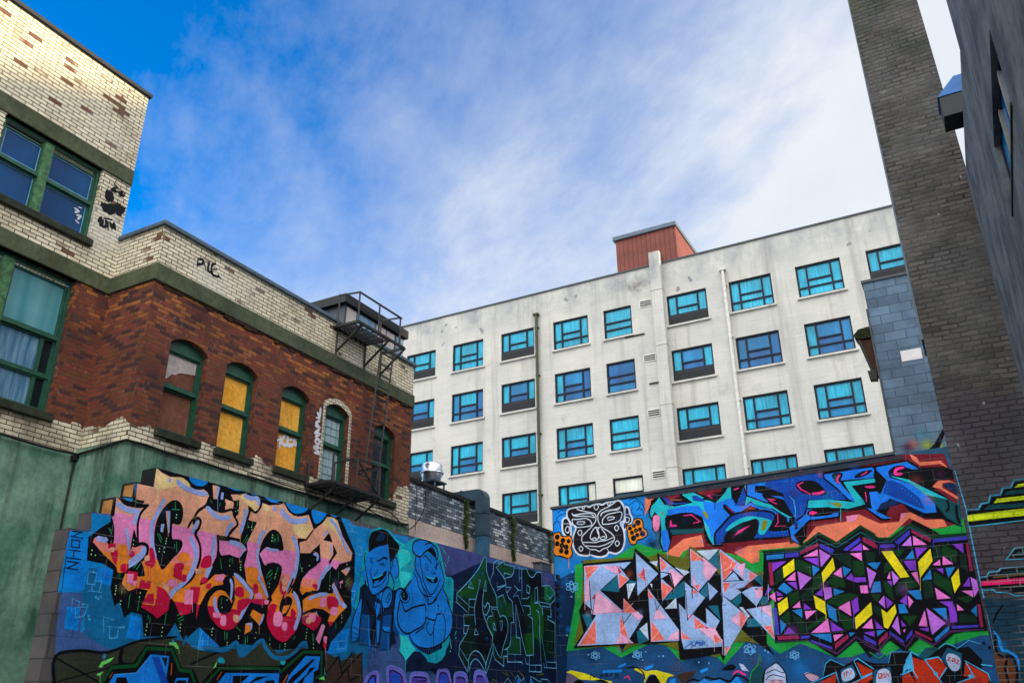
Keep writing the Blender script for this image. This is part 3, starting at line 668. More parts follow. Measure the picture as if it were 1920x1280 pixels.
P 40 48 0 01 16319,4047 52,23 49,0 32,-34 1,-86 -17,-120 -8,-106 9,-72 17,-58 29,-57 44,-59 55,-58 62,-62 78,-71 85,-75 54,-68 8,-52 -22,-46 -40,-57 -53,-93 -71,-104 -87,-64 -121,-4 -138,37 -104,72 -41,123 -7,159 -10,145 -31,112 -34,98 -17,96 10,100 26,97 36,88 46,80 55,69
P 40 48 0 01 17838,3965 214,105 269,-308 175,-400 -313,-158 -233,389
P 40 47 0 01 18505,4603 259,-13 507,136 -31,-622 -153,305 -364,-41
P 40 47 0 01 16970,3254 91,74 128,55 116,26 97,-13 85,-42 46,-60 -13,-81 -51,-98 -54,-90 -40,-84 -42,-76 -60,-41 -100,6 -118,41 -85,64 -35,97 -1,120
G 22:0.6 48 66 00 16394,4409
G 22:0.5 47 67 00 17141,4462
G 22:0.6 46 56 00 17971,4537
G 22:0.6 47 66 00 17280,3830
G 22:0.6 49 76 00 16620,3087
G 22:0.5 47 69 00 18626,3477
G 22:0.4 47 69 00 19059,3075
S 41 49 20 10 15389,3871 537,351 334,262 293,302 57,-323 194,-256 222,-215 56,-260 139,-172
S 41 50 18 00 15388,3884 6,-184 421,-158
S 41 51 19 00 15438,3840 399,-147
S 41 52 19 00 15865,3534 7,275 267,27
S 41 53 19 00 15863,3658 228,9
S 41 53 19 00 15668,3480 425,36
S 41 54 18 00 15668,3480 18,-207 185,14
S 41 50 19 00 15926,4222 4,-166
S 41 51 19 00 15876,4165 -22,-118 204,-2 -105,116
S 41 50 19 00 16263,4249 80,-4 -52,-97 -28,101
S 41 50 19 00 16557,4271 -79,-219 108,-2 -29,221
S 41 54 19 10 16291,4148 -126,-297 -74,-222 57,-308
S 41 51 19 10 16478,4039 -50,-277 55,-213 161,-191 217,-226
S 41 50 21 00 16748,4293 138,165 28,234 228,101
S 41 51 21 00 17142,4792 0,-83 262,86 -1,-65 480,8 -33,-146 -123,-99 -356,-85 31,128 326,-1
S 41 52 21 00 17027,4611 402,-209 58,-117 -404,-100 -28,104
S 41 53 21 00 17027,4611 377,184
S 41 53 21 00 17055,4115 373,149 58,-34 237,26 -209,-146 -57,89
S 41 50 20 00 17026,3952 313,99 143,-202
S 41 54 21 00 17514,4110 87,-100 177,-64 51,-443 -148,-25
S 41 46 21 00 17875,4315 181,-77 154,2
S 41 55 21 00 18056,4224 -247,-165 244,53
S 41 49 21 00 18237,4061 18,683 256,19
S 41 46 21 00 18131,4771 -9,-357
S 41 50 21 00 18124,4513 125,8
S 41 50 21 00 18499,4400 159,-39 -38,-148 -127,15 6,172
S 41 50 21 00 18237,4061 283,28 131,71
S 41 48 22 00 18919,4361 134,44 19,-332 -167,-45 14,333
S 41 47 23 00 19326,4465 419,63 274,-159 -292,-158 -170,72
S 41 48 22 00 19307,4776 -15,-315
S 41 49 22 00 20019,4354 0,-137 -265,-137 -649,-4
S 41 50 21 00 19719,4077 -40,-78 -377,-6 -10,-203
S 41 51 21 00 18872,4010 232,37 195,-127 27,-127
S 41 52 21 00 18964,3876 130,-46 56,-209
S 41 50 22 10 18511,4763 124,-130 195,-20 205,143 272,20
S 41 56 21 00 18053,4112 268,-350
S 41 57 21 00 18295,3913 347,18 26,-181 -160,-27 252,-63 33,-801 -377,-31 -174,313 -315,764
S 41 58 20 00 17927,3905 15,-716 180,-2 21,-333
S 41 51 22 00 19753,4065 17,-293 -172,15 -4,-73 379,-72 -44,-685
S 41 52 19 00 16455,3752 80,-57 106,126 82,-44 0,-91 -133,-140 -107,29
S 41 53 20 00 16723,3738 359,20
S 41 52 19 00 16805,3694 82,-136
S 41 54 20 00 16805,3707 277,-1
S 41 53 19 10 16860,3556 -163,-27 -80,-109 55,-123 189,-140 -27,-141
S 41 55 20 10 17193,3558 142,51 172,-65 56,-182 -89,-203 -173,-270 -29,-180
S 41 54 19 00 16874,3397 68,19 83,-149 -110,31 -41,99
S 41 56 19 00 17193,3474 85,20 27,-90 -57,-121 -55,191
S 41 55 18 00 15674,3268 210,16 -108,-166 -98,5 -4,145
S 41 49 18 00 16149,3254 -48,-127 165,11 -117,116
S 41 56 18 00 15776,3118 -260,-233 -18,-190 345,-303 45,179 -346,256
S 41 56 19 00 16861,3001 -290,-438 27,-195 290,483 0,151 191,-205 165,-81
S 41 57 19 00 16888,2800 81,-121 385,-123 2,204 170,8 2,142 -199,-11
S 41 59 20 00 17527,2819 676,21
S 41 60 20 00 17527,2819 -2,-167 644,27 89,-49
S 41 61 20 00 17875,2824 -4,-157
S 41 55 19 00 17710,3489 -35,-388
S 41 57 18 10 15863,2594 95,136 173,81 205,-38 156,-116 105,-106
S 41 58 18 10 15891,2417 95,158 173,80 179,-65 156,-116 104,-106
S 41 58 20 10 17675,3101 -60,-121 -201,-76
S 41 58 21 00 18417,2837 376,18
S 41 59 21 00 18571,2831 -12,-336 603,7 8,151 -606,-24
S 41 60 20 00 18879,2641 -6,-149
S 41 60 20 00 18353,2780 58,-131 154,0
S 41 60 21 00 19152,3644 -43,-201 60,-804
S 41 61 21 00 19145,3516 320,-907
S 41 62 21 00 19331,2604 645,10 8,128 -513,-8
S 41 63 21 00 19303,2699 28,-95
S 41 63 21 00 19975,3681 -61,-942
S 41 7 16 00 17379,2216 170,105 198,-96
S 41 7 16 00 17834,2253 179,146 175,-125 122,82 57,-130
S 41 7 17 00 18612,2232 37,160 503,-107 36,68 329,-5 162,-92
S 42 57 38 00 17298,2427 223,-56
S 42 58 38 00 17410,2469 140,-84
S 42 46 39 00 17693,2440 172,-97
S 42 46 39 00 18015,2503 206,-111
S 42 47 39 00 18133,2455 207,-99
S 42 61 41 00 18902,2426 389,39
S 42 7 37 00 16862,2278 215,-19
P 22 48 0 01 17921,2242 120,106 86,-127
P 22 8 0 01 18612,2232 67,134 120,-130
#background_paint_r
P 43 0 0 01 -9600,6438 2548,87 193,-1068 -453,-595 -1538,257 -556,-3081 -194,3
P 44 1 0 01 -9600,4656 817,326 -343,-2949 -474,8
P 45 2 0 01 -9290,3240 2515,8 1857,27 1806,-87 3092,-150 -60,-1161 -9326,161
G 46:0.8 2 338 00 -9075,5006
G 46:0.5 3 260 00 -9310,4633
G 44:0.8 2 103 00 -9497,3497
G 44:0.7 3 360 00 -8670,2911
G 44:0.7 3 352 00 -7720,2876
G 44:0.7 3 315 00 -6074,2647
G 46:0.5 3 279 00 -4514,2759
G 46:0.7 4 420 00 -3875,2468
G 46:0.8 1 331 00 -7130,5483
G 44:0.9 2 230 00 -6977,5341
G 47:0.5 4 281 00 -6581,2549
G 47:0.5 4 288 00 -7351,2515
G 47:0.4 4 275 00 -4764,2604
G 47:0.5 3 273 00 -2865,2699
P 48 5 0 01 -9030,5029 1040,69 648,302 543,-203 466,147 408,149 534,-423 691,59 477,-69 4862,215 -496,-2344 -461,21 -401,-102 -573,-209 -255,-41 -212,212 -365,-171 -202,142 -442,-140 -342,-9 -698,315 -456,-199 -331,287 -349,15 -531,-480 -443,408 -553,-321 -324,357 -382,74 -748,-289 -461,255 -956,-60 274,1107
P 7 4 0 01 -9570,4835 103,-21 11,-131 -104,20
P 7 4 0 01 -9579,4574 103,-20 11,-131 -103,20
P 7 4 0 01 -9585,4393 103,-20 11,-130 -103,20
P 7 2 0 01 -9592,4161 102,-19 11,-128 -102,19
P 7 2 0 01 -9599,3932 102,-19 10,-127 -102,18
P 7 3 0 01 -9600,3728 96,-17 10,-126 -101,18 -5,57
#mask_face
P 46 1 0 01 -9207,6474 -22,-141 -120,-177 -28,-253 -223,-12 0,570
P 46 1 0 01 -7673,6497 269,19 206,-74 139,-249 3,-181 -349,-12 -156,300
S 4 2 20 10 -9590,5946 0,151 127,71 70,-196
S 4 2 20 10 -9519,6209 99,93 192,48
S 4 3 19 10 -9499,6224 -63,-166
S 4 3 20 10 -9456,6375 98,59 152,-17
S 4 2 19 10 -7606,6422 120,-64 165,81 116,-97 -63,-142
S 4 3 19 10 -7400,6315 -45,-129 98,-110 157,0
S 4 4 19 10 -7321,6189 109,54 96,-110 -42,-94
S 4 5 19 10 -7477,6491 160,15 165,-153 72,-207 24,-134
P 49 6 0 01 -8611,6493 1,0 18,-40 24,-22 33,14 39,32 34,21 183,6 12,-7 34,-33 33,-16 29,18 28,35 10,8 366,12 23,-15 40,-41 32,-51 26,-55 18,-60 12,-64 3,-63 -6,-65 -13,-64 -20,-50 -33,-22 -39,-9 -20,-25 15,-56 34,-72 26,-78 9,-86 1,-91 -9,-84 -18,-72 -28,-63 -36,-52 -48,-40 -57,-28 -58,-14 -60,11 -62,24 -52,12 -33,-18 -24,-31 -36,-24 -58,-12 -69,-6 -71,3 -73,19 -75,28 -64,20 -40,1 -29,-7 -41,0 -68,9 -80,15 -69,27 -51,44 -41,55 -30,61 -19,66 -9,71 -1,67 9,58 16,53 19,53 27,57 28,56 8,49 -29,35 -50,28 -48,35 -41,50 -40,58 -26,58 -10,58 2,58 15,55 25,55 18,24
S 50 7 45 11 -9066,6456 282,9 148,5 68,-39 115,45 148,5 105,-33 97,40 203,6 156,5 98,-140 33,-187 -39,-179 -92,-56 75,-206 1,-261 -82,-187 -163,-82 -174,47 -93,-73 -198,-15 -212,67 -110,-6 -217,51 -122,160 -29,204 44,164 63,162 -127,98 -107,166 7,171
P 49 8 0 01 -9232,6230 26,-9 25,-20 22,-31 21,-42 18,-52 11,-65 6,-93 0,-104 -16,-72 -42,-15 -58,18 -49,28 -32,33 -23,44 -16,49 -7,56 1,60 3,55 3,46 7,40 13,32 25,23 32,15
S 50 9 47 11 -9232,6230 73,-60 50,-159 -10,-269 -149,31 -71,126 -3,171 23,118
P 49 8 0 01 -7605,6305 30,20 37,-18 29,-30 13,-38 5,-51 8,-47 16,-37 18,-33 12,-35 5,-39 -1,-40 -12,-35 -30,-26 -41,-20 -39,-25 -35,-41 -33,-44 -27,-20 -23,23 -17,48 -5,49 14,34 25,35 22,56 10,103 6,125
S 50 9 45 11 -7605,6305 96,-28 26,-136 46,-105 -8,-114 -110,-71 -95,-105 -45,120 61,125
S 50 8 24 10 -8918,6471 32,-73 238,-78 218,-75 31,-105 -23,-99 -97,-107 -153,-119 -134,-121 12,-151 104,-109 106,-68 144,-21 88,-49 92,49 181,49 133,135 5,98 -117,127 -173,117 -101,144 -9,186 97,108 223,77 186,97
S 50 10 25 10 -9058,6331 54,-57 243,7 221,-24 106,-96
S 50 11 25 10 -9059,6314 72,-68 260,-28 183,-37 109,-37
S 50 10 25 10 -8270,6160 59,78 220,43 197,-5 58,60 -110,-38 -217,-9 -166,-49 -41,-80
S 50 12 25 10 -9055,6176 139,-23 224,2 126,-65 49,-106 -38,-30 -221,-11 -204,21 -71,93 -4,119
S 50 11 25 10 -8227,5954 7,116 114,106 182,30 215,1 -9,-140 -94,-90 -199,-29 -216,6
S 50 13 25 10 -8939,6045 58,45 148,-16 17,-35 -76,-26 -129,21
S 50 12 25 10 -8094,6074 57,44 125,-14 -21,-48 -144,-18
S 50 13 25 10 -8429,5908 -97,-108 -52,-128 42,-70 108,-27 75,59 7,132 -83,142
S 50 14 24 10 -8331,5864 -49,-61 32,-87 31,-86 69,-56 110,39 -30,102 -100,143
S 50 15 25 10 -8535,5618 74,26 53,-38
S 50 15 25 10 -8280,5643 73,10 34,-37
S 50 16 24 10 -8794,5560 219,-21 144,-14 110,23 162,1 217,61
S 50 17 25 10 -8743,5472 271,-42 126,-11 181,32 201,80
S 50 9 25 10 -8604,5327 -22,-96
S 50 9 24 10 -8152,5368 65,-120
S 50 15 25 10 -8429,5908 72,-24 73,9
S 50 9 24 11 -8779,6455 48,23 41,-33 -47,-47
S 50 12 23 11 -8438,6416 66,68 58,-82 -66,-68
S 50 9 23 11 -8070,6459 46,39 41,-49 -46,-39
S 50 9 23 11 -8915,5814 62,61 56,-73 -62,-61
S 50 9 23 11 -8901,5412 57,57 52,-67 -57,-58
S 50 9 22 11 -7911,5830 58,63 49,-74 -58,-64
S 50 18 22 11 -7919,5453 60,63 52,-74 -60,-62
S 50 10 24 11 -9263,5925 60,79 55,-39 -23,-117 -57,6
S 50 10 22 11 -7594,6070 86,-42 -23,-81 -71,-9
S 50 10 23 10 -9332,6086 188,-20
S 50 10 22 10 -7607,6138 141,-16
S 7 13 95 11 -9550,5835 114,5 35,-88 131,-30 113,6 52,-89 -22,-98 -23,-98 33,-120 -78,-93 -129,45 -129,44 -94,9 -5,90 0,112 0,118 0,104
P 51 14 0 01 -9550,5835 35,11 44,2 35,-8 14,-25 5,-35 16,-28 37,-16 48,-9 46,-5 41,3 40,7 32,-4 25,-22 17,-33 10,-34 -2,-32 -10,-33 -10,-33 -10,-32 -9,-32 -4,-34 11,-39 17,-42 5,-39 -16,-38 -28,-35 -34,-20 -39,5 -45,20 -45,20 -44,16 -45,16 -40,12 -35,3 -31,-2 -28,8 -31,23 -22,25 0,88 19,27 21,39 7,39 0,40 -3,39 -8,36 -12,35 -5,33 3,32 9,30
S 51 15 34 11 -9550,5835 114,5 35,-88 131,-30 113,6 52,-89 -22,-98 -23,-98 33,-120 -78,-93 -129,45 -129,44 -94,9 -36,90 23,112 4,118 -25,104
S 7 11 93 11 -7557,5818 106,22 96,122 122,3 45,-103 -8,-113 96,-91 -6,-80 -124,-53 -122,-20 -58,-92 -86,24 -42,150 -8,132
P 51 12 0 01 -7557,5818 27,9 40,1 39,12 32,38 30,48 34,36 42,14 44,0 36,-11 23,-26 14,-38 8,-39 -3,-38 -8,-39 3,-36 28,-32 40,-30 28,-29 10,-28 -1,-28 -15,-24 -33,-21 -45,-18 -46,-14 -43,-6 -43,-3 -36,-11 -23,-30 -16,-37 -19,-25 -28,-5 -32,7 -26,22 -19,41 -13,56 -10,53 -5,47 -1,44 -2,41 -8,38 -8,35
S 51 13 34 11 -7557,5818 106,22 96,122 122,3 45,-103 -8,-113 96,-91 -6,-80 -124,-53 -122,-20 -58,-92 -86,24 -42,150 -8,132
D 7:1 16 71 00 -9495,5761
D 7:1 16 70 00 -9338,5661
D 7:1 16 70 00 -9501,5592
D 7:1 17 70 00 -9371,5538
D 7:1 18 70 00 -9251,5485
D 7:1 18 70 00 -9394,5406
D 7:1 19 71 00 -9246,5360
D 7:1 16 57 00 -9180,5630
D 7:1 14 55 00 -7399,5835
D 7:1 15 55 00 -7507,5780
D 7:1 14 55 00 -7355,5716
D 7:1 15 55 00 -7249,5730
D 7:1 16 55 00 -7462,5670
D 7:1 14 54 00 -7328,5599
D 7:1 15 75 00 -7290,5897
D 7:1 16 73 00 -7189,5618
D 7:1 15 73 00 -7428,5536
D 42:1 18 20 00 -9371,5530
D 42:1 15 20 00 -7355,5716
#blue_wildstyle
P 52 6 0 01 -6722,6485 5604,250 833,-96 91,-594 -73,-891 -366,-73 -649,122 -1070,53 -1152,-121 -255,-153 -1212,-71 -482,165 -1293,116
P 53 12 0 01 -7064,6480 337,22 -23,-163 -248,-136 -98,-154
P 53 7 0 01 -6640,5100 460,292 453,54 33,-275 -262,5 -229,-57 -158,-162 -244,41
P 53 7 0 01 -5006,4975 341,120 1119,-2 -8,-119 -880,-12 -30,-240 -172,-22
G 15:0.7 8 150 00 -4870,4982
G 14:0.5 8 96 00 -5740,5311
P 53 7 0 01 -5781,6572 389,-18 -67,-62 -226,-3
P 15 7 0 01 -4668,6563 143,42 -67,-61
P 53 7 0 01 -3449,5047 325,333 648,34 288,130 392,-241 386,-1 73,208 193,-41 235,-182 350,-18 39,-157 -354,-21 -327,267 -481,-360 -181,17 -354,232 -519,-267 -356,215
P 53 8 0 01 -3814,5020 68,55 204,22 -14,-100
P 53 7 0 01 -954,6732 129,-101 35,-107 411,-27 124,-188 -154,122 -378,11 -135,162
P 53 7 0 01 -641,5962 148,120 207,-27 105,-92 -130,56 -124,-4 -18,-97 254,-226 -11,-57 -299,271
P 15 8 0 01 -2458,5533 270,11 -138,-146 -131,14
P 15 7 0 01 -3271,6668 129,-10 13,-55 -144,-3 -47,66
P 15 8 0 01 -1346,5511 134,-15 -162,-198
P 7 13 0 01 -6918,6400 202,101 44,15 153,-224 361,265 335,0 497,-343 241,372 257,-32 44,34 260,27 427,-15 727,42 214,-68 -205,-1452 -374,-76 -14,169 -710,12 -754,-4 -264,-72 -148,110 -56,239 -759,-4 -135,-362 -145,13 -45,222 28,600 -170,19 -33,126
P 7 14 0 01 -3665,6598 333,21 606,-17 593,4 418,-36 703,47 200,-212 496,-47 157,-102 35,-182 -422,15 -95,-127 206,-222 229,-260 -47,-414 -341,207 -308,52 -389,239 -289,-185 -188,-20 -270,289 -540,-21 -35,-97 -631,-14 -233,-527 -221,143 -122,299
P 54 15 0 01 -6983,6119 55,158 138,108 95,113 132,-221 248,-70 295,27 125,6 -232,190 -12,104 231,13 502,-324 76,-49 244,211 118,166 79,-10 -18,-337 99,-169 155,-18 70,267 -35,203 167,79 351,14 -22,-175 -209,26 -12,-97 310,-136 259,-50 219,-180 27,-345 -169,-20 -305,243 -182,59 -220,84 -86,88 -252,-148 -181,-38 -198,180 -26,-57 157,-194 -197,-175 -221,-211 -28,-268 -59,6 -83,162 -60,201 -48,321 -232,145 -606,-14 -59,-196 43,-245 25,-201 -79,-190 -104,9 -67,205 44,275 -16,325 -98,113 -96,-133 -38,66
S 7 16 46 01 -6983,6119 55,158 138,108 95,113 132,-221 248,-70 295,27 125,6 -232,190 -12,104 231,13 502,-324 76,-49 244,211 118,166 79,-10 -18,-337 99,-169 155,-18 70,267 -35,203 167,79 351,14 -22,-175 -209,26 -12,-97 310,-136 259,-50 219,-180 27,-345 -169,-20 -305,243 -182,59 -220,84 -86,88 -252,-148 -181,-38 -198,180 -26,-57 157,-194 -197,-175 -221,-211 -28,-268 -59,6 -83,162 -60,201 -48,321 -232,145 -606,-14 -59,-196 43,-245 25,-201 -79,-190 -104,9 -67,205 44,275 -16,325 -98,113 -96,-133 -38,66
P 55 17 0 01 -6512,6128 486,46 286,-33 146,-176 -33,284 295,-94 205,35 124,45 96,-31 99,-169 155,-18 163,60 124,-93 182,-79 93,-10 430,-296 -46,-70 -452,277 -341,194 -268,-126 -157,-3 -222,143 157,-194 -197,-175 -219,-191 -92,-127 -34,256 -50,104 -102,188 -234,126 -606,-14
P 55 18 0 01 -4533,6536 433,44 649,14 280,2 -19,-134 -856,-66 -285,35 -14,-116 312,-117 259,-50 219,-180 29,-326 -39,-15 -205,270 -398,142 -400,204
S 7 19 35 01 -4533,6536 433,44 649,14 280,2 -19,-134 -856,-66 -285,35 -14,-116 312,-117 259,-50 219,-180 29,-326 -39,-15 -205,270 -398,142 -400,204
P 55 18 0 01 -6721,5644 168,3 38,-302 -79,-190 -104,9
P 56 18 0 01 -5880,6401 123,-15 211,-146 -104,-18 -200,53
P 56 18 0 01 -6633,6470 133,-201 187,-42 293,7 84,11 -374,23 -199,146
P 56 20 0 01 -5408,5434 44,63 62,55 72,59 77,72 86,76 97,59 111,33 123,17 125,8 132,1 134,-9 116,-15 92,-21 73,-27 52,-34 27,-38 6,-44 -13,-54 -56,-77 -73,-88 -13,-67 109,-24 170,-2 125,-15 57,-48 11,-59 -69,-42 -188,-7 -268,12 -272,9 -276,2 -278,0 -200,-6 -63,-17 15,-22 3,-15 -50,-9 -62,-1 -44,25 -16,69 1,94
S 7 21 47 11 -5408,5434 178,177 260,207 359,58 382,-23 217,-82 20,-136 -142,-232 404,-41 -1,-149 -728,14 -754,-4 -45,-54 -156,15
P 56 22 0 01 -4026,6551 683,9 187,14 -143,-1013 -253,27 78,294 -68,180 -259,167 -321,176 17,136
P 56 20 0 01 -4886,6044 264,404 37,-183 -44,-211 -140,-24
P 54 23 0 01 -5143,5505 41,44 69,58 84,52 99,44 114,37 111,21 105,-5 103,-22 94,-25 86,-25 76,-28 55,-28 31,-22 10,-21 -13,-36 -47,-67 -69,-81 -61,-61 -40,-27 -32,-7 -26,5 -23,13 -17,25 -7,43 20,77 30,95 -2,71 -58,29 -91,5 -97,-8 -100,-19 -107,-32 -94,-33 -76,-36 -63,-37 -48,-24 -38,-5 -23,8
P 57 24 0 01 -4258,5625 36,13 37,-12 19,-30 -14,-56 -33,-74 -33,-52 -33,-18 -34,3 -17,24 12,62 29,83
P 57 18 0 01 -5653,5991 22,9 43,-14 34,-25 17,-37 10,-47 1,-38 -8,-26 -16,-17 -20,8 -32,54 -35,79
P 57 17 0 01 -6673,6105 15,-2 22,-20 12,-24 -7,-31 -17,-35 -14,-12 -8,33 -5,55
P 7 19 0 01 -6546,5969 139,29 192,19 175,-3 142,-32 125,-54 87,-72 44,-106 6,-123 -41,-88 -103,-27 -150,9 -154,20 -161,24 -166,35 -121,45 -48,58 -4,67 5,61 -12,53 -4,48
S 58 20 60 00 -6451,5858 -10,-120 145,-15
S 58 20 27 00 -6130,5944 206,-3 188,-179 -166,-22
S 58 21 58 10 -5779,5747 -20,2
G 44:0.6 21 176 00 -6100,5820
P 59 20 0 01 -6490,5641 818,-43 11,-100 -777,18
P 7 24 0 01 -5172,5238 -51,45 22,63 48,63 66,59 91,59 97,50 99,38 105,28 97,18 97,20 88,11 45,-36 -9,-126 -52,-171 -105,-125 -202,-36 -255,11
P 58 25 0 01 -4964,5352 110,105 302,103 -271,-164
G 60:0.7 26 113 00 -4987,5316
P 7 25 0 01 -4222,6221 47,9 101,-33 111,-46 120,-52 131,-65 99,-79 52,-108 20,-121 -3,-82 -26,-22 -49,16 -68,40 -92,64 -111,87 -102,93 -100,109 -92,116
S 58 26 40 00 -4083,6107 148,-37 -115,-6 140,-93
P 7 26 0 01 -3935,5781 206,-136 23,-248 -373,0
S 58 27 21 00 -3919,5761 -8,-209 -86,-86 241,-6
P 7 22 0 01 -5137,6102 59,-7 194,-209 -90,-107 -173,235
S 58 23 18 00 -5064,6044 141,-153
P 7 19 0 01 -5643,6291 338,121 120,-15 -145,-223
P 58 20 0 01 -5514,6357 287,25 -227,-33 92,-91
P 58 21 0 01 -4876,6480 139,2 -50,-93 -59,7
P 7 22 0 01 -4867,6559 256,-13 -68,-250 -144,-220 -54,46
S 58 23 46 00 -4844,6416 103,27
P 52 19 0 01 -6608,6509 427,30 10,-124 -257,-51
P 52 17 0 01 -5866,6542 779,24 -57,-154 -528,4
P 53 18 0 01 -5760,6569 369,-5 -68,-72 -226,-3
S 53 20 23 00 -6407,6361 271,-32
P 7 22 0 01 -4686,5904 186,96 162,-97 -233,-12
P 61 23 0 01 -4605,5933 122,45 107,-70
P 7 19 0 01 -6907,5988 192,-1 -27,-341 -190,19
P 15 20 0 01 -6884,6005 50,31 66,-7 43,-41 3,-96 -21,-130 -29,-93 -42,-32 -50,5 -35,40 -11,97 5,132
P 56 27 0 01 -3665,6598 310,2 544,-29 514,-505 123,-200 -1042,123 -81,-282 -255,-97 -186,441
P 7 28 0 01 -3433,6332 8,42 30,34 57,19 100,3 127,-11 112,-36 87,-76 71,-100 44,-80 11,-43 -16,-23 -46,-11 -91,2 -119,16 -104,20 -70,21 -54,27 -46,35 -46,50 -38,59
S 58 29 29 00 -3260,6396 -129,-48 65,-114 185,-128
S 58 30 60 10 -3098,6111 158,-9 104,30
P 55 31 0 01 -2797,6527 379,13 662,15 58,-50 -46,-221 -709,29 58,-132 189,-270 0,-122 -157,100 -192,271 -238,260
S 7 32 37 01 -2797,6527 379,13 662,15 58,-50 -46,-221 -709,29 58,-132 189,-270 0,-122 -157,100 -192,271 -238,260
P 54 33 0 01 -2398,6286 654,-2 5,-83 -501,-19 178,-329 40,-106 -373,-59 -149,38 -230,26 -469,53 43,161 453,-32 525,-123 -37,127
P 57 34 0 01 -2898,5848 86,5 141,5 108,-7 40,-32 8,-45 -7,-31 -21,-8 -35,5 -39,14 -38,26 -41,34 -45,26 -68,9 -72,0
P 7 34 0 01 -2624,6483 66,27 104,3 68,-20 -7,-57 -43,-79 -39,-62 -16,-34 -11,-15 -18,13 -43,63 -49,93
S 58 35 51 10 -2450,6460 -74,-96 26,-87
P 7 33 0 01 -2128,6396 43,28 60,32 65,22 81,8 85,-2 43,-13 -27,-30 -69,-40 -74,-32 -77,-17 -81,-7 -57,0 -20,10 5,19
S 58 34 23 10 -2015,6381 147,74 -106,-58
P 7 34 0 01 -2243,6162 482,22 36,-127 -214,-35 18,-347 -104,52 -17,246
S 58 35 36 10 -1960,6127 186,-24 -133,-3
S 58 35 33 00 -1980,6006 -5,-202
P 55 35 0 01 -3322,5668 57,118 491,-34 62,-110 137,6 -38,-118 -631,-14 -361,-291 91,-212 -184,119 -22,289
S 7 36 37 01 -3322,5668 57,118 491,-34 62,-110 137,6 -38,-118 -631,-14 -361,-291 91,-212 -184,119 -22,289
P 7 37 0 01 -3232,5741 120,20 168,7 131,-12 71,-44 33,-62 -28,-46 -134,-16 -195,1 -145,16 -57,40 -6,55
P 58 38 0 01 -3215,5719 80,1 94,-41 -105,-40 -79,8
P 7 37 0 01 -3569,5488 65,35 -22,-163 -52,-15
P 55 36 0 01 -1921,6020 189,-3 45,-67 158,265 -166,248 14,81 644,35 236,-216 -164,2 -202,109 -258,-88 1,-103 509,-247 279,-429 -5,-213 -247,8 -386,259 -235,127 -296,-206 247,-186 -97,-29 -106,31 -290,292 127,-35
S 7 37 41 01 -1921,6020 189,-3 45,-67 158,265 -166,248 14,81 644,35 236,-216 -164,2 -202,109 -258,-88 1,-103 509,-247 279,-429 -5,-213 -247,8 -386,259 -235,127 -296,-206 247,-186 -97,-29 -106,31 -290,292 127,-35
P 56 38 0 01 -1514,6193 113,6 200,-127 272,-313 63,-243 -71,8 -424,267 -271,153
P 54 39 0 01 -1439,6306 367,-129 238,-191 453,-331 -401,126 -236,288
P 59 40 0 01 -778,5800 397,-145 183,-137 -51,-433 -238,196 -129,246
S 57 41 30 00 -951,6040 173,-240
P 7 40 0 01 -1447,6368 17,44 54,48 63,34 66,12 73,-2 65,-17 27,-41 17,-55 78,-43 200,-15 259,-3 204,-11 97,-27 41,-35 20,-39 33,-50 13,-53 -73,-32 -228,3 -312,26 -253,33 -126,41 -65,49 -61,44 -86,32 -80,26
S 58 41 60 10 -1116,6447 -152,-21 -36,-97 127,-17
G 60:0.7 41 158 00 -450,6216
P 52 40 0 01 -1632,5503 96,128 248,52 112,-191 -204,-17 -38,-114 -147,-4
P 44 41 0 01 -1805,5582 100,149 214,55 113,-93 -238,-92
P 44 41 0 01 -442,5976 166,38 125,-74 -24,-212
S 7 41 43 10 -415,5659 5,-156 -73,-107
S 7 41 55 10 -266,5526 -27,-228 21,-154
D 55:1 28 13 00 -3714,6461
D 55:1 28 13 00 -3657,6464
D 55:1 28 14 00 -3601,6461
D 55:1 28 13 00 -3544,6465
D 55:1 28 13 00 -3478,6464
D 55:1 23 14 00 -4760,6108
D 55:1 23 14 00 -4763,6168
D 55:1 23 14 00 -4730,6203
D 55:1 23 14 00 -4703,6259
D 55:1 23 14 00 -4665,6334
D 55:1 24 13 00 -4104,5343
D 55:1 22 13 00 -4030,5336
D 55:1 22 13 00 -3955,5338
D 55:1 22 13 00 -3881,5340
D 55:1 22 13 00 -3808,5333
D 55:1 37 13 00 -3750,5346
D 55:1 19 14 00 -6521,6272
D 55:1 19 14 00 -6459,6254
D 55:1 19 14 00 -6396,6247
D 55:1 39 14 00 -1500,6110
D 55:1 39 14 00 -1523,6032
D 55:1 39 14 00 -1555,5955
D 55:1 40 14 00 -1231,6005
D 55:1 40 14 00 -1177,5948
D 55:1 40 14 00 -1125,5882
D 55:1 40 14 00 -1082,5817
D 55:1 40 14 00 -1039,5753
D 55:1 40 14 00 -996,5688
D 55:1 39 14 00 -963,5625
D 55:1 39 13 00 -933,5543
D 55:1 34 14 00 -2555,6035
D 55:1 34 14 00 -2475,6046
D 55:1 29 14 00 -2955,6409
D 55:1 29 14 00 -2920,6373
D 55:1 29 14 00 -2867,6324
D 55:1 34 14 00 -2817,6255
S 46 28 26 00 -4059,6595 346,14 342,23 140,-67
S 6 37 19 00 -3605,6120 86,-116 9,-232 -42,-162
S 6 41 13 00 -1679,5449 119,-63
S 62 42 129 00 -6992,6482 2471,80 3410,112
S 48 37 62 00 -4416,4960 851,-3
#crystal_lettering
P 63 38 0 01 -8786,5123 1314,-45 62,214 312,-246 260,64 25,19 599,-181 129,181 52,81 296,-155 385,-76 570,-236 36,-227 368,-29 -58,-789 -77,-765 -410,93 -325,14 -297,-258 -151,-52 -422,210 -386,-221 -26,197 -318,132 -331,34 -433,-23 -284,-131 -131,128 -1047,0 -43,149 199,629
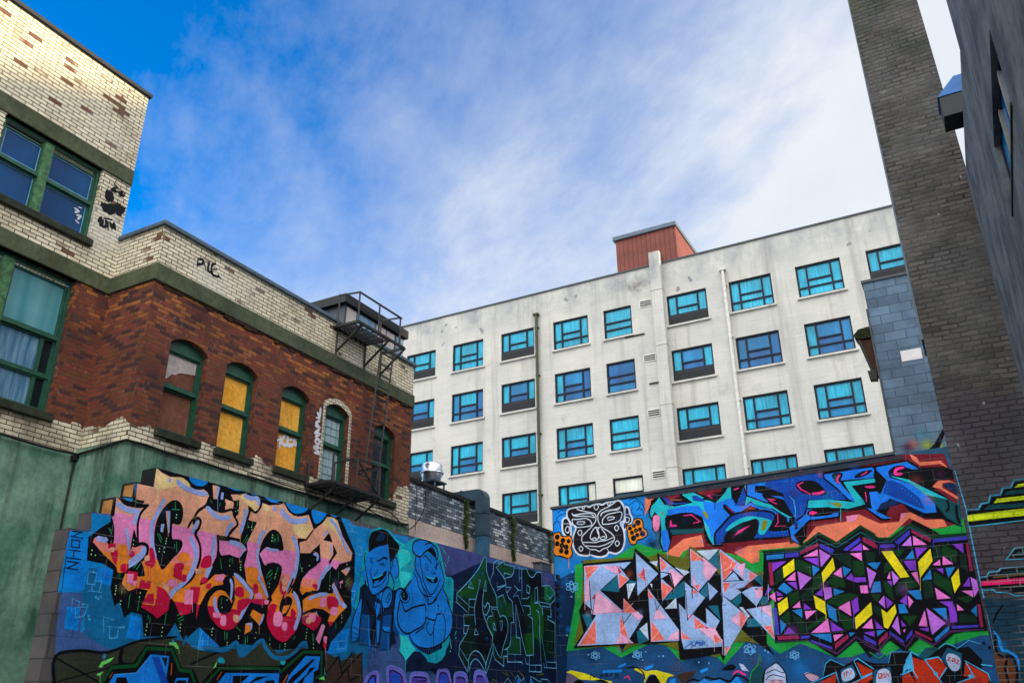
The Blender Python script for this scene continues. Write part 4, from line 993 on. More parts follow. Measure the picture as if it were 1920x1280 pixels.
P 7 39 0 01 -8815,5036 1340,-2 65,258 353,-315 210,-275 -12,431 655,-566 127,179 20,445 695,-709 10,497 828,-682 147,-289 163,9 -232,-396 -62,-650 146,-250 -527,419 -180,203 -449,-696 -46,155 -942,-103 -8,395 -689,-31 -315,33 -275,-9 -104,-179 -59,165 -1191,-14 282,346 -99,518 159,250
P 64 40 0 01 -8356,4361 477,335 -1,-411
P 64 40 0 01 -8894,3833 243,-14 39,-194 -150,-98
P 64 40 0 01 -6812,4025 314,250 260,169 -32,-351 -182,-50
P 64 40 0 01 -7499,3361 96,57 207,-254 -278,-90
P 64 40 0 01 -7627,4547 186,-36 -6,-85 -187,14
P 64 40 0 01 -5636,4853 261,208 -2,-417 -87,-14
P 64 40 0 01 -5927,4129 240,229 -31,-305 -92,-55
P 64 40 0 01 -5740,3832 235,6 29,-321
P 64 40 0 01 -5182,3898 227,165 0,-179 -139,-131
P 64 40 0 01 -4609,4360 155,89 26,-282 -183,173
P 64 40 0 01 -4550,3838 150,228 31,-239 -148,-49
P 64 40 0 01 -4876,3505 248,25 36,-196 -304,-4
P 65 41 0 01 -8780,4977 1253,-4 -201,-158 -137,98 263,-347 -273,-195 -27,337 -478,-346 521,-482 524,-146 19,-53 -377,-475 108,-97 -1463,-2 541,682 -119,28 -18,130 -165,140
P 65 42 0 01 -7395,5170 531,-531 -555,-470
P 65 43 0 01 -7142,4320 673,-968 -22,-239 -663,8
P 65 44 0 01 -6797,5041 545,-512 -245,-233 -84,321 -212,-90 250,-249 -270,-274
P 65 41 0 01 -6037,5163 594,-534 -480,-460 -160,156
P 65 45 0 01 -6229,4419 443,-402 -437,-480 141,113 417,-321 182,-263 -33,-115 -872,-24 -36,199 7,808 150,-172
P 65 42 0 01 -5330,5078 790,-663 -339,-237 -147,-9 84,-87 -259,-163 -234,177 584,-554 -459,-599 -144,6
P 65 43 0 01 -4932,4082 240,103 365,-25 -313,-395
P 65 43 0 01 -4872,3710 555,55 -14,-729
P 65 46 0 01 -5687,4358 214,-219 -213,-189
P 65 46 0 01 -5787,3794 288,-295 -151,-230 -158,107
P 65 40 0 01 -5446,2929 136,14 -144,-187
P 66 42 0 01 -7679,4464 235,5 -213,-369
P 66 43 0 01 -7060,4934 209,4 -34,-126
P 66 45 0 01 -6760,3836 288,229 1,-236
P 66 45 0 01 -6434,4754 346,-133 -140,-73
P 66 42 0 01 -7426,3419 203,134 5,-388
P 66 44 0 01 -7088,4422 57,-4 -8,-106
P 66 43 0 01 -5877,5085 525,-5 -263,-229
P 66 44 0 01 -4408,4486 109,-109 -25,-198 -81,6
P 66 44 0 01 -5030,3769 82,-5 140,-205 -44,-26
P 66 46 0 01 -6726,3840 254,222 -10,-236
P 66 46 0 01 -6445,4751 326,-111 -74,-78
P 67 42 0 01 -8602,3816 125,553 595,-488 19,-64
S 68 43 12 01 -8602,3816 125,553 595,-488 19,-64
P 67 42 0 01 -8301,4927 436,-14 38,-156 -98,-36
S 68 43 12 01 -8301,4927 436,-14 38,-156 -98,-36
P 67 47 0 01 -6570,4744 318,-215 -245,-233 -103,365
S 68 48 12 01 -6570,4744 318,-215 -245,-233 -103,365
P 67 42 0 01 -8047,3118 131,221 331,-230
S 68 43 12 01 -8047,3118 131,221 331,-230
P 67 46 0 01 -7071,3606 111,262 227,-239
S 68 47 12 01 -7071,3606 111,262 227,-239
P 67 42 0 01 -7653,3804 209,9 128,-132 -120,-76
S 68 43 12 01 -7653,3804 209,9 128,-132 -120,-76
P 67 42 0 01 -8797,4086 37,522 100,15 2,-459
S 68 43 13 01 -8797,4086 37,522 100,15 2,-459
P 67 44 0 01 -6773,3145 304,207 -20,-219
S 68 45 11 01 -6773,3145 304,207 -20,-219
P 67 46 0 01 -5739,4925 296,-296 -218,-231 -119,112
S 68 47 12 01 -5739,4925 296,-296 -218,-231 -119,112
P 67 46 0 01 -6057,4594 105,-279 30,-136 -117,143
S 68 47 12 01 -6057,4594 105,-279 30,-136 -117,143
P 67 47 0 01 -6042,3387 402,-20 157,-301 -189,-11
S 68 48 11 01 -6042,3387 402,-20 157,-301 -189,-11
P 67 43 0 01 -5247,3505 205,166 1,-353
S 68 45 11 01 -5247,3505 205,166 1,-353
P 67 44 0 01 -4602,3743 285,22 -14,-271 -180,166
S 68 45 11 01 -4602,3743 285,22 -14,-271 -180,166
P 67 44 0 01 -4640,4102 312,48 -232,-232 -59,24
S 68 45 11 01 -4640,4102 312,48 -232,-232 -59,24
P 67 43 0 01 -4990,4675 216,43 -105,-358
S 68 44 12 01 -4990,4675 216,43 -105,-358
P 67 45 0 01 -4741,4289 201,126 -360,-235
S 68 46 11 01 -4741,4289 201,126 -360,-235
P 67 43 0 01 -5302,4147 310,140 -222,-105
S 68 44 11 01 -5302,4147 310,140 -222,-105
P 67 46 0 01 -6733,3220 253,129 -20,-219
S 68 47 12 01 -6733,3220 253,129 -20,-219
P 67 46 0 01 -6231,3679 149,-29 -141,-113
S 68 47 11 01 -6231,3679 149,-29 -141,-113
P 69 44 0 01 -8768,4965 395,-21 -337,-317
S 67 45 15 01 -8768,4965 395,-21 -337,-317
P 69 44 0 01 -7853,4715 228,-147 -250,-197
S 67 45 15 01 -7853,4715 228,-147 -250,-197
P 69 44 0 01 -7772,4128 304,-334 -325,8
S 67 45 14 01 -7772,4128 304,-334 -325,8
P 69 42 0 01 -8536,3685 -5,-546 -458,-23
S 67 43 14 01 -8536,3685 -5,-546 -458,-23
P 69 44 0 01 -7891,3734 82,-172 94,-335 -201,112
S 67 45 14 01 -7891,3734 82,-172 94,-335 -201,112
P 69 43 0 01 -7385,4636 198,157 -22,-299
S 67 44 15 01 -7385,4636 198,157 -22,-299
P 69 44 0 01 -7143,4299 132,-220 -135,30
S 67 45 14 01 -7143,4299 132,-220 -135,30
P 69 44 0 01 -7118,3588 301,-441 -336,-16
S 67 48 14 01 -7118,3588 301,-441 -336,-16
P 69 49 0 01 -6787,5019 177,-208 -171,-136
S 67 50 15 01 -6787,5019 177,-208 -171,-136
P 69 49 0 01 -6800,4443 257,-165 -269,-253
S 67 50 14 01 -6800,4443 257,-165 -269,-253
P 69 48 0 01 -6028,5141 305,-281 -309,5
S 67 49 14 01 -6028,5141 305,-281 -309,5
P 69 48 0 01 -6017,4320 152,-11 -77,-118
S 67 49 14 01 -6017,4320 152,-11 -77,-118
P 69 45 0 01 -5335,5037 371,-323 -359,-362
S 67 46 14 01 -5335,5037 371,-323 -359,-362
P 69 47 0 01 -4713,4530 164,-104 -180,-118
S 67 48 14 01 -4713,4530 164,-104 -180,-118
P 69 45 0 01 -5335,4333 176,-34 -171,-211
S 67 47 14 01 -5335,4333 176,-34 -171,-211
P 69 46 0 01 -4531,4154 183,-3 -97,-122
S 67 47 14 01 -4531,4154 183,-3 -97,-122
P 69 44 0 01 -4532,3331 181,11 23,-288
S 67 45 13 01 -4532,3331 181,11 23,-288
P 69 46 0 01 -5019,3689 146,-165 -181,-225
S 67 47 13 01 -5019,3689 146,-165 -181,-225
P 69 49 0 01 -6086,3610 278,-234 -281,-26
S 67 50 14 01 -6086,3610 278,-234 -281,-26
P 69 49 0 01 -5664,3231 181,-165 -183,-50
S 67 50 13 01 -5664,3231 181,-165 -183,-50
P 69 46 0 01 -6408,3305 212,-169 -215,10
S 67 47 14 01 -6408,3305 212,-169 -215,10
P 69 41 0 01 -5437,2919 126,14 -131,-158
S 67 43 13 01 -5437,2919 126,14 -131,-158
P 69 50 0 01 -6069,4241 123,-91 -113,-33
S 67 51 14 01 -6069,4241 123,-91 -113,-33
P 70 44 0 01 -8504,4306 -104,-124 72,-26
P 70 46 0 01 -7913,4917 134,-164 -74,-38
P 70 45 0 01 -7229,4861 31,-218 12,-150 -83,134
P 70 47 0 01 -5148,4585 110,32 -49,-58
P 70 50 0 01 -5808,4889 84,-39 -46,-17
P 70 51 0 01 -5849,3398 102,-45 -86,-16
P 70 46 0 01 -4635,4141 83,15 -48,-57
P 70 46 0 01 -7883,3860 93,-6 -4,-62
S 71 46 18 00 -8753,4763 305,153
S 71 46 17 00 -7831,4692 206,-124
S 71 46 17 00 -7745,3831 199,177
S 71 44 17 00 -8792,3401 231,-199
S 71 49 16 00 -7128,3161 218,212
S 71 46 17 00 -7386,4625 185,-14
S 71 51 17 00 -6675,4308 -13,-145
S 71 51 17 00 -6786,4890 151,-99
S 71 46 17 00 -7865,3420 77,100
S 71 50 17 00 -5922,4856 78,120
S 71 48 16 00 -5298,4576 180,88 58,140
S 71 51 16 00 -6042,3387 114,74
S 71 51 16 00 -5653,3034 154,72
S 71 48 16 00 -4985,3452 112,72
S 71 46 15 00 -4484,3233 108,71
S 71 44 15 00 -5425,2832 92,92
S 7 46 29 00 -8649,4600 17,-654 56,-89
S 7 47 30 00 -8602,3816 94,425
S 7 52 29 00 -6804,4677 245,-62 62,-319
S 7 47 28 00 -7843,3752 34,-190 201,219
S 7 48 28 00 -6990,4057 25,-251 78,120
S 7 53 29 00 -6795,4506 141,53 -12,-147
S 7 52 28 00 -6226,4211 -17,-653 455,439
S 7 53 28 00 -6229,4419 162,-157 -23,-246
S 7 49 28 00 -5323,4352 463,-14 -206,220 -257,-206
S 7 48 27 00 -5372,4091 -22,-200
S 7 43 27 00 -5442,3834 127,2
S 7 47 27 00 -5026,4169 86,-67 79,55
P 7 54 0 01 -6668,4392 85,204 44,-277 -86,48
P 7 50 0 01 -5029,4514 169,-176 -84,-4
S 72 48 32 00 -6307,2983 172,111 -91,-55 81,-43 -67,-37
S 72 49 32 00 -6125,2976 42,106 40,-31 -56,-27
S 72 50 32 00 -6017,2991 -15,59 54,8 5,-49 -55,-18
S 72 51 31 00 -5954,2979 21,106 49,-41 -55,-17 112,-44
S 72 49 32 00 -6320,2964 -68,-37
S 6 52 23 00 -6387,2937 121,143 345,25
S 73 42 20 11 -8979,4425 -35,69 -177,93 -83,-8 35,-69 177,-92
S 73 43 20 11 -8974,4558 -81,19 -184,-67 -40,-64 82,-19 183,67
S 73 44 21 11 -9101,4368 35,58 -29,162 -56,49 -35,-59 29,-161
S 73 40 19 11 -8474,2821 -24,47 -126,61 -59,-8 25,-47 125,-60
S 73 41 19 11 -8469,2914 -58,11 -131,-51 -29,-45 58,-12 131,51
S 73 42 19 11 -8562,2778 26,42 -20,112 -39,33 -26,-42 20,-112
S 73 40 19 11 -7414,2805 -22,46 -118,58 -57,-7 22,-46 119,-58
S 73 41 19 11 -7407,2895 -56,11 -126,-50 -28,-44 55,-11 126,50
S 73 42 19 11 -7498,2762 25,41 -17,109 -36,33 -26,-41 17,-110
S 73 43 18 11 -4777,2808 -23,57 -137,74 -68,-8 24,-59 137,-73
S 73 44 17 11 -4763,2921 -65,14 -153,-63 -37,-55 65,-14 153,62
S 73 45 18 11 -4880,2755 33,51 -13,137 -41,41 -33,-52 13,-137
S 73 6 21 11 -3870,2669 -16,44 -102,56 -51,-6 17,-45 101,-56
S 73 7 21 11 -3858,2756 -48,10 -116,-48 -29,-43 49,-10 116,48
S 73 8 21 11 -3948,2628 25,39 -7,106 -30,31 -26,-40 8,-105
G 46:0.7 40 129 00 -9253,3487
D 73:1 40 27 00 -9099,4857
D 73:1 40 26 00 -9148,4261
D 73:1 40 25 00 -8756,2898
D 73:1 42 24 00 -7628,2817
D 73:1 40 24 00 -6890,2801
D 73:1 45 26 00 -9040,4474
D 73:1 41 26 00 -9307,3362
D 73:1 45 21 00 -4998,2816
D 73:1 40 20 00 -4564,2837
D 73:1 40 21 00 -4501,2788
D 73:1 46 21 00 -4815,2828
D 73:1 41 19 00 -6889,2795
D 73:1 40 19 00 -6997,2799
D 73:1 40 19 00 -6067,2639
D 73:1 6 19 00 -5840,2611
D 73:1 40 20 00 -7392,2726
D 73:1 40 19 00 -7305,2908
D 73:1 41 21 00 -4566,2829
D 73:1 41 21 00 -4501,2793
#stained_glass_lettering
P 7 48 0 01 -4336,4911 793,-21 455,304 344,-254 542,324 264,-208 203,-139 236,73 367,320 309,-222 147,-132 664,-42 -81,-1881 -498,3 -209,-33 -358,-262 -270,226 -323,-267 -260,228 -444,-311 -210,339 -454,-316 -499,357 -716,-15 125,1154 -148,-183 -123,8
P 74 49 0 01 -4117,4471 160,85 -8,-243 -214,-130
P 74 49 0 01 -3639,4726 291,-170 -4,-193 -345,124
P 74 50 0 01 -3339,4290 179,82 -15,-261 -231,-126
P 74 49 0 01 -3098,4153 259,170 139,-152 1,-141 -225,40
P 74 49 0 01 -2474,4579 222,-42 -23,-281 -228,-6
P 74 49 0 01 -3913,3971 226,57 1,-167 -214,-152
P 74 49 0 01 -3134,3756 205,126 303,27 172,-58 -442,-203
P 74 49 0 01 -4147,3487 211,129 -17,-304
P 74 49 0 01 -3600,3295 379,187 62,-49 -457,-253
P 74 49 0 01 -2956,3560 314,-178 -6,-180 -208,-35
P 75 50 0 01 -4144,4448 159,86 -4,-220 -187,-107
P 75 51 0 01 -3680,3908 294,218 16,-215 -252,-101
P 75 50 0 01 -2820,4753 319,-52 -3,-309 -307,264
P 75 49 0 01 -2195,4745 198,-41 -31,-186 -156,13
P 75 49 0 01 -3895,3567 221,-129 58,-258 -167,-15
P 76 50 0 01 -3957,4556 268,162 -21,-242 -253,-151
P 76 50 0 01 -3149,4371 282,301 10,-240 -288,-276
P 76 50 0 01 -4169,3785 224,129 -6,-226 -214,-153
P 76 52 0 01 -3381,3912 214,-143 -16,-266 -190,139
P 76 50 0 01 -2616,3403 374,297 -19,-248 -368,-274
P 77 49 0 01 -3491,4738 334,142 -10,-145
P 77 51 0 01 -3933,4274 230,164 -14,-192
P 77 51 0 01 -2908,4328 183,129 -11,-224
P 77 51 0 01 -2509,4725 243,3 -17,-177
P 77 49 0 01 -4332,3951 135,87 -4,-216
P 77 50 0 01 -3867,3683 174,131 4,-142
P 77 53 0 01 -3616,3598 248,-3 -237,-173
P 77 50 0 01 -2922,3627 259,122 -15,-308
P 77 50 0 01 -3551,3143 390,278 5,-274
P 77 49 0 01 -3096,3087 205,2 -203,-137
P 77 49 0 01 -2411,4045 147,1 -2,-150 -147,-2
P 77 51 0 01 -2504,3194 219,180 -1,-202
P 77 49 0 01 -2217,4891 118,-118 -124,11
P 77 51 0 01 -4166,3904 137,15 -120,-76
P 78 51 0 01 -4178,4673 324,10 -336,-206
P 78 50 0 01 -3473,4700 301,-1 -14,-181
P 78 49 0 01 -3903,4223 194,-2 1,-168
P 78 53 0 01 -3343,3933 157,108 -12,-164
P 78 51 0 01 -2629,3747 136,72 -8,-263 -128,-95
P 78 50 0 01 -2670,4216 132,107 31,-96 236,-18 -4,-93 -204,4
P 78 50 0 01 -3112,3361 244,-194 -252,-10
P 78 50 0 01 -4120,3146 116,146 125,-134
P 78 49 0 01 -2499,4785 265,144 -15,-167
P 78 49 0 01 -3605,3761 137,-125 -155,-3
P 78 50 0 01 -4430,3957 101,212 78,-66
P 78 49 0 01 -4158,4060 134,-105 -135,-3
P 79 51 0 01 -3122,4877 213,-165 -234,-221
P 79 52 0 01 -3653,4447 277,-166 -272,-232
P 79 51 0 01 -3159,4062 162,-11 -5,-187 -162,-71
P 79 49 0 01 -2203,4415 133,-151 -157,-267
P 80 51 0 01 -3325,4554 153,-97 -163,-144
P 80 51 0 01 -4127,4106 151,123 172,-169 -145,-86
P 80 51 0 01 -2698,4478 171,-85 -173,-151
P 80 50 0 01 -2952,4036 218,-85 -231,-78
P 80 50 0 01 -3875,3625 207,23 -14,-187
P 80 51 0 01 -3139,3721 168,-114 -8,-275 -154,122
P 80 51 0 01 -4162,3464 128,-124 -144,-180
P 80 49 0 01 -3554,3120 416,-8 -16,-180
P 80 50 0 01 -2190,4496 160,10 -25,-150
P 80 49 0 01 -4281,4844 387,3 -13,-98 -387,-4
P 80 50 0 01 -2222,3893 117,165 -28,-171
P 80 49 0 01 -2774,3118 123,-6 -114,-85
P 81 52 0 01 -3557,4793 26,96 405,123 -13,-85
P 81 52 0 01 -4264,4680 88,5 -27,-501 -74,6
P 81 50 0 01 -3090,2907 289,178 -1,-78 -304,-211
P 81 49 0 01 -4268,3118 453,-9 14,-70 -453,-3
P 81 50 0 01 -2192,5045 234,-107 -25,-152 -222,176
P 82 52 0 01 -3092,4997 285,-161 -61,-91 -237,167
P 82 50 0 01 -2634,4821 385,230 -2,-85 -306,-176
P 82 49 0 01 -3869,4845 295,-1 0,-86 -306,1
P 82 49 0 01 -4277,3708 73,-5 -13,-564 -84,4
P 82 49 0 01 -3769,3095 188,3 -19,-56 -177,-4
P 82 50 0 01 -3570,3006 414,-164 4,-45 -423,176
P 74 49 0 01 -1860,4433 160,150 103,-172 -294,-162
P 74 49 0 01 -2225,3858 199,-14 -93,-153
P 74 49 0 01 -1936,4114 145,-57 3,-364 -143,191
P 74 49 0 01 -1552,4108 167,22 119,-179 -332,-45
P 74 49 0 01 -939,4221 277,-201 -14,-288 -305,266
P 74 49 0 01 -670,4747 244,-160 -64,-221 -239,179
P 74 49 0 01 -1689,3395 297,-16 -183,-188
P 74 49 0 01 -623,3685 396,40 -215,-161
P 74 50 0 01 -1676,4722 266,0 -137,-152
P 75 49 0 01 -621,3379 292,-59 -26,-127 -300,16
P 75 49 0 01 -363,4695 67,-188 -5,-336 -125,99
P 75 50 0 01 -1742,3962 183,170 -43,-248 -128,-105
P 75 50 0 01 -838,4762 122,-34 -13,-183 -176,-145
P 75 49 0 01 -2218,3629 150,-32 -12,-202 -139,98
P 75 49 0 01 -1183,4058 169,-12 -16,-312 -176,-34
P 76 51 0 01 -1868,4716 212,-7 243,-554 -176,-10
P 76 50 0 01 -1200,4436 284,252 -4,-252 -295,-319
P 76 49 0 01 -641,4074 170,177 -30,-310 -136,-167
P 76 52 0 01 -2421,3482 177,194 -11,-204 -195,-170
P 76 50 0 01 -2065,3551 96,-84 180,158 5,-157 -217,-311 -70,36
P 77 50 0 01 -1367,4231 122,14 -7,-272
P 77 50 0 01 -977,3908 250,-227 -251,-6
P 77 51 0 01 -935,4357 157,101 -13,-124
P 77 51 0 01 -713,4521 167,-173 -201,-6
P 77 50 0 01 -1417,3183 171,298 -6,-318
P 77 52 0 01 -1852,4153 78,133 -14,-149
P 77 50 0 01 -496,3808 194,-2 -16,-130
P 77 50 0 01 -636,3565 108,-126 -123,-4
P 77 53 0 01 -2468,3191 185,181 -11,-201
P 77 49 0 01 -1511,3787 84,-128 -106,-117
P 77 49 0 01 -1198,4984 233,-210 -258,12
P 77 50 0 01 -2328,4049 67,-4 -4,-162 -89,6
P 77 49 0 01 -1718,3110 49,30 -35,-75
P 78 52 0 01 -1475,4482 239,-8 -24,-194 -120,-2
P 78 51 0 01 -1201,4726 237,-10 -242,-199
P 78 49 0 01 -945,3628 238,-4 35,-242 -21,-161 -124,-4 18,303
P 78 50 0 01 -491,4742 198,-7 -27,-192
P 78 49 0 01 -458,3894 148,177 -17,-186
P 78 51 0 01 -1947,3793 131,-133 -138,-104
P 78 51 0 01 -1681,3686 153,125 -29,-223
P 78 50 0 01 -876,4273 127,1 -21,-111
P 78 49 0 01 -2219,3357 -15,-21 147,-175 -142,7
P 78 49 0 01 -1417,3128 182,13 -16,-86
P 78 50 0 01 -1860,4108 99,-7 -20,-113
P 78 49 0 01 -2483,3102 214,23 -20,-121
P 78 50 0 01 -1725,3309 76,-115 -76,-7
P 79 51 0 01 -2212,4415 170,-131 -175,-312
P 79 50 0 01 -1207,3523 297,-312 -289,-213
P 79 52 0 01 -1737,4307 124,-171 -132,-128
P 79 49 0 01 -1452,4796 208,180 -13,-198
P 79 50 0 01 -290,4070 115,-86 -15,-175 -108,-134
P 79 51 0 01 -1918,3197 144,203 -12,-375
P 79 51 0 01 -2097,3689 132,128 -22,-259
P 80 52 0 01 -1434,4525 184,170 -1,-185
P 80 51 0 01 -1191,4070 197,201 -4,-193
P 80 52 0 01 -2176,4494 260,2 -114,-143
P 80 52 0 01 -2219,3892 102,212 124,2 -15,-217
P 80 50 0 01 -1506,3877 249,6 -3,-190 -95,6
P 80 51 0 01 -1094,3505 249,-4 -27,-249
P 80 50 0 01 -706,4282 178,-3 -164,-201
P 80 52 0 01 -1725,3621 120,4 43,-181 -172,-1
P 80 51 0 01 -1172,2922 315,243 -7,-86 -287,-212
P 80 50 0 01 -409,3421 121,101 -35,-224
P 80 49 0 01 -2223,3134 164,3 -174,-124
P 81 50 0 01 -1208,5115 333,-209 -7,-93 -328,231
P 81 49 0 01 -241,4730 43,7 -18,-551 -62,-6
P 81 51 0 01 -274,3543 58,-14 -35,-416 -53,-18
P 81 50 0 01 -1496,3099 274,-164 11,-55 -286,154
P 81 50 0 01 -2211,2945 190,157 -19,-109 -199,-145
P 81 51 0 01 -2167,5042 243,-191 -12,-70 -248,154
P 82 50 0 01 -1580,4890 338,217 -17,-94 -255,-188
P 82 49 0 01 -829,4866 542,6 95,2 -13,-68 -635,3
P 82 51 0 01 -1877,4859 278,-14 23,-61 -313,5
P 82 49 0 01 -799,3151 466,-2 1,-42 -477,-9
P 82 52 0 01 -1987,3112 254,-209 -18,-43 -249,175
P 82 50 0 01 -1688,2977 144,146 -20,-108 -139,-124
P 82 50 0 01 -2490,3058 217,-154 -11,-66 -220,131
S 83 53 61 00 -4358,4938 794,-21 480,301 343,-254 541,312 266,-196
S 83 54 59 00 -2149,5149 269,-170 244,-24 425,267 361,-296 679,3
S 84 55 25 00 -4314,4884 767,-18 443,218 351,-204 533,277 266,-195
S 84 56 24 00 -2165,5054 273,-146 246,-11 425,267 384,-285 657,5
S 85 51 36 00 -3620,2986 473,-234 61,-46 432,316 341,-213
S 85 52 36 00 -4307,3004 690,4
S 85 53 35 00 -2519,2881 262,-142 289,295 256,-251 190,230 318,-208 354,242 608,13
#lower_characters
P 86 4 0 01 -9370,2520 134,42 364,-78 379,-142 301,-51 -3,-65 -221,114 -257,-16 -335,30 -205,117
P 86 5 0 01 -7627,2537 22,18 64,5 63,-5 44,-20 43,-29 54,-20 67,3 78,13 98,-2 148,-33 167,-47 105,-38 -9,-15 -72,-5 -65,-18 -31,-46 -24,-58 -28,-42 -38,-17 -43,-1 -38,20 -26,57 -22,79 -32,58 -51,23 -61,1 -57,-20 -53,-63 -49,-84 -33,-42 3,38 19,80 -8,74 -74,54 -102,47
P 7 6 0 01 -7334,2207 -11,44 31,58 40,46 44,28 54,16 50,-5 43,-39 39,-61 26,-51 18,-31 6,-22 -29,-11 -95,-2 -128,8
S 7 7 35 10 -7824,2565 249,14 164,-113 37,-151
P 47 5 0 01 -9378,2319 9,61 22,70 29,46 37,2 45,-22 48,-28 53,-27 55,-32 46,-34 47,-40 37,-41 -11,-31 -101,-16 -151,-5 -115,6 -44,19 -9,31
P 7 6 0 01 -9196,2248 14,36 62,45 60,27 47,-3 46,-20 35,-25 27,-31 14,-36 -19,-22 -88,-2 -123,11
P 46 8 0 01 -7379,2573 247,58 -29,-64 -174,-60
P 46 4 0 01 -6061,2471 190,57 -7,-62 -166,-58
P 46 40 0 01 -8021,2615 205,70 -4,-55 -179,-60
P 46 5 0 01 -8406,2538 481,8 -4,-65 -505,2
P 87 6 0 01 -5168,2589 86,-23 114,-147 -150,25
P 7 6 0 01 -5560,2477 48,32 75,41 67,25 55,-3 48,-19 26,-23 -6,-27 -28,-31 -42,-22 -63,-5 -77,4 -60,6 -35,3 -17,5
S 58 7 38 10 -5326,2368 117,58 166,-86
S 7 8 43 10 -6457,2188 217,99 157,-45 145,80 177,-46 137,17 216,-67 146,119 190,-66 97,-103
P 46 9 0 01 -6250,2183 167,59 97,60 130,-65 229,36 167,-107
P 46 9 0 01 -5437,2166 195,159 134,-166
S 58 8 30 10 -7888,2349 102,41 44,-88
P 46 6 0 01 -6776,2300 143,18 -34,-125 -141,3
P 20 10 0 01 -6627,2381 216,58 259,34 -84,-144 -266,-119
S 7 5 25 00 -8749,2348 31,110 74,-68 106,63
S 7 6 25 00 -8492,2364 31,87 75,-24 -79,-42
S 7 7 25 00 -8362,2405 29,65 48,-46 -53,-42
S 7 8 25 00 -8261,2402 79,53 -3,-55
S 7 9 25 00 -8139,2333 57,108 74,-24 -78,-41 99,-25
P 59 9 0 01 -4992,2175 51,196 160,178 107,-30 54,-234 -77,-178
S 48 46 24 00 -4992,2175 82,221 157,152 67,207 8,-157
P 87 47 0 01 -4664,2158 10,76 21,99 29,81 35,47 42,29 45,23 46,28 49,23 48,-3 51,-46 51,-72 36,-66 15,-46 0,-40 -6,-42 1,-55 -6,-57 -42,-39 -113,-11 -150,7 -114,12 -44,7 -8,11
S 7 48 24 11 -4664,2158 -11,129 74,152 119,74 143,53 138,-189 9,-128 -47,-151
S 7 49 18 10 -4611,2362 201,72 128,-55 81,-2
S 7 50 18 10 -4627,2234 149,99 263,-58
P 88 51 0 01 -4555,2156 -18,26 16,28 39,21 76,13 98,5 70,-11 22,-43 -6,-59 -34,-37 -81,4 -107,25
S 7 52 20 10 -4523,2193 86,36
S 7 52 21 10 -4358,2215 94,-2
D 7:1 53 15 00 -4457,2179
D 7:1 52 15 00 -4322,2176
P 88 5 0 01 -3810,2315 10,26 33,17 42,6 58,-10 68,-22 50,-24 24,-25 5,-26 -14,-24 -43,-24 -63,-21 -57,-1 -49,33 -43,52
S 7 6 17 10 -3833,2341 89,-116 117,-90
S 7 7 17 10 -3810,2315 136,35 147,-67
P 7 54 0 01 -3424,2280 89,249 114,72 236,-133 192,93 109,46 306,-109 268,-8 87,218 313,-12 43,-26 219,-105 149,43 163,115 157,90 192,-80 209,16 177,-244 -43,-209 118,-72 -20,-207 -3107,65
P 89 55 0 01 -3547,2143 387,180 25,-1 -88,-245 -385,8
P 89 55 0 01 -2721,2534 318,-182 -242,-116
P 89 56 0 01 -2887,2129 505,198 -41,-97 -274,-164
P 89 55 0 01 -1887,2241 132,68 104,-208 -270,-51
P 89 56 0 01 -1656,2596 223,-80 193,-339 43,-142 -441,9 -57,336
P 89 57 0 01 -1410,2515 246,64 130,-171 -155,-209 -69,2
P 89 58 0 01 -702,2468 354,-244 -20,-207 -670,14 437,153 -174,28
S 90 56 25 00 -3703,2147 547,201 30,-214
S 90 57 25 00 -2768,2560 84,47 330,-257 -315,-114 -99,324
S 90 58 25 00 -2901,2119 545,219
S 90 59 25 00 -1919,2266 168,67 -13,194 125,166 234,-154 241,40 142,-172 -195,-231
S 90 60 24 00 -1429,2540 161,-268 98,-214
S 90 59 24 00 -936,2085 338,111 -99,296 354,-245 16,-139
S 90 60 25 00 -1883,2265 207,90 64,-169
P 90 61 0 01 -1883,2265 54,167 186,237 -9,-315 -114,28
D 90:1 61 37 00 -1268,2272
D 90:1 60 36 00 -663,2209
P 91 59 0 01 -3073,2395 272,117 65,-225 -201,-157 -151,3
S 7 60 25 01 -3073,2395 272,117 65,-225 -201,-157 -151,3
P 87 61 0 01 -3042,2345 58,44 82,33 63,4 33,-47 14,-76 -14,-63 -64,-41 -92,-27 -69,-1 -27,43 -4,71
P 91 59 0 01 -2423,2377 353,63 -18,-387 -388,8
S 7 60 25 01 -2423,2377 353,63 -18,-387 -388,8
P 87 61 0 01 -2329,2350 64,36 78,6 57,-24 26,-73 5,-103 -27,-80 -84,-45 -115,-23 -77,16 -6,81 32,120
P 91 60 0 01 -1117,2578 152,186 251,-129 -56,-282 -154,-90 -133,145
S 7 61 24 01 -1117,2578 152,186 251,-129 -56,-282 -154,-90 -133,145
P 87 62 0 01 -1030,2551 16,47 32,33 40,12 58,-15 65,-37 41,-49 -2,-70 -28,-83 -35,-58 -43,-22 -51,1 -42,25 -28,61 -19,84
S 89 62 23 00 -3025,2295 46,48 -28,-98
S 89 63 23 00 -2965,2268 26,86 36,-13
S 89 64 23 00 -2899,2291 66,97 -15,-98
S 89 62 23 00 -2325,2301 -14,-85 48,-1 15,84 -49,2
S 89 63 22 00 -2272,2251 44,47 14,-61 -52,-23
S 89 64 22 00 -2204,2225 27,84 26,-62 36,72
S 89 63 22 00 -991,2573 44,-13 -55,-46 55,-14
S 89 64 21 00 -915,2547 -11,-60 34,-1 11,59 -34,2
S 89 65 21 00 -860,2533 -12,-59
S 89 66 21 00 -840,2520 30,-24 -55,-46 43,-13
S 90 62 17 00 -814,2710 260,157 187,-79
D 7:1 55 28 00 -307,2804
D 7:1 54 29 00 -223,2723
S 7 63 17 00 -821,2734 65,214
S 90 60 48 00 -420,2412 172,-28
S 90 64 14 00 -3424,2280 89,249 114,72 261,-134
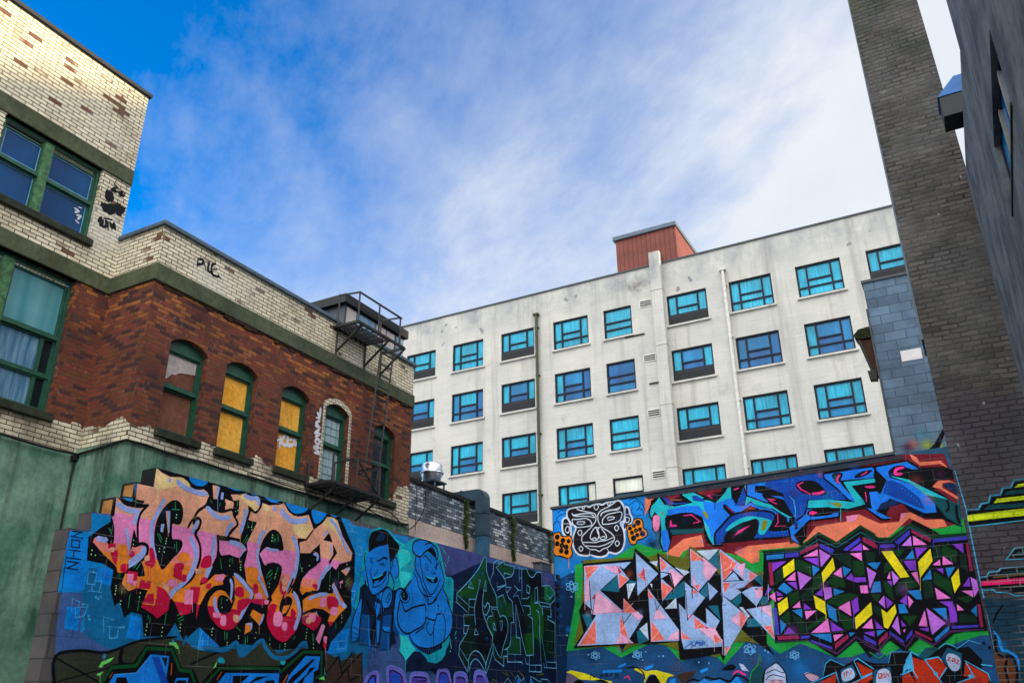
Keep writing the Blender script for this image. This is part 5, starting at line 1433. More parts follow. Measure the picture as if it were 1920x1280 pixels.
S 90 62 14 00 -2110,2490 87,218 313,-12
S 48 63 17 10 -2440,2723 109,-91 67,-39 111,70 64,-51
S 90 64 14 10 -1136,2723 159,102 190,-92
P 59 65 0 01 -1538,2592 173,164 168,17 61,-50 -163,-115 -130,-68
#pier_paint
S 92 0 14 00 -85,4205 29,-478 -12,-493 -5,-276 -1,-448 -6,-346 -13,-318
S 93 1 15 00 -56,3727 129,-5 37,54 79,10 32,74 102,-3 40,73 84,-1 41,72 118,4
S 93 1 15 00 -87,3528 224,6 387,15
P 7 2 0 01 -51,3707 128,-5 42,59 76,15 35,63 98,2 40,69 85,5 39,66 110,6 -94,-436 -574,-6
P 94 3 0 01 -56,3665 591,11 -18,-79 -583,-8
P 59 3 0 01 121,3707 61,47 365,-19 -8,-41
P 94 3 0 01 237,3771 43,43 286,4 -11,-46
P 59 3 0 01 355,3849 41,38 185,0 -9,-41
P 94 3 0 01 479,3919 41,34 76,5 -8,-37
S 7 4 11 00 318,3714 34,44
S 7 5 11 00 343,3711 34,44
S 7 6 11 00 368,3714 33,38
S 7 4 11 00 482,3857 31,25
S 93 0 12 01 229,3134 108,119 123,3 -29,-130
P 7 1 0 01 257,3150 85,88 114,0 -21,-94
P 59 2 0 01 311,3173 49,38 90,-1 -11,-48
S 93 1 12 00 -72,2967 76,3 26,44 101,4 23,31 261,1
P 7 2 0 01 -67,2948 77,7 34,45 92,3 28,31 247,-2 -60,-275 -109,16 -56,40 -128,18 -137,15
P 95 3 0 01 -63,2924 452,8 -13,-61 -444,4
P 96 3 0 01 61,2962 338,14 -4,-18 -337,-10
P 96 3 0 01 46,2849 326,4 -4,-17
P 59 3 0 01 144,3005 262,6 -4,-21
S 93 4 12 00 -78,2827 118,-4 19,-28 120,-14 50,-33 118,-8
S 7 5 10 00 267,3004 -42,-158
S 7 6 10 00 299,3001 -42,-158
S 7 7 10 00 323,3000 -42,-158
P 97 5 0 01 -84,2741 426,-27 -194,-891 -248,6 0,202 18,202 8,277
G 97:0.7 6 62 00 -38,2685
G 46:0.6 6 86 00 2,2247
S 7 7 24 00 96,2659 -74,-84 -62,-102
S 46 7 28 10 -50,2387 34,-71 7,-120 60,-19 64,-70 -9,-117
P 98 8 0 01 -73,2198 11,14 10,-33 16,-33 27,-16 32,-16 26,-22 16,-28 9,-33 1,-40 -8,-56 -16,-64 -27,-45 -48,-25 -57,-6 -19,17 0,242 6,39
S 7 9 26 10 -41,2352 -24,-154 42,-70 95,-3 25,-102 -50,-198
S 7 10 26 10 17,2093 -37,-100 12,-166
#block_wall_spray
G 99:0.8 0 209 00 -585,6939
G 99:0.8 1 120 00 -314,6850
G 53:0.6 1 192 00 -855,7004
G 60:0.9 2 188 00 -974,6948
G 44:0.9 0 20 00 -560,6670
G 44:0.9 0 20 00 -874,6715
G 54:0.4 3 282 00 -628,7177
P 7 4 0 01 -204,7258 57,-34 -198,-369 -266,-57 176,143
#tower_tag
P 100 0 0 01 7387,9600 30,23 43,9 38,-7 30,-31 25,-47 9,-43 -16,-35 -32,-31 -32,-18 -30,-3 -30,11 -23,23 -14,46 -6,58
S 100 0 54 10 7504,9786 85,-30
S 100 1 54 10 7553,9736 -62,-76 95,15
S 100 2 54 10 7603,9685 61,-5 -11,-45
S 100 3 54 10 7671,9744 -3,-81 57,12
S 100 0 53 10 7362,9353 63,-118 55,11
S 100 1 53 10 7497,9351 25,-121 83,65 -56,85
S 100 2 53 10 7609,9374 74,-76 7,160 -78,-4
S 100 3 53 10 7682,9493 47,-131 47,65
S 100 0 52 10 7367,8975 36,95 12,-145
S 100 1 52 10 7444,9054 5,-111 68,36 -21,103
S 100 2 53 10 7537,9066 29,-137
S 100 3 53 10 7572,9084 56,-85 21,88 39,-95
S 100 4 53 10 7454,9097 145,40
S 100 5 130 10 7377,9284 179,61 216,100
S 100 6 118 10 7501,9238 125,146 96,-84
#parapet_tag
S 100 0 44 10 8555,8600 8,-166
S 100 1 44 10 8558,8582 103,31 -8,-80 -99,-47
S 100 2 44 10 8690,8570 62,-104
S 100 3 45 10 8789,8636 7,-168 106,30
S 100 4 45 10 8939,8670 -79,-58 27,-159 155,14
S 100 5 45 10 8892,8551 85,29
S 100 6 45 10 9015,8493 75,-42
#vertical_tag
S 101 0 55 10 11788,6076 150,17 -163,84 151,18
S 101 1 55 10 11795,6265 22,69 91,3 -20,-81 -93,9
S 101 2 55 10 11782,6367 111,93 -121,-12 111,94
S 101 3 55 10 11754,6591 124,-8 -100,57 97,71
S 101 4 56 10 11765,6743 105,9
S 101 5 56 10 11782,6856 71,-66 9,176
S 101 2 55 10 11780,6137 79,103
#board_tag
S 101 0 68 10 11034,6206 11,-198
S 101 1 68 10 11167,6262 -103,-149 158,-40
S 101 2 70 10 11225,6257 22,-157 139,36
S 101 3 70 10 11261,6205 83,22
S 101 4 70 10 11420,6309 -9,-146 110,49 -16,120
S 101 2 68 10 10965,6107 101,67
#pane_tag
S 101 0 37 10 7000,9069 56,-7 -25,-51 61,52
S 101 1 37 10 7061,9121 53,10
S 101 1 37 10 7058,8970 68,18 -37,-76
S 101 2 37 10 7060,8878 59,-24
#tall_lettering
S 9 26 11 00 7649,3182 32,-135
S 9 32 11 00 9796,3299 22,-131
S 9 24 10 00 7826,3410 37,-167
S 14 23 12 00 8806,4518 31,-192
S 15 40 11 00 11429,2604 31,-173
S 15 23 15 00 8604,3023 19,-112
S 7 26 14 00 10695,3500 20,-115
S 10 25 15 00 9331,4026 24,-150
S 7 27 11 00 9752,3869 13,-112
S 15 29 15 00 11690,3658 19,-82
S 10 25 12 00 9359,3752 17,-65
S 10 24 10 00 9899,2851 18,-121
S 10 26 16 00 9331,4026 29,-179
S 15 32 13 00 9907,3196 20,-106
S 9 30 14 00 10408,3364 17,-165
S 10 22 13 00 8425,3568 23,-126
S 7 32 13 00 9229,2958 34,-194
S 15 41 15 00 11429,2604 10,-77
S 9 25 13 00 7783,3426 30,-135
S 8 24 14 00 8671,3436 12,-83
S 9 25 10 00 8781,3325 11,-76
S 8 17 10 00 8023,3899 16,-65
S 15 30 17 00 11690,3658 10,-89
S 10 26 12 00 9359,3752 15,-80
S 10 24 13 00 7429,3514 38,-176
S 7 27 19 00 11360,3980 18,-124
G 14:0.298418 25 100 00 10037,4608
G 12:0.322548 31 83 00 11746,3295
G 16:0.298021 21 58 00 8446,4168
G 14:0.250345 26 40 00 7562,3128
G 14:0.404461 25 69 00 7477,3549
G 16:0.298143 43 173 00 11923,3677
G 7:0.362496 28 88 00 10874,3022
G 7:0.291441 28 124 00 9807,4077
G 16:0.312775 24 127 00 8970,4013
G 2:0.366812 19 121 00 7922,4146
G 2:0.294173 27 132 00 7547,3138
G 16:0.380707 23 20 00 10905,4756
G 16:0.214244 33 105 00 9699,3276
G 2:0.320605 27 82 00 11133,3980
G 7:0.339264 35 162 00 10073,2993
G 7:0.20961 24 35 00 8065,4665
G 16:0.349386 30 76 00 11505,3570
G 7:0.329377 33 94 00 9914,3266
G 7:0.317065 25 120 00 8715,4503
G 7:0.255497 19 142 00 7453,4226
G 14:0.347351 31 120 00 11555,3624
G 16:0.195165 30 87 00 10981,3421
G 16:0.288801 28 46 00 9721,2929
G 12:0.340309 26 132 00 10794,4134
G 2:0.295312 18 42 00 7269,4127
G 7:0.383578 26 131 00 8682,3446
G 7:0.413447 32 58 00 9093,2882
G 16:0.380596 28 112 00 7473,3102
G 2:0.212742 36 142 00 9798,3125
G 12:0.188724 1 20 00 9406,4807
G 7:0.18796 11 20 00 8597,4753
G 7:0.282477 25 156 00 8255,4495
G 2:0.20394 35 93 00 10343,3122
G 14:0.312495 29 144 00 10853,3041
#portrait_figures
S 32 53 17 00 13055,4196 28,-199
S 33 59 15 00 12831,3500 30,-252
S 34 56 10 00 13385,2904 13,-249
S 7 60 22 00 14419,2672 12,-93
S 31 46 20 00 13664,2520 10,-198
S 33 61 11 00 13223,3918 13,-116
S 7 64 31 00 14583,4497 26,-223
S 33 56 15 00 12740,3196 10,-94
S 33 53 10 00 12094,2756 29,-215
S 33 60 12 00 14192,2708 4,-85
S 7 54 29 00 13074,4223 21,-160
S 33 57 16 00 12740,3196 3,-80
S 33 65 15 00 14560,4467 2,-127
S 33 58 15 00 12920,3382 7,-83
G 2:0.271578 59 163 00 13053,3284
G 34:0.294516 55 71 00 12720,4171
G 26:0.204849 55 181 00 13118,4193
G 26:0.326458 63 147 00 13778,4064
G 26:0.308812 59 143 00 13641,3049
G 34:0.198659 54 141 00 12353,4241
G 26:0.245904 62 181 00 14972,2978
G 4:0.295941 56 106 00 12782,4084
G 26:0.341078 63 137 00 14334,3239
G 34:0.272799 54 134 00 12217,3964
G 26:0.23105 60 144 00 12800,3679
G 2:0.363957 60 132 00 12799,3131
G 4:0.282094 61 100 00 14438,2561
G 34:0.224936 56 143 00 12395,4596
G 4:0.258254 52 102 00 13085,2940
G 2:0.21305 55 81 00 12219,3736
G 2:0.402411 64 195 00 13962,4190
G 26:0.226447 6 20 00 13800,4807
G 2:0.356692 58 148 00 12409,2890
G 26:0.375408 59 77 00 12443,2754
G 2:0.405941 59 184 00 12240,3153
G 26:0.298922 59 66 00 13064,3557
G 26:0.374291 57 84 00 12828,4124
G 4:0.249742 56 163 00 12309,3701
G 2:0.260867 61 63 00 12941,3305
G 34:0.339887 61 72 00 14228,2778
#green_lettering
S 37 61 14 00 18174,2892 -15,-194
S 40 58 13 00 17273,2846 -7,-200
S 40 52 15 00 19241,4129 -10,-226
S 40 53 20 00 19241,4129 6,-152
S 40 54 16 00 19241,4129 0,-320
S 38 61 15 00 18448,2866 -5,-136
S 36 59 16 00 16598,2442 5,-243
S 37 58 21 00 16915,3144 5,-278
S 37 61 23 00 17556,2873 15,-244
S 38 60 22 00 18794,2883 -3,-197
S 38 61 19 00 18794,2883 -19,-189
S 36 60 19 00 16598,2442 16,-178
G 36:0.208926 59 129 00 17997,4050
G 22:0.291728 50 130 00 19834,4279
G 22:0.201169 55 141 00 16832,3665
G 22:0.221954 55 183 00 16449,3270
G 36:0.398911 59 153 00 17350,2902
G 40:0.338972 51 247 00 19682,4433
G 4:0.227059 59 164 00 17754,3509
G 4:0.345523 60 224 00 17505,3269
G 40:0.191962 61 182 00 17412,3647
G 4:0.278004 59 83 00 18216,3867
G 22:0.419739 60 85 00 18267,3881
G 22:0.205003 60 74 00 17779,3574
G 36:0.33637 56 130 00 16744,3336
G 22:0.20466 55 161 00 16092,4305
G 22:0.284994 56 243 00 16137,4455
G 40:0.391663 58 194 00 18651,3407
G 36:0.391557 57 123 00 16248,4102
G 22:0.253538 59 174 00 16999,2859
G 40:0.358599 62 209 00 17395,3849
G 40:0.323029 57 201 00 16674,3371
G 40:0.239936 59 116 00 18030,3228
G 22:0.205254 60 135 00 17994,3354
G 4:0.229598 59 140 00 15988,2776
G 36:0.325292 61 155 00 17161,3065
#crystal_lettering
S 65 44 21 00 -4637,3788 -38,-261
S 64 46 21 00 -4514,3800 -35,-279
S 70 46 20 00 -7184,4517 -17,-137
S 67 49 14 00 -4328,3517 -28,-195
S 64 47 20 00 -4514,3800 -24,-177
S 65 46 22 00 -5452,2971 -16,-213
S 64 51 16 00 -6810,4049 -15,-141
S 67 53 22 00 -5919,4203 -24,-276
S 67 52 13 00 -5670,3077 -16,-229
S 69 46 15 00 -7713,3251 -15,-182
S 63 40 23 00 -6502,2741 -29,-252
S 7 55 24 00 -6537,4344 -14,-201
S 64 44 19 00 -4589,3357 -3,-91
S 66 51 21 00 -4322,4202 -40,-316
S 67 50 17 00 -4328,3517 -39,-304
S 67 54 23 00 -5919,4203 -20,-216
S 64 46 19 00 -7632,4464 -5,-200
S 64 45 22 00 -8761,3551 4,-119
S 64 43 18 00 -7445,4451 -9,-136
S 64 43 14 00 -7472,3098 -17,-233
S 67 44 17 00 -8795,4111 -4,-187
S 67 52 21 00 -5480,3089 -25,-307
G 44:0.243442 56 139 00 -6397,4288
G 66:0.316737 48 190 00 -7910,3689
G 65:0.211608 48 131 00 -7463,3497
G 66:0.405531 44 106 00 -8047,4881
G 66:0.206105 53 81 00 -5723,3677
G 44:0.248286 47 166 00 -7386,4561
G 66:0.34645 52 219 00 -4378,3731
G 67:0.267717 52 85 00 -5904,3284
G 44:0.40091 55 92 00 -5974,4146
G 44:0.211241 49 160 00 -7362,3536
G 67:0.416128 48 127 00 -5027,4137
G 69:0.398684 48 151 00 -7589,4680
G 69:0.238486 49 179 00 -7903,4684
G 65:0.261296 56 251 00 -5675,4147
G 69:0.187936 48 254 00 -8655,3907
G 67:0.268351 49 204 00 -4952,3513
G 65:0.239449 51 263 00 -5495,4767
G 44:0.278593 49 147 00 -7788,3932
G 65:0.364109 54 83 00 -6085,4403
G 66:0.203286 49 71 00 -7163,3069
G 65:0.401845 50 182 00 -4652,4436
G 65:0.322174 40 133 00 -7951,2961
G 69:0.21589 48 111 00 -6642,3096
G 44:0.201392 53 180 00 -5618,2816
G 67:0.229551 53 178 00 -6354,3213
G 69:0.330994 53 103 00 -4260,4262
G 44:0.316229 53 70 00 -5923,3245
G 67:0.32531 43 118 00 -5198,3089
G 67:0.226555 53 201 00 -4322,3459
G 67:0.250721 49 107 00 -8963,4253
G 65:0.33355 50 121 00 -7367,3797
G 69:0.286103 57 169 00 -6571,4307
G 69:0.405305 51 142 00 -4753,4213
G 66:0.365204 49 110 00 -8733,3823
#blue_wildstyle
S 7 47 17 00 -5169,5262 -26,-267
S 7 25 25 00 -4335,5928 -29,-214
S 7 54 17 00 -3208,5628 -42,-327
S 44 42 13 00 -170,5750 -42,-232
S 52 47 22 00 -4968,4935 -21,-222
S 56 40 13 00 -932,5546 -33,-220
S 54 51 18 00 -6592,5180 -12,-218
S 55 38 21 00 -3522,5665 -21,-206
S 59 57 19 00 -245,5106 -56,-277
S 54 37 25 00 -2540,5749 -45,-313
S 52 43 27 00 -6426,6390 -21,-229
S 7 43 17 00 -3516,6651 -47,-236
S 56 39 17 00 -3549,5634 -25,-183
S 44 42 22 00 -1801,5605 -10,-102
S 7 48 15 00 -5169,5262 -22,-150
S 44 42 17 00 -1612,5623 -29,-161
S 59 58 16 00 -245,5106 -27,-150
S 7 20 27 00 -5327,6200 -23,-200
G 53:0.226435 21 82 00 -6903,6115
G 54:0.34784 38 233 00 -2789,5942
G 52:0.344875 43 180 00 -4550,6398
G 53:0.415926 43 113 00 -2869,6520
G 55:0.213253 22 203 00 -6420,5699
G 54:0.352313 43 127 00 -2550,6399
G 53:0.314867 21 88 00 -5623,5605
G 53:0.20499 56 91 00 -3845,4982
G 52:0.390684 26 134 00 -4303,5581
G 44:0.383232 38 185 00 -2059,5771
G 53:0.350352 55 80 00 -1599,5270
G 53:0.359506 44 105 00 -6412,6295
G 55:0.398094 43 185 00 -2125,6520
G 53:0.325183 57 238 00 -3703,5048
G 54:0.20627 21 152 00 -5440,6192
G 44:0.336221 21 131 00 -6855,5706
G 52:0.360682 43 189 00 -3476,6193
G 52:0.29765 37 139 00 -3895,5962
G 44:0.393458 44 232 00 -2047,6375
G 55:0.34104 43 95 00 -1380,6313
G 44:0.261399 44 203 00 -3558,6175
G 44:0.225754 43 66 00 -5253,6537
G 55:0.32371 56 88 00 -4362,5205
G 54:0.188423 39 140 00 -2211,5783
G 55:0.321784 42 181 00 -1008,5614
G 44:0.342344 54 163 00 -4554,4694
G 54:0.221718 40 247 00 -4858,5477
G 53:0.258258 43 138 00 -5639,6453
G 53:0.39459 43 189 00 -769,5701
G 44:0.189639 22 139 00 -5636,5943
G 53:0.291177 41 265 00 -4593,5942
G 55:0.209923 22 81 00 -6913,6072
G 53:0.295251 42 202 00 -930,6132
G 55:0.272209 42 168 00 -1426,5710
#stained_glass_lettering
S 74 52 16 00 -1595,3928 -34,-225
S 78 52 18 00 -2626,3482 -37,-287
S 76 53 21 00 -3180,3525 -18,-114
S 74 51 22 00 -2893,3670 -28,-189
S 82 57 20 00 -1510,4847 -15,-133
S 74 51 18 00 -2500,4272 -7,-89
S 74 51 17 00 -672,3753 -46,-245
S 82 51 17 00 -836,4831 -26,-133
S 74 52 15 00 -2500,4272 -41,-307
S 76 52 14 00 -3142,4178 -17,-171
S 82 52 17 00 -1886,4811 -25,-148
S 76 51 13 00 -1211,4138 -43,-278
G 44:0.239933 52 134 00 -2097,3609
G 79:0.34646 57 183 00 -1754,4762
G 7:0.314388 54 161 00 -3589,3264
G 7:0.286274 57 121 00 -801,4861
G 44:0.182235 54 202 00 -4335,3146
G 44:0.215766 51 165 00 -201,4224
G 44:0.343444 54 145 00 -3059,4058
G 79:0.409767 55 192 00 -3926,3208
G 7:0.366318 53 182 00 -1936,3664
G 7:0.332443 53 219 00 -1275,4353
G 44:0.218173 51 97 00 -195,3737
G 44:0.343936 52 158 00 -738,3636
G 7:0.201341 54 223 00 -4385,3779
G 44:0.35422 53 145 00 -4196,4690
G 79:0.238942 54 204 00 -2139,3986
G 79:0.400731 55 148 00 -3150,4086
G 7:0.291954 58 173 00 -212,4714
G 79:0.371255 54 193 00 -868,3244
G 7:0.297987 63 112 00 -1712,2782
G 44:0.381549 58 199 00 -1592,4896
G 79:0.344029 53 180 00 -1568,3916
G 44:0.273087 52 92 00 -928,4091
#mask_face
S 49 40 20 00 -8589,5254 -3,-240
S 46 15 25 00 -7403,6026 -12,-193
S 51 16 22 00 -9194,5257 -3,-307
S 51 17 18 00 -9194,5257 -1,-289
G 44:0.307722 16 276 00 -7574,6207
G 46:0.391767 17 143 00 -7592,6123
G 46:0.331368 22 266 00 -7068,5578
G 46:0.3541 14 78 00 -9522,5982
G 46:0.217642 14 153 00 -8868,6051
G 44:0.185882 43 226 00 -7170,6159
G 44:0.219118 47 241 00 -8649,5128
G 46:0.290211 18 241 00 -7723,5934
#angular_lettering
S 7 42 13 00 7338,1940 32,-160
S 7 47 9 00 10755,2040 28,-147
S 25 43 9 00 7341,2084 25,-112
S 7 44 14 00 9506,2013 24,-177
S 19 41 13 00 11875,2349 12,-84
S 20 43 13 00 12459,2036 26,-219
G 22:0.239238 46 121 00 10221,2110
G 22:0.295393 45 103 00 8139,2315
G 22:0.247755 47 132 00 10366,2172
G 7:0.226244 44 138 00 9377,2198
G 7:0.268318 44 91 00 8435,2397
G 22:0.345643 47 115 00 11201,2033
G 22:0.384767 45 83 00 9692,2003
G 7:0.290478 42 156 00 11842,2442
G 19:0.206759 45 109 00 8519,2475
G 22:0.21323 45 68 00 9908,2084
#lower_characters
S 7 7 18 00 -7022,2202 -19,-248
S 7 8 21 00 -7017,2265 -19,-233
S 89 57 13 00 -1647,2121 -27,-186
S 91 62 19 00 -920,2282 -32,-146
S 46 7 15 00 -6806,2218 -8,-166
S 88 52 17 00 -4289,2120 -36,-246
G 44:0.412151 62 189 00 -583,2104
G 46:0.275917 65 109 00 -3130,2289
G 46:0.344816 53 166 00 -4249,2127
G 44:0.206552 66 78 00 -1111,2555
G 44:0.278988 41 75 00 -7924,2518
G 46:0.315887 66 216 00 -3434,2050
G 46:0.205964 62 106 00 -2193,1959
G 44:0.40422 65 119 00 -2092,2209
G 46:0.24727 67 131 00 -3709,2297
G 44:0.291899 10 139 00 -5958,2183
#background_paint
G 5:0.25122 63 178 00 15000,3306
G 3:0.266264 24 29 00 8981,4681
G 3:0.320883 45 183 00 12742,2332
G 5:0.365411 50 20 00 16706,4823
G 3:0.211911 0 20 00 6522,3582
G 4:0.37596 61 96 00 13599,3545
G 0:0.313106 28 175 00 11602,2843
G 4:0.298878 44 46 00 13506,4716
G 0:0.307733 37 95 00 7087,2535
G 5:0.237553 61 96 00 12742,3495
G 3:0.223553 5 20 00 6593,3658
G 5:0.231823 20 126 00 7689,4397
G 3:0.312374 45 100 00 11366,2419
G 3:0.300649 42 125 00 9053,2571
G 4:0.416208 27 122 00 7840,2814
G 0:0.255818 37 56 00 6913,2538
G 0:0.235423 37 117 00 7810,2714
G 5:0.383612 1 20 00 11629,4766
G 3:0.258026 57 92 00 16264,4701
G 0:0.221535 29 104 00 11729,2913
G 0:0.284522 46 67 00 11367,2507
#background_paint_r
G 46:0.254609 66 185 00 -1456,2649
G 44:0.410888 2 20 00 -9603,4505
G 44:0.350948 0 20 00 -9650,4729
G 44:0.399474 49 215 00 -4312,2720
G 46:0.225219 5 47 00 -9553,4716
G 46:0.250341 41 123 00 -9477,3599
G 46:0.261082 6 123 00 -9461,4011
G 46:0.254903 45 199 00 -9401,4275
G 46:0.414495 46 20 00 -9605,4121
G 44:0.2578 6 98 00 -9456,4710
G 44:0.225415 0 20 00 -9614,1921
G 46:0.418636 42 112 00 -9466,3834
G 46:0.21168 7 133 00 -9085,2135
G 46:0.315552 42 48 00 -9552,3639
G 46:0.353552 41 142 00 -6469,2605
"""
import bpy, bmesh, math, random
from mathutils import Vector, Matrix
from mathutils.geometry import tessellate_polygon
random.seed(7)
C = bpy.context.scene
COL = C.collection
R = math.radians

# ------------------------------------------------------------------ materials
class NT:
    def __init__(s, name):
        s.m = bpy.data.materials.new(name); s.m.use_nodes = True
        s.t = s.m.node_tree; s.n = s.t.nodes; s.l = s.t.links
        s.b = s.n['Principled BSDF']
    def node(s, ty, **kw):
        n = s.n.new(ty)
        for k, v in kw.items():
            if k.startswith('i_'):
                n.inputs[k[2:].replace('_', ' ')].default_value = v
            else: setattr(n, k, v)
        return n
    def link(s, a, b): s.l.new(a, b)
    def set(s, name, v):
        if hasattr(v, 'is_output'): s.link(v, s.b.inputs[name])
        else: s.b.inputs[name].default_value = v
    def math(s, op, a, b=None, c=None):
        n = s.node('ShaderNodeMath', operation=op)
        for i, v in enumerate((a, b, c)):
            if v is None: continue
            if hasattr(v, 'is_output'): s.link(v, n.inputs[i])
            else: n.inputs[i].default_value = v
        return n.outputs[0]
    def mix(s, f, a, b, mode='MIX'):
        n = s.node('ShaderNodeMix', data_type='RGBA', blend_type=mode)
        for i, v in ((0, f), (6, a), (7, b)):
            if hasattr(v, 'is_output'): s.link(v, n.inputs[i])
            else: n.inputs[i].default_value = v if i == 0 else (tuple(v) + (1,) if len(v) == 3 else v)
        return n.outputs[2]
    def ramp(s, f, *st):
        n = s.node('ShaderNodeValToRGB'); e = n.color_ramp.elements
        while len(e) < len(st): e.new(.5)
        for q, (p, c) in zip(e, st):
            q.position = p; q.color = (c, c, c, 1) if not isinstance(c, tuple) else tuple(c) + (1,)
        s.link(f, n.inputs[0]); return n.outputs[0]
    def noise(s, vec, scale, detail=4, rough=.55, dist=0):
        n = s.node('ShaderNodeTexNoise'); n.inputs['Scale'].default_value = scale
        n.inputs['Detail'].default_value = detail; n.inputs['Roughness'].default_value = rough
        n.inputs['Distortion'].default_value = dist
        if vec is not None: s.link(vec, n.inputs['Vector'])
        return n.outputs[0]
    def pos(s): return s.node('ShaderNodeNewGeometry').outputs['Position']
    def sep(s, v):
        n = s.node('ShaderNodeSeparateXYZ'); s.link(v, n.inputs[0]); return n.outputs
    def comb(s, x, y, z=0.0):
        n = s.node('ShaderNodeCombineXYZ')
        for i, v in enumerate((x, y, z)):
            if hasattr(v, 'is_output'): s.link(v, n.inputs[i])
            else: n.inputs[i].default_value = v
        return n.outputs[0]
    def wallvec(s):
        # (along the wall, height) for walls that face X or Y
        g = s.node('ShaderNodeNewGeometry'); a = s.node('ShaderNodeVectorMath', operation='ABSOLUTE')
        s.link(g.outputs['True Normal'], a.inputs[0]); n = s.sep(a.outputs[0]); p = s.sep(g.outputs['Position'])
        u = s.math('ADD', s.math('MULTIPLY', p[1], n[0]), s.math('MULTIPLY', p[0], n[1]))
        v = s.math('ADD', p[2], s.math('MULTIPLY', p[1], n[2]))
        return s.comb(u, v), p
    def scale(s, v, x, y, z=1.0):
        n = s.node('ShaderNodeVectorMath', operation='MULTIPLY'); s.link(v, n.inputs[0]); n.inputs[1].default_value = (x, y, z); return n.outputs[0]
    def brick(s, vec, w, h, mortar, c1, c2, cm, bias=0, smooth=.15, off=.5):
        n = s.node('ShaderNodeTexBrick'); n.offset = off
        s.link(vec, n.inputs['Vector'])
        for k, v in (('Scale', 1), ('Brick Width', w), ('Row Height', h), ('Mortar Size', mortar), ('Mortar Smooth', smooth), ('Bias', bias)): n.inputs[k].default_value = v
        for k, v in (('Color1', c1), ('Color2', c2), ('Mortar', cm)): n.inputs[k].default_value = tuple(v) + (1,)
        return n.outputs[0], n.outputs[1]
    def bump(s, h, strength=.4, dist=.01):
        n = s.node('ShaderNodeBump'); n.inputs['Strength'].default_value = strength; n.inputs['Distance'].default_value = dist
        s.link(h, n.inputs['Height']); s.link(n.outputs[0], s.b.inputs['Normal'])
def fin(t, col, rough=.8, spec=.3, metal=0):
    t.set('Base Color', col if hasattr(col, 'is_output') else tuple(col) + (1,)); t.set('Roughness', rough); t.set('Specular IOR Level', spec); t.set('Metallic', metal); return t.m

def m_plain(name, c, rough=.6, spec=.4, metal=0, var=.35, sc=6, bump=.2):
    t = NT(name); p = t.pos(); n = t.noise(p, sc, 6, .65)
    k = t.ramp(n, (.3, 1 - var), (.7, 1 + var * .4))
    col = t.mix(1, c, k, 'MULTIPLY'); t.bump(t.noise(p, sc * 8, 4), bump, .006)
    return fin(t, col, rough, spec, metal)

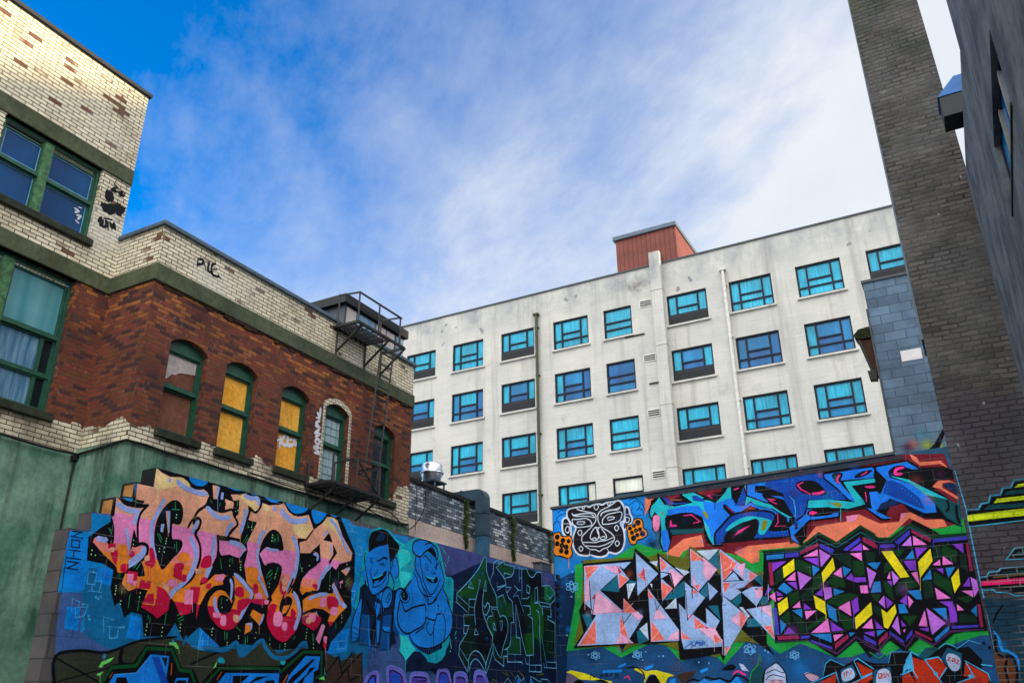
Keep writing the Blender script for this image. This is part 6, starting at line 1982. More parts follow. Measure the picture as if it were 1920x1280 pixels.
def m_brick_house():
    # cream painted brick above, bare red brick between, cream base courses
    t = NT('painted_brick'); v, p = t.wallvec()
    wob = t.math('MULTIPLY_ADD', t.noise(p_v(t), 3.0, 3), .012, -.006)
    v2 = t.node('ShaderNodeVectorMath', operation='ADD'); t.link(v, v2.inputs[0]); t.link(t.comb(wob, wob), v2.inputs[1]); v = v2.outputs[0]
    BW, BH = .215, .0677
    red, f = t.brick(v, BW, BH, .007, (.215, .050, .027), (.055, .018, .018), (.07, .055, .048), -.08)
    rnd, _ = t.brick(v, BW, BH, .007, (0, 0, 0), (1, 1, 1), (0, 0, 0))
    pn = p_v(t)
    big = t.noise(pn, 1.1, 6, .68)
    mid = t.noise(pn, 3.2, 5, .65)
    # orange weathered bricks, mostly in the top courses under the band
    topm = t.ramp(t.math('MULTIPLY_ADD', p[2], 1.0, -6.9), (0.0, 0.0), (.85, 1.0))
    om = t.math('MULTIPLY', t.ramp(t.math('ADD', t.math('MULTIPLY', rnd, .55), t.math('MULTIPLY', mid, .7)), (.62, 0.0), (.74, 1.0)), t.math('MULTIPLY_ADD', topm, .75, .25))
    red = t.mix(t.math('MULTIPLY', om, t.math('SUBTRACT', 1.0, f)), red, (.42, .135, .03))
    sooty = t.ramp(big, (.45, 0.0), (.72, 1.0))
    red = t.mix(t.math('MULTIPLY', sooty, .7), red, (.030, .018, .018))
    dk = t.math('MULTIPLY', t.math('GREATER_THAN', rnd2(t, v, BW, BH), .80), t.math('SUBTRACT', 1.0, f)); red = t.mix(t.math('MULTIPLY', dk, .7), red, (.028, .016, .022))
    eff = t.ramp(t.noise(pn, 11, 5, .7), (.60, 0.0), (.74, 1.0))
    red = t.mix(t.math('MULTIPLY', eff, .45), red, (.4, .36, .34))
    cream, f2 = t.brick(v, BW, BH, .0075, (.80, .72, .54), (.66, .59, .45), (.030, .026, .022), 0)
    worn = t.ramp(t.math('MULTIPLY', t.math('ADD', rnd, t.math('MULTIPLY', t.math('SUBTRACT', t.noise(pn, .9, 4), .5), .55)), .5), (.475, 0.0), (.49, 1.0))
    worn = t.math('MULTIPLY', worn, t.math('SUBTRACT', 1.0, f2))
    cream = t.mix(worn, cream, (.16, .072, .048))
    grime = t.ramp(t.noise(pn, 1.7, 7, .72), (.50, 0.0), (.70, 1.0))
    cream = t.mix(t.math('MULTIPLY', grime, .6), cream, (.20, .15, .10))
    rubbed = t.ramp(t.noise(pn, .55, 2, .4), (.62, 0.0), (.72, 1.0))
    cream = t.mix(t.math('MULTIPLY', rubbed, .5), cream, (.62, .60, .56))
    # where is paint: above the band and at the base (ragged edge), higher at the far corner
    edge = t.math('ADD', t.math('MULTIPLY_ADD', t.noise(pn, 2.6, 3), .5, -.25), t.math('MULTIPLY', t.ramp(t.math('SUBTRACT', p[1], 14.25), (.0, 0.0), (.18, 1.0)), .42))
    low = t.math('LESS_THAN', t.math('SUBTRACT', p[2], edge), 5.60)
    high = t.math('GREATER_THAN', p[2], 8.0)
    isc = t.math('MAXIMUM', low, high)
    col = t.mix(isc, red, cream)
    dirty = t.math('MULTIPLY', low, t.ramp(t.noise(pn, 2.2, 4), (.42, 0.0), (.66, 1.0)))
    col = t.mix(t.math('MULTIPLY', dirty, .65), col, (.07, .06, .052))
    streak = t.ramp(t.noise(t.scale(pn, 3, 3, .25), 1.3, 4, .6), (.58, 0.0), (.75, 1.0))
    col = t.mix(t.math('MULTIPLY', streak, .3), col, (.10, .07, .05))
    h = t.math('ADD', t.math('MULTIPLY', f, -1.0), t.math('MULTIPLY', t.noise(pn, 40, 4), .35))
    t.bump(h, .8, .012)
    return fin(t, col, .85, .2)
def p_v(t): return t.pos()
def rnd2(t, v, w, h):
    a = t.node('ShaderNodeVectorMath', operation='ADD'); t.link(v, a.inputs[0]); a.inputs[1].default_value = (w * 40, h * 64, 0)
    return t.brick(a.outputs[0], w, h, .0, (0, 0, 0), (1, 1, 1), (0, 0, 0))[0]

def m_stucco(name, c, c2, dark, sc=1.0):
    t = NT(name); p = t.pos(); n = t.noise(p, 1.1 * sc, 6, .6); k = t.ramp(n, (.38, 0.0), (.60, 1.0))
    col = t.mix(k, c, c2)
    st = t.ramp(t.noise(t.scale(p, 2.6, 2.6, .35), 1.0 * sc, 5, .62), (.55, 0.0), (.72, 1.0))
    col = t.mix(t.math('MULTIPLY', st, .8), col, dark)
    pt = t.ramp(t.noise(p, .8 * sc, 2, .4, .8), (.56, 0.0), (.575, 1.0)); col = t.mix(t.math('MULTIPLY', pt, .22), col, c2)
    if name == 'green_stucco':      # damp runs below the ledge: a broad one by the wing corner, thin ones along the wall
        q = t.sep(p); w1 = t.math('MULTIPLY', t.ramp(t.math('ABSOLUTE', t.math('ADD', q[0], 10.86)), (.10, 1.0), (.34, 0.0)), t.math('LESS_THAN', t.math('ABSOLUTE', t.math('SUBTRACT', q[1], 7.8)), .06))
        hz = t.ramp(t.math('MULTIPLY', t.math('SUBTRACT', 5.3, q[2]), .4), (.0, 1.0), (1.0, .0)); run = t.ramp(t.noise(t.scale(p, 4.5, 4.5, .22), 1.5, 5, .65), (.50, 0.0), (.64, 1.0))
        col = t.mix(t.math('MULTIPLY', t.math('MULTIPLY', w1, t.ramp(t.noise(t.scale(p, 4, 4, 1), 1.2, 5, .7), (.35, .2), (.55, 1.0))), t.math('MULTIPLY', hz, .95)), col, (.018, .024, .022)); col = t.mix(t.math('MULTIPLY', t.math('MULTIPLY', run, hz), .65), col, (.03, .045, .035))
    fine = t.ramp(t.noise(p, 14, 5, .7), (.3, .72), (.7, 1.18)); col = t.mix(1, col, fine, 'MULTIPLY')
    t.bump(t.noise(p, 22, 6, .65), .35, .012); return fin(t, col, .9, .15)

def m_hotel():
    t = NT('white_painted_concrete'); v, p = t.wallvec(); pn = t.pos()
    bc, f = t.brick(v, 1.2, .20, .006, (1, 1, 1), (.95, .95, .95), (.86, .86, .86), 0, .3)
    n = t.noise(pn, .5, 6, .6)
    col = t.mix(t.ramp(n, (.35, 0.0), (.7, 1.0)), (.54, .53, .49), (.45, .445, .425)); col = t.mix(1, col, bc, 'MULTIPLY')
    top = t.ramp(t.math('SUBTRACT', p[2], 19.9), (0.0, 0.0), (1.0, 1.0)); bl = t.noise(t.scale(pn, 1, 1, .55), .75, 7, .68)
    soot = t.math('MULTIPLY', top, t.ramp(bl, (.40, 0.0), (.62, 1.0))); col = t.mix(t.math('MULTIPLY', soot, .85), col, (.26, .28, .30))
    # heavy soot beside the column top
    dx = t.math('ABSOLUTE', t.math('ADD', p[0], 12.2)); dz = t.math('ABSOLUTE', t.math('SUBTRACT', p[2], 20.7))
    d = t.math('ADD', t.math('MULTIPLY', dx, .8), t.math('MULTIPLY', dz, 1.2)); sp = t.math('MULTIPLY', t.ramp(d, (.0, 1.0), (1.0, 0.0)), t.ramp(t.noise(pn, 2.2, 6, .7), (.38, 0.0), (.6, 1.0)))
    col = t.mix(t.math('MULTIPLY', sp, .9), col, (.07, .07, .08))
    # flaked patches
    fl = t.math('MULTIPLY', t.ramp(t.noise(pn, 1.7, 3, .4), (.70, 0.0), (.72, 1.0)), t.ramp(t.math('SUBTRACT', p[2], 19.2), (.3, 0.0), (.6, 1.0)))
    col = t.mix(t.math('MULTIPLY', fl, .8), col, (.17, .17, .20))
    st = t.ramp(t.noise(t.scale(pn, 2.2, 2.2, .12), 1.0, 5, .6), (.52, 0.0), (.74, 1.0)); col = t.mix(t.math('MULTIPLY', st, .55), col, (.22, .21, .20))
    pk = t.ramp(t.noise(pn, .9, 7, .75), (.56, 0.0), (.66, 1.0)); col = t.mix(t.math('MULTIPLY', pk, .5), col, (.30, .30, .295))
    cr = t.ramp(t.noise(t.scale(pn, .6, .6, 7), 1.6, 6, .75), (.60, 0.0), (.66, 1.0)); col = t.mix(t.math('MULTIPLY', cr, .45), col, (.30, .28, .25))
    hb = t.math('ADD', t.math('MULTIPLY', f, -.6), t.noise(pn, 9, 6, .65)); t.bump(hb, .25, .02)
    return fin(t, col, .8, .2)

def m_glass(name, c, c2, rough=.06, folds=True, spec=.35):
    t = NT(name); p = t.pos(); s = t.sep(p)
    n = t.noise(t.comb(t.math('MULTIPLY', t.math('ADD', s[0], s[1]), 1.0), t.math('MULTIPLY', s[2], .08), 0.0), 13 if folds else 1.5, 3, .6)
    k = t.ramp(n, (.34, 0.0), (.66, 1.0)); col = t.mix(k, c, c2)
    b2 = t.ramp(t.noise(p, .62, 3), (.35, .72), (.65, 1.15)); col = t.mix(1, col, b2, 'MULTIPLY')
    t.bump(t.noise(p, 1.3, 2), .03, .02)
    return fin(t, col, rough, spec)

def m_brickpier():
    t = NT('grey_painted_brick'); v, p = t.wallvec(); pn = t.pos()
    w1 = t.math('MULTIPLY_ADD', t.noise(pn, 5.0, 3), .03, -.015)
    v2 = t.node('ShaderNodeVectorMath', operation='ADD'); t.link(v, v2.inputs[0]); t.link(t.comb(w1, w1), v2.inputs[1])
    c, f = t.brick(v2.outputs[0], .205, .0677, .011, (.090, .078, .068), (.038, .035, .034), (.007, .007, .008), 0, .5)
    gaps = t.ramp(t.noise(pn, 1.7, 4, .6), (.40, 1.0), (.60, 0.0))   # joints smeared with paint here and there
    c = t.mix(t.math('MULTIPLY', gaps, t.math('MULTIPLY', f, .8)), c, (.105, .10, .095))
    lowp = t.ramp(t.math('ADD', t.math('MULTIPLY', p[2], -1.0), t.math('MULTIPLY_ADD', t.noise(pn, 1.3, 4), .9, 4.9)), (.0, 0.0), (.55, 1.0))
    pc = t.mix(f, (.050, .043, .060), (.027, .023, .033)); c = t.mix(t.math('MULTIPLY', lowp, .9), c, pc)
    upb = t.ramp(t.noise(pn, .9, 4, .6), (.45, 0.0), (.7, 1.0)); c = t.mix(t.math('MULTIPLY', upb, .4), c, (.17, .18, .19))
    bl = t.ramp(t.noise(pn, 1.4, 7, .72), (.48, 0.0), (.64, 1.0)); c = t.mix(t.math('MULTIPLY', bl, .6), c, (.030, .034, .032))
    mo = t.math('MULTIPLY', t.ramp(t.math('SUBTRACT', p[2], 10.0), (.0, 0.0), (1.0, 1.0)), t.ramp(t.noise(pn, 2, 5, .7), (.4, 0.0), (.6, 1.0))); c = t.mix(t.math('MULTIPLY', mo, .6), c, (.03, .045, .022))
    sp = t.ramp(t.noise(pn, 9, 3, .5), (.72, 0.0), (.74, 1.0)); c = t.mix(t.math('MULTIPLY', sp, .5), c, (.42, .44, .46))
    h = t.math('ADD', t.math('MULTIPLY', f, -1.0), t.math('MULTIPLY', t.noise(pn, 30, 5), .5)); t.bump(h, .9, .018)
    return fin(t, c, .8, .25)

def m_blocks(name, c1, c2, cm, w, h, off=(0, 0), mortar=.008, dirt=(.05, .06, .08)):
    t = NT(name); v, p = t.wallvec(); pn = t.pos()
    a = t.node('ShaderNodeVectorMath', operation='ADD'); t.link(v, a.inputs[0]); a.inputs[1].default_value = (off[0], off[1], 0)
    c, f = t.brick(a.outputs[0], w, h, mortar, c1, c2, cm, 0, .3)
    n = t.ramp(t.noise(pn, 1.6, 6, .65), (.35, .72), (.68, 1.2)); c = t.mix(1, c, n, 'MULTIPLY')
    st = t.ramp(t.noise(pn, .9, 5, .6), (.52, 0.0), (.7, 1.0)); c = t.mix(t.math('MULTIPLY', st, .4), c, dirt)
    t.bump(t.math('ADD', t.math('MULTIPLY', f, -1.0), t.math('MULTIPLY', t.noise(pn, 25, 5), .4)), .5, .012)
    return fin(t, c, .85, .2)

def m_paint(name, w, h, off, soft=False, brick=False):
    # sprayed paint: colour from the face colours of the design, joints of the wall showing through
    t = NT(name); v, p = t.wallvec(); pn = t.pos()
    at = t.node('ShaderNodeVertexColor'); at.layer_name = 'paint'
    a = t.node('ShaderNodeVectorMath', operation='ADD'); t.link(v, a.inputs[0]); a.inputs[1].default_value = (off[0], off[1], 0)
    jc, f = t.brick(a.outputs[0], w, h, .0035 if not brick else .009, (1, 1, 1), (.94, .94, .94), (.70, .70, .72), 0, .4)
    col = at.outputs[0]
    n = t.ramp(t.noise(pn, 1.9, 6, .65), (.32, .70), (.68, 1.16)); col = t.mix(1, col, n, 'MULTIPLY'); col = t.mix(1, col, jc, 'MULTIPLY')
    n2 = t.ramp(t.noise(pn, 26, 4, .7), (.35, .80), (.65, 1.10)); col = t.mix(1, col, n2, 'MULTIPLY')
    lightj = t.math('MULTIPLY', f, t.ramp(t.noise(pn, .8, 2), (.50, 0.0), (.58, 1.0))); col = t.mix(t.math('MULTIPLY', lightj, .26), col, (.5, .52, .56))
    worn = t.ramp(t.noise(pn, 6, 7, .75), (.70, 0.0), (.76, 1.0)); col = t.mix(t.math('MULTIPLY', worn, .12), col, (.22, .24, .27))
    t.bump(t.math('ADD', t.math('MULTIPLY', f, -1.0), t.math('MULTIPLY', t.noise(pn, 30, 5), .45)), .5 if not brick else .8, .010)
    m = fin(t, col, .7, .08)
    if soft:
        al = t.math('MULTIPLY', t.math('POWER', at.outputs[1], 1.6), t.ramp(t.noise(pn, 120, 2, .5), (.2, .75), (.8, 1.15))); t.set('Alpha', al)
    return m

MT = dict(
    brick=m_brick_house(),
    stucco=m_stucco('green_stucco', (.070, .180, .138), (.185, .315, .245), (.022, .040, .030), 1.5),
    band=m_stucco('green_band', (.058, .072, .044), (.098, .112, .068), (.080, .062, .02), 1.8),
    hotel=m_hotel(),
    trim=m_plain('dark_metal_trim', (.035, .045, .06), .5, .4),
    bluetrim=m_plain('blue_grey_flashing', (.08, .12, .165), .5, .4),
    greenpaint=m_plain('green_window_paint', (.012, .085, .050), .45, .5, var=.5, sc=9),
    greenworn=m_plain('worn_green_paint', (.075, .20, .085), .7, .3, var=.8, sc=12, bump=.6),
    sill=m_plain('mossy_sill', (.035, .042, .028), .9, .2, var=.6),
    iron=m_plain('rusty_iron', (.020, .019, .022), .6, .4, var=.6, sc=18),
    alu=m_plain('spun_aluminium', (.55, .60, .72), .32, .5, .9, var=.15, sc=3),
    duct=m_plain('galvanised_duct', (.045, .085, .125), .45, .5, .3, var=.5, sc=2.5),
    ductblue=m_plain('sprayed_duct', (.03, .12, .22), .6, .3, var=.5, sc=2.5),
    frame=m_plain('navy_window_frame', (.006, .010, .022), .5, .2, var=.2),
    louvre=m_plain('dark_louvre', (.016, .018, .024), .5, .4, var=.3),
    gl_bright=m_glass('cyan_glass_curtain_sky_reflection', (.000, .25, .42), (.012, .43, .62)),  # base colour holds both the glass tint and the reflected sky
    gl_dark=m_glass('blue_glass', (.000, .07, .235), (.000, .135, .37), folds=False),
    gl_mid=m_glass('mid_blue_glass', (.000, .13, .34), (.0, .22, .47), folds=False),
    gl_cream=m_glass('glass_cream_reflection', (.55, .58, .50), (.72, .72, .62)),  # reflection of a pale building, put into the pane colour
    gl_navy=m_glass('navy_glass', (.003, .038, .15), (.004, .075, .24), folds=False, spec=.25),
    gl_teal=m_glass('teal_frosted_glass', (.04, .24, .30), (.20, .45, .50), .25, folds=False),
    gl_curtain=m_glass('glass_pale_blue_curtain', (.03, .13, .27), (.20, .34, .46), .12),
    gl_grid=m_glass('glass_white_sheeting', (.30, .42, .46), (.42, .55, .60), .15, folds=False),
    gl_black=m_glass('unlit_glass', (.006, .010, .012), (.012, .022, .026), .12, folds=False, spec=.4),
    board_y=m_stucco('yellow_board', (.86, .38, .04), (.88, .47, .08), (.60, .24, .03), 1.6),
    board_m=m_stucco('maroon_board', (.13, .050, .036), (.20, .085, .055), (.05, .03, .05), 1.2),
    board_w=m_stucco('peeling_pale_paint', (.42, .36, .36), (.50, .43, .42), (.2, .10, .08), 1.2),
    siding=None, pipe=m_plain('olive_pipe', (.045, .058, .022), .6, .4, var=.6, sc=2), pipew=m_plain('white_pipe', (.60, .59, .55), .6, .4, var=.25),
    white=m_plain('white_paint', (.72, .71, .67), .7, .3, var=.2, sc=2),
    pink=m_stucco('pale_pink_render', (.52, .40, .36), (.60, .47, .42), (.30, .22, .19), .9),
    block=m_blocks('grey_block', (.11, .10, .105), (.065, .062, .065), (.04, .04, .04), .55, .245, (.26, .22)),
    bblock=m_blocks('blue_grey_block', (.120, .185, .265), (.085, .130, .19), (.05, .075, .11), .47, .228, (.30, .08), .009),
    pier=m_brickpier(),
    conc=m_stucco('rough_render', (.050, .062, .076), (.115, .130, .142), (.022, .027, .038), 2.0),
    roof=m_plain('roof_felt', (.025, .025, .028), .9, .2),
    wine=m_plain('dark_red', (.12, .02, .03)),
    bluevent=m_plain('blue_vent', (.004, .12, .40), .5, .4),
    wood=m_plain('weathered_brown_wood', (.045, .020, .012), .9, .2, var=.6, sc=9), moss=m_plain('mossy_timber', (.018, .024, .010), .95, .1, var=.7, sc=9),
    asphalt=m_plain('asphalt', (.045, .045, .047), .9, .3, var=.35, sc=3, bump=.5),
    leaf=m_plain('ivy_leaf', (.055, .095, .020), .6, .4, var=.6, sc=8), stem=m_plain('brown_stem', (.05, .035, .02), .9, .2),
    black=m_plain('black_rubber', (.012, .012, .013), .6, .3), patch=m_plain('white_patch', (.70, .66, .68), .8, .2, var=.15))
def m_siding():
    t = NT('red_ribbed_siding'); p = t.pos(); s = t.sep(p); x = t.math('ADD', s[0], s[1])
    w = t.math('ABSOLUTE', t.math('SUBTRACT', t.math('FRACT', t.math('MULTIPLY', x, 4.2)), .5)); k = t.ramp(w, (.05, .55), (.16, 1.0))
    col = t.mix(1, (.17, .040, .028), k, 'MULTIPLY'); n = t.ramp(t.noise(p, 1.4, 5), (.3, .75), (.7, 1.2)); col = t.mix(1, col, n, 'MULTIPLY'); t.bump(w, .6, .03)
    return fin(t, col, .6, .3)
MT['siding'] = m_siding()
def m_bwbrick():
    t = NT('flaking_black_white_brick'); v, p = t.wallvec(); pn = t.pos()
    c, f = t.brick(v, .215, .0677, .008, (.06, .085, .115), (.30, .36, .42), (.022, .026, .032), -.1)
    b = t.ramp(t.noise(pn, 2.2, 5, .65), (.45, 0.0), (.62, 1.0)); rnd, _ = t.brick(v, .215, .0677, .008, (0, 0, 0), (1, 1, 1), (0, 0, 0))
    wm = t.math('MULTIPLY', t.math('GREATER_THAN', t.math('ADD', rnd, t.math('MULTIPLY', t.noise(pn, 7, 3), .5)), .98), t.math('SUBTRACT', 1.0, f)); c = t.mix(wm, c, (.60, .63, .66))
    c = t.mix(t.math('MULTIPLY', b, .55), c, (.035, .042, .05)); bl = t.ramp(t.noise(pn, .7, 3), (.48, 0.0), (.62, 1.0)); c = t.mix(t.math('MULTIPLY', bl, .35), c, (.10, .17, .24))
    t.bump(t.math('ADD', t.math('MULTIPLY', f, -1.0), t.noise(pn, 30, 4)), .7, .012); return fin(t, c, .85, .2)
MT['bw'] = m_bwbrick()

# ------------------------------------------------------------------ geometry helpers
class MB:
    def __init__(s): s.v = []; s.f = []; s.m = []
    def face(s, pts, m=0):
        i = len(s.v); s.v += [tuple(p) for p in pts]; s.f.append(tuple(range(i, i + len(pts)))); s.m.append(m); return s
    def box(s, x0, x1, y0, y1, z0, z1, m=0, skip=''):
        p = [(x, y, z) for z in (z0, z1) for y in (y0, y1) for x in (x0, x1)]; i = len(s.v); s.v += p
        for k, q in (('b', (0, 2, 3, 1)), ('t', (4, 5, 7, 6)), ('s', (0, 1, 5, 4)), ('n', (2, 6, 7, 3)), ('w', (0, 4, 6, 2)), ('e', (1, 3, 7, 5))):
            if k not in skip: s.f.append(tuple(i + a for a in q)); s.m.append(m)
        return s
    def prism(s, a, b, m=0, caps=True):
        # two matching outlines joined by side faces
        n = len(a); i = len(s.v); s.v += [tuple(p) for p in a] + [tuple(p) for p in b]
        for k in range(n): s.f.append((i + k, i + (k + 1) % n, i + n + (k + 1) % n, i + n + k)); s.m.append(m)
        if caps:
            s.f.append(tuple(range(i + n - 1, i - 1, -1))); s.m.append(m); s.f.append(tuple(range(i + n, i + 2 * n))); s.m.append(m)
        return s
    def tube(s, pts, r, n=6, m=0, closed_ends=True):
        pts = [Vector(p) for p in pts]; rings = []
        for k, p in enumerate(pts):
            d = (pts[min(k + 1, len(pts) - 1)] - pts[max(k - 1, 0)]).normalized(); u = d.orthogonal().normalized() if abs(d.z) > .9 else d.cross(Vector((0, 0, 1))).normalized()
            w = d.cross(u); i = len(s.v); rings.append(i)
            rr = r[k] if isinstance(r, (list, tuple)) else r
            for j in range(n):
                a = 2 * math.pi * j / n; s.v.append(tuple(p + u * (math.cos(a) * rr) + w * (math.sin(a) * rr)))
        for a, b in zip(rings, rings[1:]):
            for j in range(n): s.f.append((a + j, a + (j + 1) % n, b + (j + 1) % n, b + j)); s.m.append(m)
        if closed_ends:
            s.f.append(tuple(rings[0] + j for j in reversed(range(n)))); s.m.append(m); s.f.append(tuple(rings[-1] + j for j in range(n))); s.m.append(m)
        return s
    def bar(s, a, b, w, m=0):
        # square bar between two points
        a, b = Vector(a), Vector(b); d = (b - a).normalized(); u = d.orthogonal().normalized() if abs(d.z) > .98 else d.cross(Vector((0, 0, 1))).normalized(); v = d.cross(u)
        o = [u * w / 2 + v * w / 2, u * w / 2 - v * w / 2, -u * w / 2 - v * w / 2, -u * w / 2 + v * w / 2]
        return s.prism([a + q for q in o], [b + q for q in o], m)
    def lathe(s, c, prof, n=32, m=0):
        rings = []
        for r, z in prof:
            rings.append(len(s.v)); s.v += [(c[0] + r * math.cos(2 * math.pi * j / n), c[1] + r * math.sin(2 * math.pi * j / n), c[2] + z) for j in range(n)]
        for a, b in zip(rings, rings[1:]):
            for j in range(n): s.f.append((a + j, a + (j + 1) % n, b + (j + 1) % n, b + j)); s.m.append(m)
        return s
    def build(s, name, mats, parent=None, smooth=False, loc=None):
        me = bpy.data.meshes.new(name); me.from_pydata(s.v, [], s.f); me.validate(clean_customdata=False)
        for m in (mats if isinstance(mats, (list, tuple)) else [mats]): me.materials.append(m)
        if len(me.polygons) == len(s.m): me.polygons.foreach_set('material_index', s.m)
        if smooth: me.polygons.foreach_set('use_smooth', [True] * len(me.polygons))
        me.update(); return link(bpy.data.objects.new(name, me), parent, loc)
def wloc(o):
    v = Vector((0, 0, 0))
    while o: v += o.location; o = o.parent
    return v
def link(o, parent=None, loc=None):
    COL.objects.link(o); w = Vector(loc) if loc is not None else Vector((0, 0, 0))
    if parent: o.parent = parent; o.location = w - wloc(parent)
    else: o.location = w
    return o
def tag(o, label, cat, group=None):
    o['label'] = label; o['category'] = cat
    if group: o['group'] = group
    return o
def thing(name, loc, label, cat, group=None):
    o = bpy.data.objects.new(name, None); o.empty_display_size = .3; COL.objects.link(o); o.location = loc; return tag(o, label, cat, group)
def bevel(o, w=.01, seg=2):
    m = o.modifiers.new('edge', 'BEVEL'); m.width = w; m.segments = seg; m.limit_method = 'ANGLE'; m.angle_limit = R(40); return o

def arch_pts(ha, hb, zs, rise, n=10):
    w = (hb - ha) / 2; rad = (w * w + rise * rise) / (2 * rise); cz = zs + rise - rad; a0 = math.asin(w / rad)
    return [((ha + hb) / 2 + rad * math.sin(-a0 + 2 * a0 * k / n), cz + rad * math.cos(-a0 + 2 * a0 * k / n)) for k in range(n + 1)]
def wall_holes(mb, P, h0, h1, z0, z1, holes, depth, m=0, mr=None):
    """wall face P(h, z, d) with openings; hole = (ha, hb, za, zb, rise): rise > 0 gives a segmental arch above zb"""
    mr = m if mr is None else mr
    hs = sorted({h0, h1, *[a for q in holes for a in q[:2]]}); zs = sorted({z0, z1, *[q[2] for q in holes], *[q[3] + q[4] for q in holes]})
    hs = [h for h in hs if h0 <= h <= h1]; zs = [z for z in zs if z0 <= z <= z1]
    for a, b in zip(hs, hs[1:]):
        for c, d in zip(zs, zs[1:]):
            mh, mz = (a + b) / 2, (c + d) / 2
            if any(q[0] < mh < q[1] and q[2] < mz < q[3] + q[4] for q in holes): continue
            mb.face([P(a, c, 0), P(b, c, 0), P(b, d, 0), P(a, d, 0)], m)
    for ha, hb, za, zb, rise in holes:
        if za > z0 - 1e-6: mb.face([P(ha, za, 0), P(hb, za, 0), P(hb, za, depth), P(ha, za, depth)], mr)
        for h in (ha, hb): mb.face([P(h, za, 0), P(h, zb, 0), P(h, zb, depth), P(h, za, depth)], mr)
        if rise > 0:
            A = arch_pts(ha, hb, zb, rise)
            for (p, q), (r, s) in zip(A, A[1:]):
                mb.face([P(p, q, 0), P(r, s, 0), P(r, s, depth), P(p, q, depth)], mr)
                mb.face([P(p, q, 0), P(r, s, 0), P(r, zb + rise, 0), P(p, zb + rise, 0)], m)
        else: mb.face([P(ha, zb, 0), P(hb, zb, 0), P(hb, zb, depth), P(ha, zb, depth)], mr)

# ------------------------------------------------------------------ painted designs
PIECES = {}
for line in ART.splitlines():
    if line.startswith('#'): cur = PIECES.setdefault(line[1:], [])
    elif line:
        k, c, lay, w, fl, d = line.split(' ', 5); pts = []; x = y = 0
        for q in d.split():
            a, b = q.split(','); x += int(a); y += int(b); pts.append((x / 1000, y / 1000))
        cur.append((k, c, int(lay), int(w) / 1000, fl[0] == '1', fl[1] == '1', pts))
GAIN = 1.62
def pal(i):
    c = PALETTE[int(i)]; g_ = min(GAIN, .86 / max(max(c), .01)); return tuple(v * g_ for v in c)
def catmull(P, closed, n=4):
    N = len(P); o = []
    for i in range(N if closed else N - 1):
        a, b, c, d = [P[(i + k) % N] if closed else P[min(max(i + k, 0), N - 1)] for k in (-1, 0, 1, 2)]
        for j in range(n):
            t = j / n; o.append(tuple(.5 * (2 * b[e] + (c[e] - a[e]) * t + (2 * a[e] - 5 * b[e] + 4 * c[e] - d[e]) * t * t + (3 * b[e] - a[e] - 3 * c[e] + d[e]) * t ** 3) for e in (0, 1)))
    if not closed: o.append(P[-1])
    return o
